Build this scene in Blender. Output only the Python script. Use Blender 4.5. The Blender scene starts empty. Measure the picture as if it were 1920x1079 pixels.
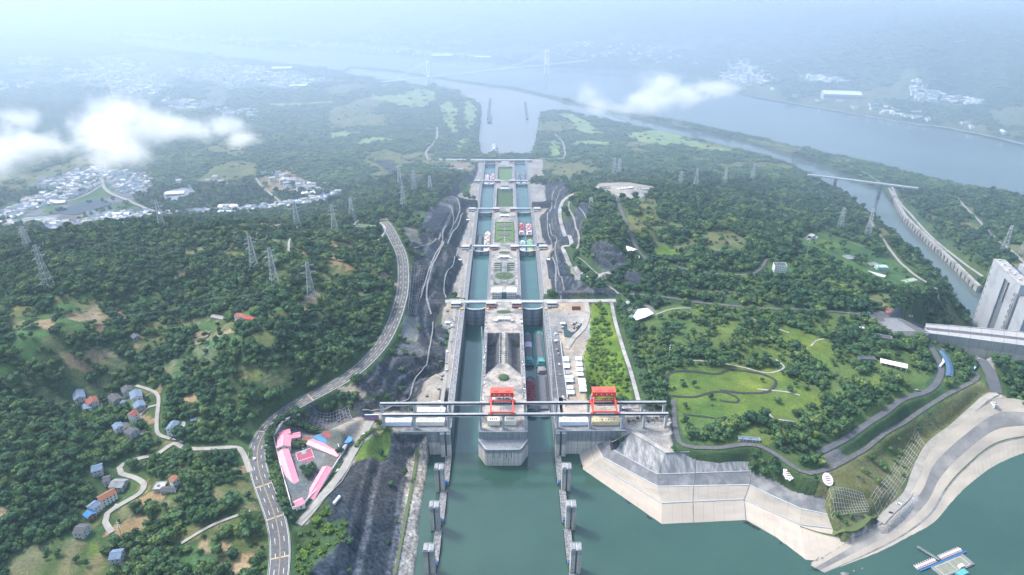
import bpy, bmesh, math, random
import numpy as np
from mathutils import Vector, Matrix, noise as mnoise
from mathutils.geometry import delaunay_2d_cdt
rnd = random.Random(7)
rng = np.random.default_rng(7)
sc = bpy.context.scene
COL = sc.collection
R = math.radians

# ---------------------------------------------------------------- camera
CAMX, CAMZ, PITCH, YAW, FPX = 5.5, 564.0, 26.5, -0.45, 1280.0
cd = bpy.data.cameras.new('camera'); cam = bpy.data.objects.new('camera', cd); COL.objects.link(cam)
cd.sensor_width = 36; cd.lens = 36 * FPX / 1920; cd.clip_start = 1; cd.clip_end = 60000
cam.location = (CAMX, 0, CAMZ); cam.rotation_euler = (R(90 - PITCH), 0, R(YAW))
sc.camera = cam
# ---------------------------------------------------------------- sky, sun, exposure
SUN_EL, SUN_AZ = 50, -60          # azimuth measured from +Y towards +X
w = bpy.data.worlds.new('World'); sc.world = w; w.use_nodes = True
nt = w.node_tree; nt.nodes.clear()
sky = nt.nodes.new('ShaderNodeTexSky'); sky.sky_type = 'NISHITA'; sky.sun_disc = False
sky.sun_elevation = R(SUN_EL); sky.sun_rotation = R(SUN_AZ); sky.air_density = 1.3; sky.dust_density = 3.2; sky.ozone_density = 1.2
bg = nt.nodes.new('ShaderNodeBackground'); bg.inputs[1].default_value = 0.15
wo = nt.nodes.new('ShaderNodeOutputWorld')
nt.links.new(sky.outputs[0], bg.inputs[0]); nt.links.new(bg.outputs[0], wo.inputs[0])
sl = bpy.data.lights.new('sun', 'SUN'); sl.energy = 1.9; sl.angle = R(13); sl.color = (1.0, 0.98, 0.95)
sun = bpy.data.objects.new('sun', sl); COL.objects.link(sun)
sd = Vector((math.sin(R(SUN_AZ)) * math.cos(R(SUN_EL)), math.cos(R(SUN_AZ)) * math.cos(R(SUN_EL)), math.sin(R(SUN_EL))))
sun.rotation_euler = sd.to_track_quat('Z', 'Y').to_euler()
sun.location = (0, 0, 900)
sc.view_settings.view_transform = 'Standard'; sc.view_settings.look = 'None'
sc.view_settings.gamma = 1; sc.view_settings.use_curve_mapping = False
sc.view_settings.exposure = 1.3
sc.cycles.volume_bounces = 4; sc.cycles.max_bounces = 8; sc.cycles.volume_step_rate = 1.0
sc.cycles.use_denoising = True

# ---------------------------------------------------------------- projection helpers (photo pixel -> place)
cp_, sp_ = math.cos(R(PITCH)), math.sin(R(PITCH)); cy_, sy_ = math.cos(R(YAW)), math.sin(R(YAW))
def ray(px, py):
    u = (px - 960) / FPX; v = (539.5 - py) / FPX
    x, y, z = u, cp_ + v * sp_, -sp_ + v * cp_
    return (x * cy_ - y * sy_, x * sy_ + y * cy_, z)
def P(px, py, z=0.0):
    d = ray(px, py); t = (z - CAMZ) / d[2]
    return (CAMX + d[0] * t, d[1] * t, z)
def PP(pts, z): return [P(a, b, z)[:2] for a, b in pts]

# ---------------------------------------------------------------- object helpers
def tag(o, label=None, cat=None, group=None, kind=None):
    if label: o['label'] = label
    if cat: o['category'] = cat
    if group: o['group'] = group
    if kind: o['kind'] = kind
    return o
def empty(name, loc=(0, 0, 0), rz=0.0, label=None, cat=None, group=None):
    o = bpy.data.objects.new(name, None); COL.objects.link(o); o.location = loc; o.rotation_euler = (0, 0, rz)
    o.empty_display_size = 1
    return tag(o, label, cat, group)
def dup(root, loc, rz=None, label=None, scale=None):
    r = root.copy(); COL.objects.link(r); r.location = loc
    if rz is not None: r.rotation_euler = (0, 0, rz)
    if scale: r.scale = scale
    if label: r['label'] = label
    for ch in list(root.children):
        c = ch.copy(); COL.objects.link(c); c.parent = r
        for g in list(ch.children):
            d = g.copy(); COL.objects.link(d); d.parent = c
    return r
class MB:
    """collects faces, builds one mesh object"""
    def __init__(s): s.v = []; s.f = []
    def add(s, vs, fs):
        n = len(s.v); s.v += [tuple(p) for p in vs]; s.f += [tuple(i + n for i in f) for f in fs]; return s
    def box(s, x0, x1, y0, y1, z0, z1):
        return s.add([(x0,y0,z0),(x1,y0,z0),(x1,y1,z0),(x0,y1,z0),(x0,y0,z1),(x1,y0,z1),(x1,y1,z1),(x0,y1,z1)],
                     [(0,3,2,1),(4,5,6,7),(0,1,5,4),(1,2,6,5),(2,3,7,6),(3,0,4,7)])
    def obox(s, c, ux, hx, hy, z0, z1):
        """box about centre c with x-axis direction ux"""
        ux = Vector((ux[0], ux[1])).normalized(); uy = Vector((-ux.y, ux.x)); q = []
        for z in (z0, z1):
            for a, b in ((-1,-1),(1,-1),(1,1),(-1,1)):
                p = Vector((c[0], c[1])) + ux * hx * a + uy * hy * b; q.append((p.x, p.y, z))
        return s.add(q, [(0,3,2,1),(4,5,6,7),(0,1,5,4),(1,2,6,5),(2,3,7,6),(3,0,4,7)])
    def prism(s, pts, z0, z1, top=True, bottom=False):
        n = len(pts)
        a = sum(pts[i][0]*pts[(i+1)%n][1]-pts[(i+1)%n][0]*pts[i][1] for i in range(n))
        if a < 0: pts = pts[::-1]
        f0 = z0 if callable(z0) else (lambda x, y: z0); f1 = z1 if callable(z1) else (lambda x, y: z1)
        vs = [(p[0], p[1], f0(p[0],p[1])) for p in pts] + [(p[0], p[1], f1(p[0],p[1])) for p in pts]
        fs = [(i, (i+1)%n, n+(i+1)%n, n+i) for i in range(n)]
        if top: fs.append(tuple(range(n, 2*n)))
        if bottom: fs.append(tuple(range(n-1, -1, -1)))
        return s.add(vs, fs)
    def bar(s, a, b, r, n=4, r2=None):
        a = Vector(a); b = Vector(b); d = b - a
        if d.length < 1e-6: return s
        q = d.to_track_quat('Z', 'Y'); r2 = r if r2 is None else r2; vs = []
        for k, (p, rr) in enumerate(((a, r), (b, r2))):
            for i in range(n):
                t = 2*math.pi*(i+.5)/n; vs.append(p + q @ Vector((rr*math.cos(t), rr*math.sin(t), 0)))
        fs = [(i, (i+1)%n, n+(i+1)%n, n+i) for i in range(n)] + [tuple(range(n-1,-1,-1)), tuple(range(n, 2*n))]
        return s.add(vs, fs)
    def loft(s, rows, close=False):
        m = len(rows[0]); vs = [p for r in rows for p in r]; fs = []
        for i in range(len(rows)-1):
            for j in range(m if close else m-1):
                k = (j+1) % m; fs.append((i*m+j, i*m+k, (i+1)*m+k, (i+1)*m+j))
        return s.add(vs, fs)
    def gable(s, hx, hy, z0, z1, over=0.4, t=0.25):
        """gable roof, ridge along x"""
        X, Y = hx+over, hy+over
        return s.add([(-X,-Y,z0),(X,-Y,z0),(X,0,z1),(-X,0,z1),(-X,Y,z0),(X,Y,z0),
                      (-X,-Y,z0-t),(X,-Y,z0-t),(X,0,z1-t),(-X,0,z1-t),(-X,Y,z0-t),(X,Y,z0-t)],
                     [(0,1,2,3),(3,2,5,4),(7,6,9,8),(8,9,10,11),(0,6,7,1),(4,5,11,10),(1,7,8,2),(2,8,11,5),(0,3,9,6),(3,4,10,9)])
    def build(s, name, mat, parent=None, smooth=False):
        me = bpy.data.meshes.new(name); me.from_pydata(s.v, [], s.f)
        me.validate(); me.update()
        if mat: me.materials.append(mat)
        if smooth: me.polygons.foreach_set('use_smooth', [True]*len(me.polygons))
        o = bpy.data.objects.new(name, me); COL.objects.link(o)
        if parent: o.parent = parent
        return o
def share(name, mesh_obj, parent=None, loc=(0,0,0), rz=0):
    o = bpy.data.objects.new(name, mesh_obj.data); COL.objects.link(o); o.location = loc; o.rotation_euler = (0,0,rz)
    if parent: o.parent = parent
    return o

# ---------------------------------------------------------------- materials
MATS = {}
def mat(name, c, c2=None, scale=0.2, rough=0.85, bump=0.0, bscale=None, metal=0.0, detail=6, c3=None, s3=0.03, spec=0.4, contrast=(0.35, 0.65), stretch=None):
    """noise-mottled material; scale is 1/metres in the place's own coordinates"""
    if name in MATS: return MATS[name]
    m = bpy.data.materials.new(name); m.use_nodes = True; MATS[name] = m
    t = m.node_tree; n = t.nodes; L = t.links.new
    b = n['Principled BSDF']; b.inputs['Roughness'].default_value = rough; b.inputs['Metallic'].default_value = metal
    b.inputs['Specular IOR Level'].default_value = spec
    c2 = c2 or tuple(k*0.72 for k in c)
    geo = n.new('ShaderNodeNewGeometry'); vec = geo.outputs['Position']
    if stretch:
        mp = n.new('ShaderNodeMapping'); mp.inputs['Scale'].default_value = stretch; L(vec, mp.inputs[0]); vec = mp.outputs[0]
    nz = n.new('ShaderNodeTexNoise'); nz.inputs['Scale'].default_value = scale; nz.inputs['Detail'].default_value = detail; nz.inputs['Roughness'].default_value = .62
    L(vec, nz.inputs['Vector'])
    rp = n.new('ShaderNodeValToRGB'); rp.color_ramp.elements[0].position = contrast[0]; rp.color_ramp.elements[1].position = contrast[1]
    rp.color_ramp.elements[0].color = (*c2, 1); rp.color_ramp.elements[1].color = (*c, 1)
    L(nz.outputs[0], rp.inputs[0]); out = rp.outputs[0]
    if c3:
        n2 = n.new('ShaderNodeTexNoise'); n2.inputs['Scale'].default_value = s3; n2.inputs['Detail'].default_value = 5; L(vec, n2.inputs['Vector'])
        r2 = n.new('ShaderNodeValToRGB'); r2.color_ramp.elements[0].position = .5; r2.color_ramp.elements[1].position = .66
        r2.color_ramp.elements[0].color = (0,0,0,1); r2.color_ramp.elements[1].color = (1,1,1,1); L(n2.outputs[0], r2.inputs[0])
        mx = n.new('ShaderNodeMix'); mx.data_type = 'RGBA'; L(r2.outputs[0], mx.inputs[0]); L(out, mx.inputs[6]); mx.inputs[7].default_value = (*c3, 1); out = mx.outputs[2]
    L(out, b.inputs['Base Color'])
    if bump:
        nb = n.new('ShaderNodeTexNoise'); nb.inputs['Scale'].default_value = bscale or scale*4; nb.inputs['Detail'].default_value = 8; L(geo.outputs['Position'], nb.inputs['Vector'])
        bp = n.new('ShaderNodeBump'); bp.inputs['Strength'].default_value = min(1, bump); bp.inputs['Distance'].default_value = max(1, bump); L(nb.outputs[0], bp.inputs['Height']); L(bp.outputs[0], b.inputs['Normal'])
    return m
CONC = mat('pale_concrete', (.40,.385,.36), (.27,.265,.26), .12, c3=(.19,.19,.19), s3=.045, bump=.3, bscale=1.5)
CONC_D = mat('weathered_concrete', (.25,.255,.26), (.16,.165,.175), .18, c3=(.11,.115,.12), s3=.06, bump=.3, bscale=1.2)
CONC_B = mat('beam_concrete', (.46,.49,.51), (.36,.39,.41), .15)
WALLW = mat('white_wall', (.72,.71,.68), (.55,.55,.54), .25)
WALLG = mat('grey_render', (.46,.455,.45), (.34,.34,.34), .25)
ROOFB = mat('blue_grey_roof', (.14,.20,.29), (.10,.15,.22), .3)
ROOFD = mat('dark_tile_roof', (.085,.09,.10), (.055,.06,.07), .4)
ROOFR = mat('red_tile_roof', (.30,.085,.06), (.2,.055,.045), .4)
ROOFO = mat('brown_red_roof', (.26,.11,.06), (.18,.07,.04), .4)
PINK = mat('pink_steel_roof', (.82,.27,.34), (.70,.22,.29), .15, rough=.5)
GLASS = mat('dark_window_glass', (.035,.045,.055), (.025,.03,.04), .5, rough=.15, spec=.6)
ASPH = mat('asphalt', (.098,.10,.105), (.07,.073,.078), .12, bump=.1, c3=(.125,.125,.128), s3=.3)
ASPH_D = mat('dark_asphalt', (.095,.10,.11), (.07,.075,.085), .08)
PAINTW = mat('white_paint', (.75,.75,.74), (.62,.62,.61), .5)
PAINTY = mat('yellow_paint', (.46,.36,.20), (.34,.28,.17), .8)
RED = mat('crane_red_paint', (.72,.055,.03), (.6,.045,.03), .15, rough=.5)
REDL = mat('lighter_red_paint', (.85,.11,.075), (.72,.085,.055), .2, rough=.5)  # lighter red of legs and roof; the roof's sunlit tone is in the colour
STEEL = mat('galvanised_steel', (.42,.43,.44), (.33,.34,.35), .5, rough=.5, metal=.3)
YEL = mat('yellow_machine_paint', (.75,.42,.04), (.6,.33,.04), .5)
DIRT = mat('sandy_dirt', (.38,.34,.29), (.27,.25,.225), .07, c3=(.17,.17,.17), s3=.05, bump=.3)
BARE = mat('bare_track', (.31,.295,.265), (.22,.215,.195), .1)
WHITE = mat('white_sheet', (.78,.79,.80), (.66,.68,.70), .3, rough=.5)
BLACK = mat('black_rubber', (.03,.03,.032), (.02,.02,.022), 1)
# ================================================================ terrain
CTRL = """0,1079,42 100,1060,38 230,1040,30 330,1060,34 200,930,34 300,900,45 330,840,45 230,790,42 150,740,38 90,870,55 20,960,50
460,700,78 520,600,105 515,530,112 475,500,112 580,450,95 640,440,80 700,480,72 90,540,105 0,560,95 250,432,106 300,438,106 420,436,98 520,438,88 100,452,100 0,460,96 0,450,55 50,446,50 150,438,40 250,424,45 350,424,40 450,422,35 550,420,25 620,412,10
400,600,78 250,650,70 100,650,88 0,700,85 300,710,55 400,790,55 420,900,50 450,1000,44 520,1079,41 600,650,78 640,560,84 330,560,80 180,560,96 60,800,60
540,970,42 490,870,44 480,810,46 530,765,50 620,715,54 700,680,58 745,600,62 762,510,64 735,430,62 690,440,60
640,415,52 720,400,40 780,430,40 800,400,34 770,360,-5 700,340,-35 640,380,-35 810,330,-20 850,350,-12
720,290,-50 640,250,-58 780,260,-55 860,280,-62 830,310,-35 870,230,-68 800,200,-66 700,200,-64 600,200,-60 560,150,-70 400,200,-60 200,250,-56 60,250,-60
30,400,-62 160,400,-64 300,390,-62 450,390,-60 580,390,-56 600,330,-50 480,320,-30 380,300,-40 250,330,-60 60,330,-62 120,300,-60 500,260,-45 330,230,-50 100,200,-40 200,180,-55
300,150,-70 450,170,-70 100,140,-60 20,130,-50 200,120,-60 350,110,-74 550,130,-76
90,60,-40 200,55,-60 400,60,-60 560,75,-70 700,80,-70 850,95,-72 1000,110,-70 1150,120,-70 1290,130,-70
20,20,20 200,10,30 400,15,60 600,20,80 800,30,70 1000,30,90 1200,40,120 1000,70,0 1250,80,20 700,50,-20 500,40,0
1400,150,-60 1500,170,-60 1650,200,-60 1800,225,-60 1910,245,-60 1400,110,-10 1500,100,30 1600,110,60 1750,130,60 1900,150,50 1400,50,110 1600,50,160 1800,60,190 1900,60,190 1910,10,230 1600,10,220 1300,10,170 1800,180,-40 1600,160,-40
1080,230,-66 1180,250,-66 1300,270,-60 1400,300,-58 1480,330,-50 1050,270,-62 1100,300,-40 1200,300,-40 1300,320,-35 1400,350,-25 1500,380,-30 1560,410,-20 1600,450,-18 1640,500,-2 1690,540,15 1740,590,32
1030,330,-45 1060,350,0 1040,400,18 1075,385,38 1110,360,52 1150,350,58 1200,360,58 1180,420,70 1130,420,66 1120,470,62 1190,460,68 1200,500,58 1100,500,38 1060,480,30 1080,520,36 1140,520,42 1160,545,40
1280,380,48 1350,400,40 1450,420,25 1300,450,62 1400,460,58 1350,500,58 1460,500,52 1550,470,26 1600,500,22 1500,540,50 1250,530,52 1300,550,44 1620,560,40 1700,560,36 1550,590,42
1130,600,38 1110,700,38 1180,700,39 1220,600,40 1230,680,44 1300,620,44 1300,700,43 1300,760,43 1400,620,45 1400,700,42 1500,650,44 1500,720,46 1600,650,42 1600,720,44 1700,700,40 1690,650,38 1400,790,44 1500,810,42 1280,820,38 1550,850,38 1580,880,35
1650,800,34 1700,760,36 1800,700,36 1850,720,36 1740,650,36 1830,640,36 1900,720,34 1590,610,40 1700,830,14 1780,800,12 1850,780,14 1800,750,28 1650,880,12 1640,840,22
1600,370,-60 1750,400,-55 1850,420,-48 1900,480,-40 1800,450,-55 1700,350,-70 1900,400,-60 1880,520,-35
650,800,36 700,850,36 620,900,38 560,900,42 600,980,36 640,780,38 600,830,39 560,980,42 580,1060,38 700,790,36 660,760,38
740,700,40 780,680,38 720,640,48 800,620,34 800,550,38 790,480,44 830,430,24"""
ctl = [tuple(map(float, s.split(','))) for s in CTRL.split()]
cw = np.array([P(a, b, c) for a, b, c in ctl])
extra = [(-9000,12000,250),(0,12000,280),(9000,12000,320),(-9000,4000,60),(9000,4000,300),(-3000,2000,20),(3500,1500,-20),(-700,300,50),(1500,300,60),(-2500,500,60),(3000,500,60),
         (-6000,8000,120),(6000,9000,330),(0,9000,220),(-250,420,38),(400,200,-20),(0,9000,240)]
cw = np.vstack([cw, np.array(extra, float)])
_, ui = np.unique(np.round(cw[:, :2]), axis=0, return_index=True); cw = cw[ui]
def phi(d2, c): return -np.sqrt(d2 + c)
c2_ = (25 + 0.02*cw[:,1])**2
D2 = ((cw[:,None,0]-cw[None,:,0])**2 + (cw[:,None,1]-cw[None,:,1])**2)
A = phi(D2, c2_[None,:]); mean_z = cw[:,2].mean()
wts = np.linalg.solve(A + np.eye(len(cw))*-1.0, cw[:,2]-mean_z)
def spaced(segs):
    out = [segs[0][0]]
    for a, b, s0, s1 in segs:
        x = a
        while x < b - 1e-6:
            s = s0 + (s1-s0)*((x-a)/(b-a)); x = min(b, x+s); out.append(x)
    return np.array(out)
ys = spaced([(380,1150,3.2,3.6),(1150,2300,3.6,9),(2300,6000,9,45),(6000,12500,45,250)])
xp = spaced([(0,620,3.2,3.6),(620,1600,3.6,9),(1600,9000,9,220)])
xs = np.concatenate([-xp[:0:-1], xp])
GX, GY = np.meshgrid(xs, ys); SH = GX.shape
gx, gy = GX.ravel(), GY.ravel()
Z = np.empty(len(gx))
for i in range(0, len(gx), 20000):
    d2 = (gx[i:i+20000,None]-cw[None,:,0])**2 + (gy[i:i+20000,None]-cw[None,:,1])**2
    Z[i:i+20000] = phi(d2, c2_[None,:]) @ wts + mean_z
# ---- value-noise fields
def vnoise(x, y, s, seed):
    r = np.random.default_rng(seed); T = r.random((256,256))
    u = x/s + 1000.3; v = y/s + 1000.7; i = np.floor(u).astype(int); j = np.floor(v).astype(int); fu = u-i; fv = v-j
    fu = fu*fu*(3-2*fu); fv = fv*fv*(3-2*fv); i0 = i & 255; j0 = j & 255; i1 = (i+1) & 255; j1 = (j+1) & 255
    return (T[i0,j0]*(1-fu)+T[i1,j0]*fu)*(1-fv) + (T[i0,j1]*(1-fu)+T[i1,j1]*fu)*fv
def fbm(x, y, s, seed, o=4):
    a = 0; amp = .5; tot = 0
    for k in range(o): a = a + amp*vnoise(x, y, s/2**k, seed+k); tot += amp; amp *= .55
    return a/tot
def smooth(a, b, x): t = np.clip((x-a)/(b-a), 0, 1); return t*t*(3-2*t)
far = smooth(1200, 4000, gy)
hilly = smooth(46, 75, Z)*(1-smooth(700,1400,np.abs(gy-0)-900))
Z = Z + (fbm(gx,gy,150,11)-.5)*(9+33*hilly*1.0+14*far) + (fbm(gx,gy,500,31)-.5)*(60*far)*smooth(-60,60,Z)
# ---- polygon tools
def inside(px, py, poly):
    c = np.zeros(len(px), bool); n = len(poly)
    for i in range(n):
        x0, y0 = poly[i]; x1, y1 = poly[(i+1) % n]
        if y0 == y1: continue
        k = (y0 > py) != (y1 > py)
        c ^= k & (px < (x1-x0)*(py-y0)/(y1-y0)+x0)
    return c
def segdist(px, py, a, b):
    ax, ay = a[0], a[1]; bx, by = b[0], b[1]; dx, dy = bx-ax, by-ay; L2 = dx*dx+dy*dy+1e-9
    t = np.clip(((px-ax)*dx+(py-ay)*dy)/L2, 0, 1)
    return np.hypot(px-(ax+t*dx), py-(ay+t*dy)), t
def near(poly, m):
    q = np.array([p[:2] for p in poly]); x0, y0 = q.min(0)-m; x1, y1 = q.max(0)+m
    i0, i1 = np.searchsorted(xs, [x0, x1]); j0, j1 = np.searchsorted(ys, [y0, y1])
    jj, ii = np.meshgrid(np.arange(j0, j1), np.arange(i0, i1), indexing='ij')
    return (jj*SH[1]+ii).ravel()
def sdist(idx, poly):
    x, y = gx[idx], gy[idx]; d = np.full(len(idx), 1e9)
    for i in range(len(poly)):
        dd, _ = segdist(x, y, poly[i], poly[(i+1) % len(poly)]); d = np.minimum(d, dd)
    d[inside(x, y, poly)] *= -1
    return d
cover = np.zeros(len(gx), np.int8)      # class per vertex
notree = np.zeros(len(gx), bool)
# ---- water bodies (photo outline, level)
c_f = [P(a, b, 36) for a, b in [(1736,625),(1800,633),(1860,641),(1930,650),(2010,660)]]; c_b = [P(a, b, 36) for a, b in [(1736,608),(1800,613),(1860,618),(1930,625),(2010,633)]]
def PPD(pts, z):
    out = []
    for q in pts:
        if q == 'DAM': out += [P(2040,600,z)[:2]]+[p[:2] for p in c_b[:0:-1]]
        else: out.append(P(q[0], q[1], z)[:2])
    return out
WA = PPD([(903,300),(898,262),(903,200),(887,187),(860,173),(820,163),(673,143),(640,137),(657,128),(740,137),(873,157),(973,172),(1073,196),(1140,210),(1280,244),(1380,262),(1480,291),(1547,313),(1583,326),(1657,360),(1697,410),(1763,473),(1837,543),'DAM',(1825,610),(1792,575),(1780,547),(1697,470),(1613,397),(1563,360),(1513,337),(1493,320),(1430,299),(1380,285),(1280,261),(1173,237),(1107,221),(1060,209),(1013,213),(1008,240),(1003,270),(992,300)], -85)
WB = PP([(150,66),(213,70),(400,80),(640,100),(800,108),(923,118),(1023,134),(1273,150),(1413,183),(1587,212),(1803,247),(1960,282),(2100,320),(2100,430),(1920,378),(1713,330),(1580,297),(1447,267),(1280,231),(1140,205),(1073,188),(973,165),(873,152),(740,131),(657,125),(637,134),(400,106),(213,84),(150,80)], -85)
SHORE_R = [(1081,845),(1090,882),(1241,989),(1398,981),(1445,1008),(1518,1060),(1573,1084),(1630,1061),(1707,1028),(1763,997),(1795,955),(1820,920),(1863,880),(1920,853),(1990,832)]
SHORE_L = [(806,846),(803,880),(790,960),(776,1079),(770,1130)]
WC = PP(SHORE_L[::-1] + [(830,846),(830,770),(1055,770),(1050,846)] + SHORE_R + [(2000,1130)], 0)
WC = WC + [(900, 250), (-120, 250)]
WD = [p[:2] for p in c_f[2:]] + PP([(2010,740),(1925,702),(1885,684)], 0)
PADS = []   # (polygon world, z, cover)
def pad(pts, z, cov=3, slope=1.15): PADS.append((PP(pts, z), z, cov, slope))
pad([(900,806),(722,808),(716,786),(700,780),(690,800),(655,870),(645,862),(690,790),(700,772),(779,772),(786,745),(794,717),(814,704),(836,695),(842,652),(844,616),(829,606),(829,593),(834,578),(843,560),(900,560)], 35)
pad([(900,562),(843,560),(855,523),(870,495),(856,478),(857,466),(900,464)], 12)
pad([(900,466),(856,473),(866,450),(874,429),(879,417),(875,399),(876,390),(900,390)], -9)
pad([(920,392),(874,388),(872,378),(858,367),(880,352),(886,343),(920,343)], -32)
pad([(920,345),(886,350),(891,336),(897,320),(898,303),(800,302),(800,298),(920,299)], -52)
pad([(985,806),(1165,809),(1258,850),(1254,790),(1190,762),(1120,760),(1100,750),(1096,665),(1104,640),(1108,600),(1104,566),(985,563)], 35)
pad([(985,562),(1047,560),(1032,533),(1024,491),(1038,478),(1035,460),(985,464)], 12)
pad([(985,466),(1030,466),(1017,447),(1010,413),(1012,404),(1030,392),(985,390)], -9)
pad([(985,392),(1030,392),(1024,380),(1020,348),(985,343)], -32)
pad([(985,345),(1023,344),(1019,321),(1016,299),(985,299)], -52)
wet = np.zeros(len(gx), bool)
for wp, lv, s in ((WA,-85,.9),(WB,-85,.45),(WC,0,.37),(WD,0,.7)):
    idx = near(wp, 140); d = sdist(idx, wp)
    z = Z[idx]; z2 = np.where(d < 0, np.maximum(lv-12, lv-2+d*.8), np.minimum(z, lv+1.5+d*s+np.maximum(0, d-55)*(1.4 if lv < -50 else .6)))
    if wp is WC: z2 = np.where((d > 0) & (gy[idx] < 1000) & (gx[idx] > 100), np.maximum(z2, np.minimum(10, .8+.17*d)), z2)
    if lv < -50: z2 = np.where((d > 0) & (d < 40), np.maximum(z2, lv+1.5), z2)
    rock = (d > 0) & (z2 < z-2) & (d < 45) & (lv > -50)
    Z[idx] = z2; cover[idx[rock & (d < 49)]] = 2
    if wp is WA: fr_ = (gx[idx] > c_f[0][0]-25) & (gy[idx] < np.interp(gx[idx], [p[0] for p in c_f], [p[1] for p in c_f])+8); z2 = np.where(fr_, np.maximum(z, 30), z2); d = np.where(fr_, 50, d)
    wet[idx[d < 0]] = True; cover[idx[d < 2]] = 2; notree[idx[d < 4]] = True
for pp, pz, cov, s in PADS:
    idx = near(pp, 130); d = sdist(idx, pp); z = Z[idx]
    bench = 15.0; per = bench/s + 4.0
    k = np.floor(np.maximum(d, 0)/per); fr = (np.maximum(d, 0)-k*per)
    ramp = pz + k*bench + np.minimum(bench, np.maximum(0, fr-4.0)*s)
    z2 = np.where(d <= 1, pz, np.minimum(z, ramp))
    z2 = np.where((d > 1) & (z < pz), np.maximum(z, pz-d*1.2), z2); z2 = np.where(wet[idx], z, z2)
    inn = d <= 1
    rock = (d > 1) & (z2 < z-1.0) & (pz < 36)
    Z[idx] = z2
    cover[idx[rock]] = 2; cover[idx[inn]] = cov; notree[idx[(d < 3) | rock]] = True
# the lock trench itself (built as structures)
LOCK = [(-67,655),(67,655),(67,2190),(-67,2190)]
idx = near(LOCK, 5); d = sdist(idx, LOCK); Z[idx[d < 0]] = -112; notree[idx[d < 6]] = True
def gz(x, y):
    """terrain height at arrays x, y"""
    x = np.atleast_1d(np.asarray(x, float)); y = np.atleast_1d(np.asarray(y, float))
    i = np.clip(np.searchsorted(xs, x)-1, 0, len(xs)-2); j = np.clip(np.searchsorted(ys, y)-1, 0, len(ys)-2)
    u = np.clip((x-xs[i])/(xs[i+1]-xs[i]), 0, 1); v = np.clip((y-ys[j])/(ys[j+1]-ys[j]), 0, 1); Zg = Z.reshape(SH)
    return (Zg[j,i]*(1-u)+Zg[j,i+1]*u)*(1-v)+(Zg[j+1,i]*(1-u)+Zg[j+1,i+1]*u)*v
def gz1(x, y): return float(gz(x, y)[0])
TT = np.concatenate([np.arange(300, 3200, 2.5), np.arange(3200, 14000, 12)])
def G(px, py):
    """point of the ground seen at a photo pixel"""
    d = np.array(ray(px, py)); d /= np.linalg.norm(d)
    X = CAMX + d[0]*TT; Y = d[1]*TT; ZZ = CAMZ + d[2]*TT
    h = gz(X, Y); below = np.nonzero(ZZ < h)[0]
    k = below[0] if len(below) else len(TT)-1
    if k == 0: return (X[0], Y[0], h[0])
    a0, a1 = ZZ[k-1]-h[k-1], ZZ[k]-h[k]; t = a0/(a0-a1+1e-9); tt = TT[k-1]+(TT[k]-TT[k-1])*min(1,max(0,t))
    x, y = CAMX+d[0]*tt, d[1]*tt
    return (x, y, gz1(x, y))
def GP(pts): return [G(a, b) for a, b in pts]
def parse(s): return [tuple(map(float, q.split(','))) for q in s.split()]
def resample(pts, step):
    out = [np.array(pts[0], float)]
    for a, b in zip(pts[:-1], pts[1:]):
        a = np.array(a, float); b = np.array(b, float); n = max(1, int(round(np.linalg.norm((b-a)[:2])/step)))
        for k in range(1, n+1): out.append(a+(b-a)*k/n)
    return out
def catmull(pts, step):
    """smooth curve through pts (xyz)"""
    p = [np.array(q, float) for q in pts]; p = [2*p[0]-p[1]] + p + [2*p[-1]-p[-2]]; out = []
    for i in range(1, len(p)-2):
        n = max(1, int(np.linalg.norm((p[i+1]-p[i])[:2])/step))
        for k in range(n):
            t = k/n; out.append(.5*((2*p[i])+(-p[i-1]+p[i+1])*t+(2*p[i-1]-5*p[i]+4*p[i+1]-p[i+2])*t*t+(-p[i-1]+3*p[i]-3*p[i+1]+p[i+2])*t**3))
    out.append(p[-2]); return out
def under(r0, r1, drop=1.4):
    """lower the ground beneath a slab surface given by two matching polylines"""
    for a, b, c, d in zip(r0[:-1], r0[1:], r1[:-1], r1[1:]):
        for t3 in ((a, b, d), (a, d, c)):
            idx = near(t3, 1); x, y = gx[idx], gy[idx]; k = inside(x, y, [q[:2] for q in t3]); idx = idx[k]
            if not len(idx): continue
            A3 = np.array([[q[0], q[1], 1] for q in t3]); 
            if abs(np.linalg.det(A3)) < 1e-6: continue
            co = np.linalg.solve(A3, np.array([q[2] for q in t3])); Z[idx] = gx[idx]*co[0]+gy[idx]*co[1]+co[2]-drop; notree[idx] = True; wet[idx] = True
def W3(s, z): return [P(a, b, z) for a, b in [tuple(map(float, q.split(','))) for q in s.split()]]
A_r = W3("1081,846 1090,883 1241,990 1399,982 1453,1014 1513,1062", -1.5)+[P(1590,1024,4)]; B_r = W3("1104,838 1113,868 1241,944 1395,937 1450,962 1500,984", 8.5)+[P(1562,992,9)]
C_r = W3("1117,833 1130,858 1233,913 1405,910 1453,933 1503,955", 14.5)+[P(1556,966,14)]; D_r = W3("1142,822 1147,843 1233,890 1408,884 1460,901 1506,922", 21)+[P(1546,932,21)]
E_r = W3("1183,811 1247,850 1412,845", 35.4); F_r = W3("1147,830 1160,822 1183,811", 34)
for r0, r1 in ((A_r,B_r),(B_r,C_r),(C_r,D_r),(D_r[1:4],E_r),([D_r[0],D_r[1]],[F_r[0],E_r[0]])): under(r0, r1)
U_r = [P(a, b, c) for a, b, c in ((1520,1060,4),(1640,986,7),(1690,948,8),(1722,900,12),(1742,850,17),(1790,803,23),(1868,750,33),(1935,752,33),(2000,752,33))]
S_r = [P(a, b+3.5, -2.5) for a, b in ((1562,1080),(1640,1058),(1707,1028),(1763,997),(1795,957),(1822,921),(1863,883),(1925,853),(2000,832))]
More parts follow.
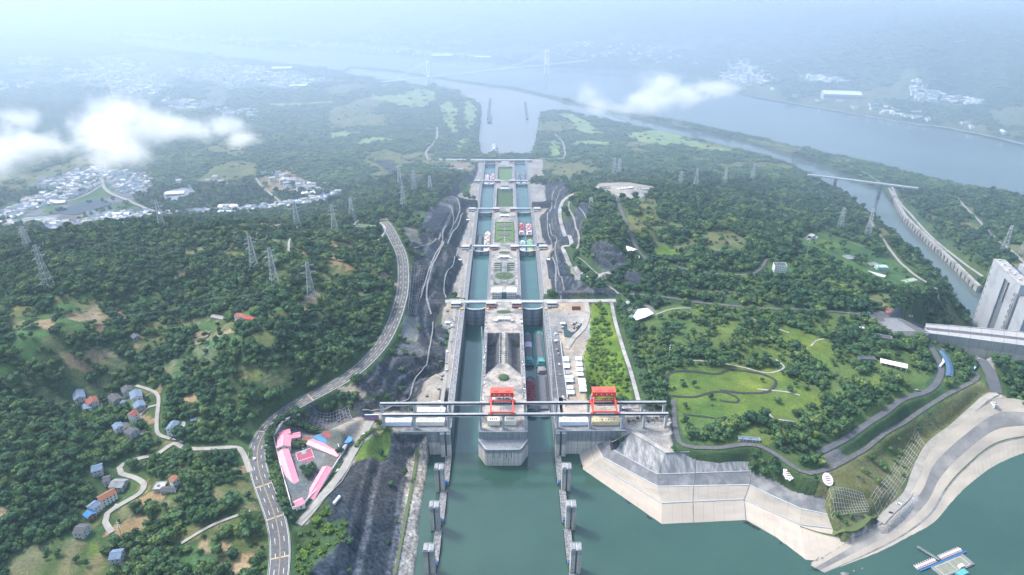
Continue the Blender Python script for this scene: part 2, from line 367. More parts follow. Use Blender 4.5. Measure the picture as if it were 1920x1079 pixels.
def between(f): return [tuple(np.array(u)*(1-f)+np.array(s)*f+np.array((0,0,-2.2*math.sin(math.pi*f)*min(1,max(0,(u[2]-4)/14))))) for u, s in zip(U_r, S_r)]
BANDS = [between(f) for f in (0,.2,.42,.6,.64,1)]
for r0, r1 in zip(BANDS[:-1], BANDS[1:]): under(r0, r1, 1.5)
idx = near(c_f+c_b, 60); d = sdist(idx, [p[:2] for p in c_f]+[p[:2] for p in c_b[::-1]]); notree[idx[d < 14]] = True
k = (d < 40) & (gy[idx] < 1000); 
pl_ = PP([(1700,612),(1740,600),(1870,622),(1870,660),(1850,690),(1800,655),(1760,640)], 36); idx = near(pl_, 2); notree[idx[inside(gx[idx], gy[idx], pl_)]] = True
# ---- roads: (name, width m, material, pixels)
ROADS = [
 ('highway', 18.5, 'asph', "518,1110 523,1079 532,1020 520,970 500,927 480,870 480,820 507,787 560,750 633,720 675,695 710,660 731,625 744,588 753,560 757,527 753,477 733,437 718,416"),
 ('village_road', 6, 'bare', "470,886 455,850 440,840 392,842 350,842 325,832 300,850 265,860 235,868 224,878 228,890 252,897 270,908 262,925 240,940 215,955 202,965 198,980 210,1000"),
 ('village_road', 4.5, 'bare', "320,824 297,815 294,790 297,745 280,732 255,724"),
 ('village_road', 3.5, 'bare', "297,760 280,765 262,780"),
 ('farm_track', 3.5, 'bare', "510,428 530,422 560,428 590,442 620,440 580,450"),
 ('farm_track', 3.5, 'bare', "545,448 541,480"),
 ('farm_track', 3.5, 'bare', "340,1020 400,985 470,960"),
 ('farm_track', 3.5, 'bare', "128,474 160,475 195,466"),
 ('works_road', 9, 'bare', "560,985 590,950 640,888 655,862 690,800 702,780"),
 ('meadow_path', 5.5, 'conc', "1146,566 1155,610 1170,660 1183,700 1197,752"),
 ('crest_road', 11, 'conc', "700,566 1050,566 1100,565 1150,562 1180,560"),
 ('yard_road', 8, 'dirt', "1098,568 1102,590 1094,615 1075,635 1062,655"),
 ('park_road', 6, 'asph', "1262,750 1270,820 1290,838 1340,840 1420,836 1500,884 1530,886 1570,872 1620,845 1700,790 1760,750 1830,712 1828,700"),
 ('park_road', 8, 'dark', "1535,850 1600,815 1650,780 1690,750 1745,730 1763,705 1762,685 1745,650"),
 ('dam_road', 15, 'dark', "1610,590 1680,600 1740,620 1800,655 1850,690 1862,715 1868,738"),
 ('shore_road', 9, 'bare', "1868,738 1845,750 1790,800 1745,835 1720,880 1700,930 1650,980"),
 ('hill_road', 6, 'asph', "1150,365 1160,385 1170,410 1178,430 1190,460 1203,480 1215,492"),
 ('hill_road', 6, 'asph', "1215,492 1260,500 1320,512 1400,516 1425,505 1437,487"),
 ('foot_road', 6, 'asph', "1180,553 1230,556 1320,570 1420,578 1500,582 1560,585 1610,590"),
 ('bench_road', 8, 'conc', "1082,362 1055,380 1050,410 1068,445 1070,458 1055,468 1065,492 1070,500"),
 ('bench_path', 4, 'bare', "1072,370 1066,390 1078,420 1086,450 1082,468"),
 ('valley_road', 9, 'bare', "200,310 192,340 205,362 250,382 300,402 330,410"),
 ('valley_road', 7, 'bare', "190,350 150,372 90,385 0,400"),
 ('valley_road', 6, 'bare', "480,335 492,352 520,375 530,385"),
 ('bank_road', 7, 'bare', "820,240 818,262 800,285 802,300"),
 ('bank_road', 6, 'bare', "1010,300 1040,298 1058,296 1056,270 1040,252"),
 ('river_road', 6, 'bare', "1530,320 1560,350 1590,372 1640,430 1700,505 1760,560 1800,600"),
 ('far_bank_road', 7, 'conc', "1672,352 1690,385 1740,440 1800,490 1842,520"),
 ('far_bank_road', 7, 'bare', "1790,368 1830,410 1880,460 1925,500"),
 ('town_road', 14, 'bare', "210,130 208,160 212,185"),
]
cards = []
for name, wd, m_, s in ROADS:
    if name == 'crest_road':
        pts = [np.array((X, 1010.0, 35.0)) for X in np.arange(-118, 196, 8)]
    else:
        pts = catmull(GP(parse(s)), 6)
    A_ = np.array(pts, float); zz = A_[:,2].copy()
    if name == 'highway':
        for _ in range(45): A_[1:-1,:2] = (A_[:-2,:2]+A_[1:-1,:2]*2+A_[2:,:2])/4
    zz = gz(A_[:,0], A_[:,1])
    for _ in range(6):
        zz[1:-1] = (zz[:-2]+zz[1:-1]*2+zz[2:])/4
    if name in ('highway',):
        for _ in range(60): zz[1:-1] = (zz[:-2]+zz[1:-1]*2+zz[2:])/4
    if name == 'crest_road': zz[:] = 35
    A_[:,2] = zz
    idx = near([tuple(p) for p in A_], wd/2+14); x, y = gx[idx], gy[idx]; best = np.full(len(idx), 1e9); bz = Z[idx].copy()
    for a, b in zip(A_[:-1], A_[1:]):
        dd, t = segdist(x, y, a, b); k = dd < best; best[k] = dd[k]; bz[k] = (a[2]+(b[2]-a[2])*t)[k]
    keep = Z[idx] > -100
    f = (1-smooth(wd/2+2.5, wd/2+10, best))*keep
    Z[idx] = Z[idx]*(1-f)+bz*f
    notree[idx[best < wd/2+6.5]] = True
    cards.append((name, wd, m_, A_))
# ---- land cover outlines (photo pixels on the ground)
# 0 forest 1 olive farmland 2 dark rock 3 pale ground 4 bright lawn 5 grey built ground 6 tan soil 7 pale golf green
# 8 asphalt 9 terraces 10 meadow scrub 11 park grass 12 pale field rows 13 mottled pale rock 14 dark field
AREAS = [
 (1,"267,600 333,590 397,607 467,607 453,627 443,660 400,693 333,713 310,720 240,690"),(6,"213,573 230,580 236,600 222,598"),
 (1,"473,613 533,573 553,573 547,607 520,660 490,670 453,653"),(1,"600,580 610,600 560,690 533,690 570,620"),(1,"447,433 507,420 560,425 620,440 640,460 640,500 600,470 540,450 500,470 470,450"),
 (1,"310,425 370,440 360,450 300,440"),(6,"110,660 135,660 180,700 175,710 120,680"),(9,"193,670 240,680 235,700 205,700"),
 (9,"0,1040 60,1025 100,1010 190,1015 200,1050 205,1120 0,1120"),(4,"167,1018 185,1018 188,1038 175,1040"),
 (1,"235,1065 300,1048 350,1038 385,1045 440,1050 440,1060 360,1062 240,1072"),(6,"411,1013 425,1010 437,1022 430,1038 411,1038"),
 (6,"373,1013 392,1010 393,1038 375,1040"),(6,"420,1079 450,1040 480,1038 470,1060 440,1079"),(9,"450,1010 485,1000 492,1032 452,1037"),
 (1,"411,940 450,895 470,910 480,940"),(1,"145,932 165,912 195,915 190,930 155,945"),(6,"0,955 25,950 20,985 0,990"),(1,"73,745 110,728 120,745 110,758 90,760"),
 (1,"47,785 100,765 140,770 140,785 90,795"),(6,"340,750 368,735 375,755 350,780"),(1,"232,828 300,823 330,828 310,842 240,840"),
 (6,"250,640 262,630 262,650 252,655"),(1,"460,700 520,690 560,700 500,740 460,730"),(6,"590,545 615,560 560,590 540,580"),(1,"600,470 640,480 650,520 620,520"),
 (1,"255,770 300,780 290,810 250,800"),(1,"500,1000 512,1000 520,1040 500,1060"),(1,"120,560 180,545 200,560 150,590"),(1,"20,600 60,590 80,610 30,625"),
 (10,"1108,570 1143,570 1158,640 1178,700 1192,750 1120,757 1097,748 1093,660 1107,620"),
 (11,"1195,600 1250,572 1600,590 1660,640 1750,690 1735,735 1560,825 1430,835 1290,830 1262,760 1200,660"),
 (4,"1250,705 1290,685 1380,690 1450,690 1520,735 1545,760 1500,775 1400,785 1330,790 1260,770"),
 (4,"1460,610 1500,618 1560,645 1570,690 1540,690 1500,650 1450,630"),(15,"1498,438 1540,432 1612,458 1722,505 1728,540 1685,545 1640,528 1560,494 1498,462"),
 (15,"1440,492 1480,490 1500,520 1440,522"),(4,"1222,465 1245,460 1275,468 1275,483 1225,483"),(4,"1513,455 1545,447 1582,462 1545,472"),
 (1,"1310,445 1360,430 1400,450 1400,478 1330,478"),(1,"1190,370 1230,372 1235,420 1200,410"),(1,"1220,420 1240,440 1230,470 1215,450"),
 (7,"727,187 780,167 820,173 813,187 797,200 773,203 740,197"),(7,"827,200 840,187 860,207 853,233 863,250 847,250 830,227"),(7,"867,187 883,190 893,207 890,233 873,247 870,213"),
 (7,"660,267 700,255 750,263 707,265 667,272"),(7,"850,263 873,257 880,265 860,287"),(7,"1040,213 1073,213 1140,253 1087,250 1070,227"),(7,"1027,267 1047,263 1053,293 1033,295"),
 (7,"1070,267 1107,263 1150,267 1133,272 1073,273"),(7,"1173,250 1273,253 1277,273 1223,273 1173,257"),(7,"1280,257 1330,273 1397,287 1347,283 1280,273"),(7,"505,193 627,190 625,195 530,200 507,199"),
 (7,"690,175 740,180 730,190 700,187"),(7,"620,250 650,245 655,256 615,262"),
 (5,"0,437 67,423 93,438 130,437 160,423 217,423 283,410 317,405 295,398 250,372 200,330 167,347 50,367 0,388"),(5,"320,405 460,400 545,390 640,375 635,360 560,375 450,390 330,395"),
 (5,"200,318 270,328 280,360 240,370 200,350"),(5,"400,170 430,165 420,200 360,205"),(12,"290,365 345,352 375,360 320,382"),(14,"90,400 180,370 215,385 140,405"),(12,"40,408 110,404 100,416 60,420"),(14,"155,395 220,393 215,412 150,415"),
 (6,"483,335 540,320 600,345 600,358 500,360"),(5,"150,110 250,100 400,115 560,135 620,150 560,170 430,160 330,150 290,185 210,185 200,150"),(5,"200,62 430,72 640,80 900,98 930,112 850,106 640,92 400,77"),
 (5,"1390,120 1420,125 1400,160 1340,150"),(5,"1500,140 1570,145 1560,158 1500,150"),(5,"1700,180 1850,185 1840,197 1710,190"),
 (2,"675,745 660,728 692,700 733,669 747,643 781,643 786,595 812,604 836,614 833,695 807,708 786,745 720,745"),(2,"770,440 800,400 850,362 872,380 876,400 879,417 866,450 856,473 870,495 855,523 843,560 829,593 786,595 760,590 764,560 772,500 775,470 760,450"),
 (5,"755,600 785,596 782,642 752,640"),(5,"752,425 778,430 790,460 765,450"),(3,"632,728 660,722 690,742 676,748 640,742"),(2,"568,792 578,757 655,757 668,790"),(2,"668,790 660,757 700,748 780,750 778,772 702,775"),
 (2,"735,812 765,832 808,846 776,1120 540,1120 600,1010 620,960 612,925 650,870 725,865"),(13,"765,865 808,848 803,880 790,960 776,1120 730,1120 755,960"),
 (4,"665,865 670,840 700,805 732,805 722,862"),(0,"535,1120 552,990 652,978 645,1010 590,1062 575,1120"),(5,"515,800 560,800 650,795 660,820 650,850 565,952 545,950 515,835"),(3,"600,790 700,790 716,805 660,850 650,820"),
 (3,"560,975 640,880 660,850 668,862 590,960 575,985"),
 (2,"1046,560 1032,533 1023,491 1037,464 1034,455 1017,447 1010,413 1030,391 1023,380 1034,340 1068,340 1050,378 1048,407 1063,429 1070,453 1052,464 1063,495 1077,531 1110,540 1148,544 1165,555 1054,560"),
 (2,"1108,467 1121,451 1170,478 1179,495 1152,513 1130,509 1110,484"),(2,"1083,384 1103,380 1114,393 1099,413 1090,440 1088,464 1075,460 1070,420"),(2,"1170,509 1205,513 1197,542 1174,531"),
 (3,"1070,500 1082,498 1108,520 1140,510 1150,516 1110,528 1080,527"),(3,"1120,345 1180,342 1230,352 1220,362 1180,380 1160,368 1110,358"),(5,"1190,576 1225,570 1228,590 1190,600"),
 (1,"1540,880 1620,850 1700,800 1830,715 1865,735 1800,795 1740,835 1700,900 1660,975 1540,985 1530,930"),
 (3,"1868,738 1920,760 1990,760 1990,860 1920,868 1863,895 1820,935 1763,1010 1630,1080 1573,1099 1510,1070 1640,985 1700,930 1745,840 1800,795"),
 (1,"1400,940 1450,966 1500,988 1516,1050 1560,1035 1640,985 1600,975 1530,985 1500,970"),
 (8,"1612,590 1690,598 1740,625 1720,640 1660,625"),(5,"1700,612 1740,620 1800,650 1770,660"),(4,"1840,672 1920,720 1920,700 1850,665"),(3,"1790,645 1840,670 1870,720 1850,700"),
 (1,"1690,580 1790,600 1800,612 1720,605"),(8,"1530,850 1560,840 1595,858 1570,872 1545,870"),(3,"1165,810 1190,806 1258,845 1250,850 1240,848"),
 (2,"700,300 740,300 745,330 790,330 800,345 760,345"),(5,"860,345 886,342 880,360 862,362"),
 (1,"810,305 890,305 885,330 830,330"),(1,"1300,540 1380,545 1380,556 1300,555"),(11,"1560,680 1620,690 1610,730 1560,740"),
]
STEP_ = 1
wx = (fbm(gx,gy,22,91,3)-.5)*1.0; wy = (fbm(gx,gy,22,95,3)-.5)*1.0
amp = 10+0.012*np.maximum(gy-900,0)
wgx, wgy = gx+wx*amp, gy+wy*amp
for c, s in AREAS:
    poly = [p[:2] for p in GP(parse(s))]
    idx = near(poly, 20)
    hard = c in (3,5,8,2,13)
    k = inside(gx[idx] if hard else wgx[idx], gy[idx] if hard else wgy[idx], poly)
    cover[idx[k]] = c
    if c in (4, 7): notree[idx[k]] = False
for name, wd, m_, A_ in cards:      # verges
    pass
# a patchwork of small plots with hedges between them
def cells(x, y, s, seed):
    r = np.random.default_rng(seed); J = r.random((128,128,3)); i = np.floor(x/s).astype(int); j = np.floor(y/s).astype(int)
    d1 = np.full(len(x), 1e9); d2 = np.full(len(x), 1e9); val = np.zeros(len(x))
    for a in (-1,0,1):
        for b in (-1,0,1):
            q = J[(i+a) & 127, (j+b) & 127]; d = np.hypot((i+a+q[:,0])*s-x, (j+b+q[:,1])*s-y); n_ = d < d1
            d2 = np.where(n_, d1, np.minimum(d2, d)); val = np.where(n_, q[:,2], val); d1 = np.where(n_, d, d1)
    return val, d2-d1
def plots(idx, s, seed, forest=.30):
    v, e = cells(gx[idx]*.8+wx[idx]*22, gy[idx]*1.25+wy[idx]*22, s, seed)
    c = np.select([v < forest, v < .55, v < .68, v < .84], [0, 1, 6, 15], 9); c = np.where(e < 3.0, 0, c); cover[idx] = c
idx = np.nonzero((cover == 1) & (gx < -100) & (gy < 1400))[0]; plots(idx, 30, 77)
idx = np.nonzero((cover == 1) & (gy > 1900) & (gy < 5000))[0]; plots(idx, 75, 78, .4)
# random small clearings and plots in the hill country on the west bank
west = (gx < -150) & (gy > 450) & (gy < 1500) & (cover == 0)
plot = vnoise(gx*1.0+wx*20, gy+wy*20, 26, 501) 
clear_ = fbm(gx, gy, 120, 511) > .57
idx = np.nonzero(west & clear_)[0]; plots(idx, 27, 79, .42)
east = (gx > 150) & (gy > 700) & (gy < 1900) & (cover == 0) & (fbm(gx, gy, 90, 521) > .70)
cover[east] = 1
farv = (gy > 1900) & (cover == 0) & (Z > -78) & (Z < 60) & (np.abs(gx) < 5000)
fv = fbm(gx, gy, 260, 531, 5)
cover[farv & (fv > .60)] = 1
cover[(cover == 5) & (gy > 1500) & (fbm(gx, gy, 60, 541, 3) > .54)] = 15
PAL = {0:((.034,.068,.030),(.062,.105,.040)),1:((.075,.11,.04),(.15,.15,.07)),2:((.018,.024,.032),(.046,.052,.062)),3:((.21,.20,.185),(.37,.34,.30)),4:((.06,.115,.026),(.12,.175,.036)),
 5:((.07,.085,.075),(.20,.20,.19)),6:((.20,.15,.085),(.30,.235,.14)),7:((.14,.22,.07),(.24,.30,.12)),8:((.10,.105,.11),(.13,.135,.14)),9:((.06,.10,.035),(.15,.15,.08)),
 10:((.07,.13,.018),(.14,.21,.03)),11:((.06,.105,.03),(.11,.155,.045)),12:((.22,.22,.20),(.36,.36,.35)),13:((.12,.115,.11),(.36,.33,.28)),14:((.09,.11,.10),(.15,.16,.15)),15:((.045,.10,.035),(.07,.14,.045))}
c0 = np.zeros((16,3)); c1 = np.zeros((16,3))
for k, (a, b) in PAL.items(): c0[k] = a; c1[k] = b
n1 = fbm(gx, gy, 34, 201, 5); n2 = vnoise(gx, gy, 9, 211)
mixv = np.clip((n1-.28)/.44, 0, 1)*.7+n2*.3
# berms on the rock cuts
rk = (cover == 2) & (gy < 2400) & ~wet; fr = Z/11.0-np.floor(Z/11.0); zt_ = np.floor(Z/11.0)*11+np.minimum(1, fr/.74)*11
zw = smooth(2, 10, Z) if False else 1.0
Zr = np.where(rk & (Z > 3), zt_, Z) + (fbm(gx,gy,13,701,4)-.5)*np.where(rk, 4.5, 0)
road_near = np.zeros(len(gx), bool)
for name, wd, m_, A_ in cards:
    idx = near([tuple(p) for p in A_], wd/2+8); best = np.full(len(idx), 1e9)
    for a, b in zip(A_[:-1], A_[1:]): best = np.minimum(best, segdist(gx[idx], gy[idx], a, b)[0])
    road_near[idx[best < wd/2+6]] = True
Z = np.where(road_near, Z, Zr); bench_ = rk & (fr > .78) & (Z > 3)
mixv = np.where(bench_, 1.7, mixv); mixv = np.where(rk & ~bench_, mixv*.8, mixv)
bch = (cover == 3) & (gx > 500) & (gy < 860); mixv = np.where(bch, np.clip(vnoise(Z*5.0+wx*3, gx*.03, 4, 733)*.8+.25*n2, 0, 1), mixv)
rowz = (cover == 9) | (cover == 12) | (cover == 14)
ang = np.floor(vnoise(gx, gy, 60, 601)*4)*.8
rows_ = .5+.5*np.sin((Z*1.0 + (gx*np.cos(ang)+gy*np.sin(ang))*.0)*2*math.pi/4.0)
rows2 = .5+.5*np.sin((gx*.5+gy*.85)*2*math.pi/22)
mixv = np.where(cover == 9, rows_, np.where(rowz, rows2, mixv))
colr = c0[cover]*(1-mixv[:,None]) + c1[cover]*mixv[:,None]
hue = (fbm(gx, gy, 70, 301, 3)-.5)[:,None]
colr = np.clip(colr*(1+hue*np.array([[.5,.1,-.4]])), .005, .9)

# ---- terrain mesh
def grid_mesh(name, zz, colrs, m):
    ny, nx = SH; me = bpy.data.meshes.new(name); n = nx*ny
    me.vertices.add(n); co = np.empty((n,3), np.float32); co[:,0] = gx; co[:,1] = gy; co[:,2] = zz; me.vertices.foreach_set('co', co.ravel())
    a = (np.arange(ny-1)[:,None]*nx+np.arange(nx-1)[None,:]).ravel(); q = np.stack([a, a+1, a+nx+1, a+nx], 1).astype(np.int32)
    me.loops.add(q.size); me.loops.foreach_set('vertex_index', q.ravel()); me.polygons.add(len(q))
    me.polygons.foreach_set('loop_start', np.arange(0, q.size, 4, dtype=np.int32)); me.polygons.foreach_set('use_smooth', np.ones(len(q), bool))
    me.update(calc_edges=True)
    ca = me.color_attributes.new('cover', 'FLOAT_COLOR', 'POINT'); cc = np.ones((n,4), np.float32); cc[:,:3] = colrs; cc[:,3] = (cover == 2)|(cover == 13); ca.data.foreach_set('color', cc.ravel())
    me.materials.append(m); o = bpy.data.objects.new(name, me); COL.objects.link(o); return o
GM = bpy.data.materials.new('ground_cover'); GM.use_nodes = True
t = GM.node_tree; n = t.nodes; L = t.links.new; b = n['Principled BSDF']; b.inputs['Roughness'].default_value = .95; b.inputs['Specular IOR Level'].default_value = .15
at = n.new('ShaderNodeAttribute'); at.attribute_name = 'cover'; geo = n.new('ShaderNodeNewGeometry')
nz = n.new('ShaderNodeTexNoise'); nz.inputs['Scale'].default_value = .45; nz.inputs['Detail'].default_value = 9; nz.inputs['Roughness'].default_value = .7; L(geo.outputs['Position'], nz.inputs['Vector'])
mr = n.new('ShaderNodeMapRange'); mr.inputs[1].default_value = .3; mr.inputs[2].default_value = .7; mr.inputs[3].default_value = .55; mr.inputs[4].default_value = 1.4; L(nz.outputs[0], mr.inputs[0])
nzb = n.new('ShaderNodeTexNoise'); nzb.inputs['Scale'].default_value = .035; nzb.inputs['Detail'].default_value = 8; nzb.inputs['Roughness'].default_value = .7; L(geo.outputs['Position'], nzb.inputs['Vector'])
mrb = n.new('ShaderNodeMapRange'); mrb.inputs[1].default_value = .3; mrb.inputs[2].default_value = .7; mrb.inputs[3].default_value = .7; mrb.inputs[4].default_value = 1.3; L(nzb.outputs[0], mrb.inputs[0])
mm = n.new('ShaderNodeMath'); mm.operation = 'MULTIPLY'; L(mr.outputs[0], mm.inputs[0]); L(mrb.outputs[0], mm.inputs[1])
mpr = n.new('ShaderNodeMapping'); mpr.inputs['Scale'].default_value = (.55,.55,.12); mpr.inputs['Rotation'].default_value = (.3,.2,.5); L(geo.outputs['Position'], mpr.inputs[0])
nr = n.new('ShaderNodeTexNoise'); nr.inputs['Scale'].default_value = .5; nr.inputs['Detail'].default_value = 12; nr.inputs['Roughness'].default_value = .75; L(mpr.outputs[0], nr.inputs['Vector'])
mrr = n.new('ShaderNodeMapRange'); mrr.inputs[1].default_value = .36; mrr.inputs[2].default_value = .66; mrr.inputs[3].default_value = .30; mrr.inputs[4].default_value = 2.1; L(nr.outputs[0], mrr.inputs[0])
vo_ = n.new('ShaderNodeTexVoronoi'); vo_.feature = 'DISTANCE_TO_EDGE'; vo_.inputs['Scale'].default_value = .07
va_ = n.new('ShaderNodeVectorMath'); va_.operation = 'MULTIPLY_ADD'; L(nr.outputs['Color'], va_.inputs[0]); va_.inputs[1].default_value = (9,9,9); L(geo.outputs['Position'], va_.inputs[2]); L(va_.outputs[0], vo_.inputs['Vector'])
vr_ = n.new('ShaderNodeMapRange'); vr_.inputs[1].default_value = .0; vr_.inputs[2].default_value = .07; vr_.inputs[3].default_value = 1.45; vr_.inputs[4].default_value = 1.0; L(vo_.outputs['Distance'], vr_.inputs[0])
mv_ = n.new('ShaderNodeMath'); mv_.operation = 'MULTIPLY'; L(mrr.outputs[0], mv_.inputs[0]); L(vr_.outputs[0], mv_.inputs[1])
mk_ = n.new('ShaderNodeMath'); mk_.operation = 'MULTIPLY'; L(mv_.outputs[0], mk_.inputs[0]); L(mrb.outputs[0], mk_.inputs[1])
mf = n.new('ShaderNodeMix'); mf.data_type = 'FLOAT'; L(at.outputs['Alpha'], mf.inputs[0]); L(mm.outputs[0], mf.inputs[2]); L(mk_.outputs[0], mf.inputs[3])
vm = n.new('ShaderNodeVectorMath'); vm.operation = 'SCALE'; L(at.outputs['Color'], vm.inputs[0]); L(mf.outputs[0], vm.inputs['Scale']); L(vm.outputs[0], b.inputs['Base Color'])
bp = n.new('ShaderNodeBump'); bp.inputs['Strength'].default_value = .8; bp.inputs['Distance'].default_value = 1.6; L(nz.outputs[0], bp.inputs['Height']); L(bp.outputs[0], b.inputs['Normal'])
rk = (cover == 2)

ter = grid_mesh('terrain', Z, colr, GM); tag(ter, kind='structure')

# ---- road ribbons and painted lines
def ribbon(mb, pts, w0, w1, dz, side=None):
    """strip between lateral offsets w0 and w1 (metres, left negative)"""
    A = [np.array(p, float) for p in pts]; rows = []
    for i, p in enumerate(A):
        d = A[min(i+1, len(A)-1)]-A[max(i-1, 0)]; d = d[:2]/(np.linalg.norm(d[:2])+1e-9); nrm = np.array([d[1], -d[0]])
        rows.append([(p[0]+nrm[0]*w0, p[1]+nrm[1]*w0, p[2]+dz), (p[0]+nrm[0]*w1, p[1]+nrm[1]*w1, p[2]+dz)])
    mb.loft(rows)
MROAD = {'asph': ASPH, 'bare': BARE, 'conc': CONC, 'dirt': DIRT, 'dark': ASPH_D}
highway = None
for name, wd, m_, A_ in cards:
    step = 1
    mb = MB()
    if name == 'crest_road':
        for a, b in ((-98,-66),(-28,28),(66,196)): mb.box(a, b, 1010-wd/2, 1010+wd/2, 34.5, 35.45)
    else: ribbon(mb, A_, -wd/2, wd/2, (.45 if name == 'highway' else .95) + .0003*max(0, A_[:,1].mean()-900)*4)
    rd = tag(mb.build(name, MROAD[m_]), kind='structure')
    if name == 'highway': highway = (rd, A_)
# highway markings
rd, A_ = highway
for off in (-.25, .25): pass
mk = MB(); ribbon(mk, A_, -.42, -.17, .50); ribbon(mk, A_, .17, .42, .50); mk.build('centre_line', PAINTY, rd)
mk = MB(); ribbon(mk, A_, -8.6, -8.3, .50); ribbon(mk, A_, 8.3, 8.6, .50); mk.build('edge_line', PAINTW, rd)
for off in (-4.3, 4.3):
    mk = MB(); k = 0
    while k < len(A_)-1:
        ribbon(mk, A_[k:k+2], off-.2, off+.2, .50); k += 3
    mk.build('lane_line', PAINTW, rd)
for k in (6, 14, 22, 38, 50, 90, 130, 150):
    if k+1 < len(A_):
        for half in ((-8.2, -.9), (.9, 8.2)):
            mk = MB(); a, b = A_[k], A_[k]+(A_[k+1]-A_[k])*.26
            ribbon(mk, [a, b], half[0], half[1], .505); mk.build('rumble_band', PAINTY, rd)
# kerb / guard rails
for off in (-9.6, 9.6):
    mk = MB(); ribbon(mk, A_, off-.15, off+.15, 1.25); rows = mk
    for i in range(0, len(A_), 1):
        p = A_[i]; d = A_[min(i+1,len(A_)-1)]-A_[max(i-1,0)]; d = d[:2]/np.linalg.norm(d[:2]); q = (p[0]+d[1]*off, p[1]-d[0]*off)
        mk.box(q[0]-.1, q[0]+.1, q[1]-.1, q[1]+.1, p[2]-.5, p[2]+1.25)
    mk.build('guard_rail', STEEL, rd)

# ---- waters
def water_mat(name, c, c2, rough, s, bump, spec=.5):
    m = mat(name, c, c2, s, rough=rough, spec=spec, contrast=(.3,.7)); t = m.node_tree; n = t.nodes; L = t.links.new
    g = [x for x in n if x.type == 'NEW_GEOMETRY'][0]
    a = n.new('ShaderNodeTexNoise'); a.inputs['Scale'].default_value = .22; a.inputs['Detail'].default_value = 7; L(g.outputs['Position'], a.inputs['Vector'])
    bp = n.new('ShaderNodeBump'); bp.inputs['Strength'].default_value = bump; bp.inputs['Distance'].default_value = .5; L(a.outputs[0], bp.inputs['Height']); L(bp.outputs[0], n['Principled BSDF'].inputs['Normal'])
    return m
WATER_UP = water_mat('reservoir_water', (.034,.080,.060), (.022,.060,.046), .09, .009, .35)
WATER_CH = water_mat('chamber_water', (.042,.115,.108), (.03,.095,.09), .10, .02, .10)
WATER_DN = water_mat('river_water', (.10,.135,.125), (.06,.09,.09), .16, .0016, .10)
WATER_CM = water_mat('channel_water', (.20,.205,.19), (.15,.16,.15), .16, .002, .08)
def sheet(name, pts, z, m, kind='structure'):
    mb = MB(); mb.add([(p[0], p[1], z) for p in pts], [tuple(range(len(pts)))]); o = mb.build(name, m)
    if o.data.polygons[0].normal.z < 0: o.data.flip_normals()
    return tag(o, kind=kind)
def expand(lst, f): 
    c = np.mean(np.array(lst), 0); return [tuple(c+(np.array(p)-c)*f) for p in lst]
sheet('reservoir_water', [(-500,150),(1900,150)]+[tuple(p[:2]) for p in c_f[::-1]]+[(66,c_f[0][1]),(66,671),(-66,671),(-66,690),(-500,690)], 0, WATER_UP)
HX = 34
sheet('chamber_water', [(-64.2,670.9),(-29.8,670.9),(-29.8,1000),(-64.2,1000)], .02, WATER_CH)
sheet('chamber_water', [(29.8,670.9),(64.2,670.9),(64.2,1000),(29.8,1000)], .02, WATER_CH)
HEADS = [706, 996, 1288, 1571, 1866, 2142]
COPE = [35, 12, -9, -32, -52, -52]
WLEV = [0, -1, -23, -42, -64]
for k in range(1, 5):
    for s in (-1, 1):
        lv = WLEV[k] + (4 if (k == 2 and s > 0) else 0) - (2 if (k == 1 and s > 0) else 0) + (5 if (k==4 and s>0) else 0)
        sheet('chamber_water', [(s*47-17.2, HEADS[k]+2), (s*47+17.2, HEADS[k]+2), (s*47+17.2, HEADS[k+1]+4), (s*47-17.2, HEADS[k+1]+4)], lv, WATER_CH)
lw = [p for p in WA]
low = MB(); low.add([(-9000,2152,-85),(9000,2152,-85),(9000,9000,-85),(-9000,9000,-85)], [(0,1,2,3)])
tag(low.build('river_water', WATER_DN), kind='structure')
tag(MB().add([(500,800,-84.95),(9000,800,-84.95),(9000,2151,-84.95),(500,2151,-84.95)], [(0,1,2,3)]).build('ship_channel_water', WATER_DN), kind='structure')
CHAN = PP([(905,303),(890,262),(898,200),(887,187),(860,173),(820,163),(673,143),(650,131),(740,139),(873,159),(973,174),(1073,199),(1140,216),(1190,235),(1100,222),(1060,212),(1018,217),(1014,240),(1008,270),(995,303)], -84.8)
sheet('channel_water', CHAN, -84.8, WATER_CM)
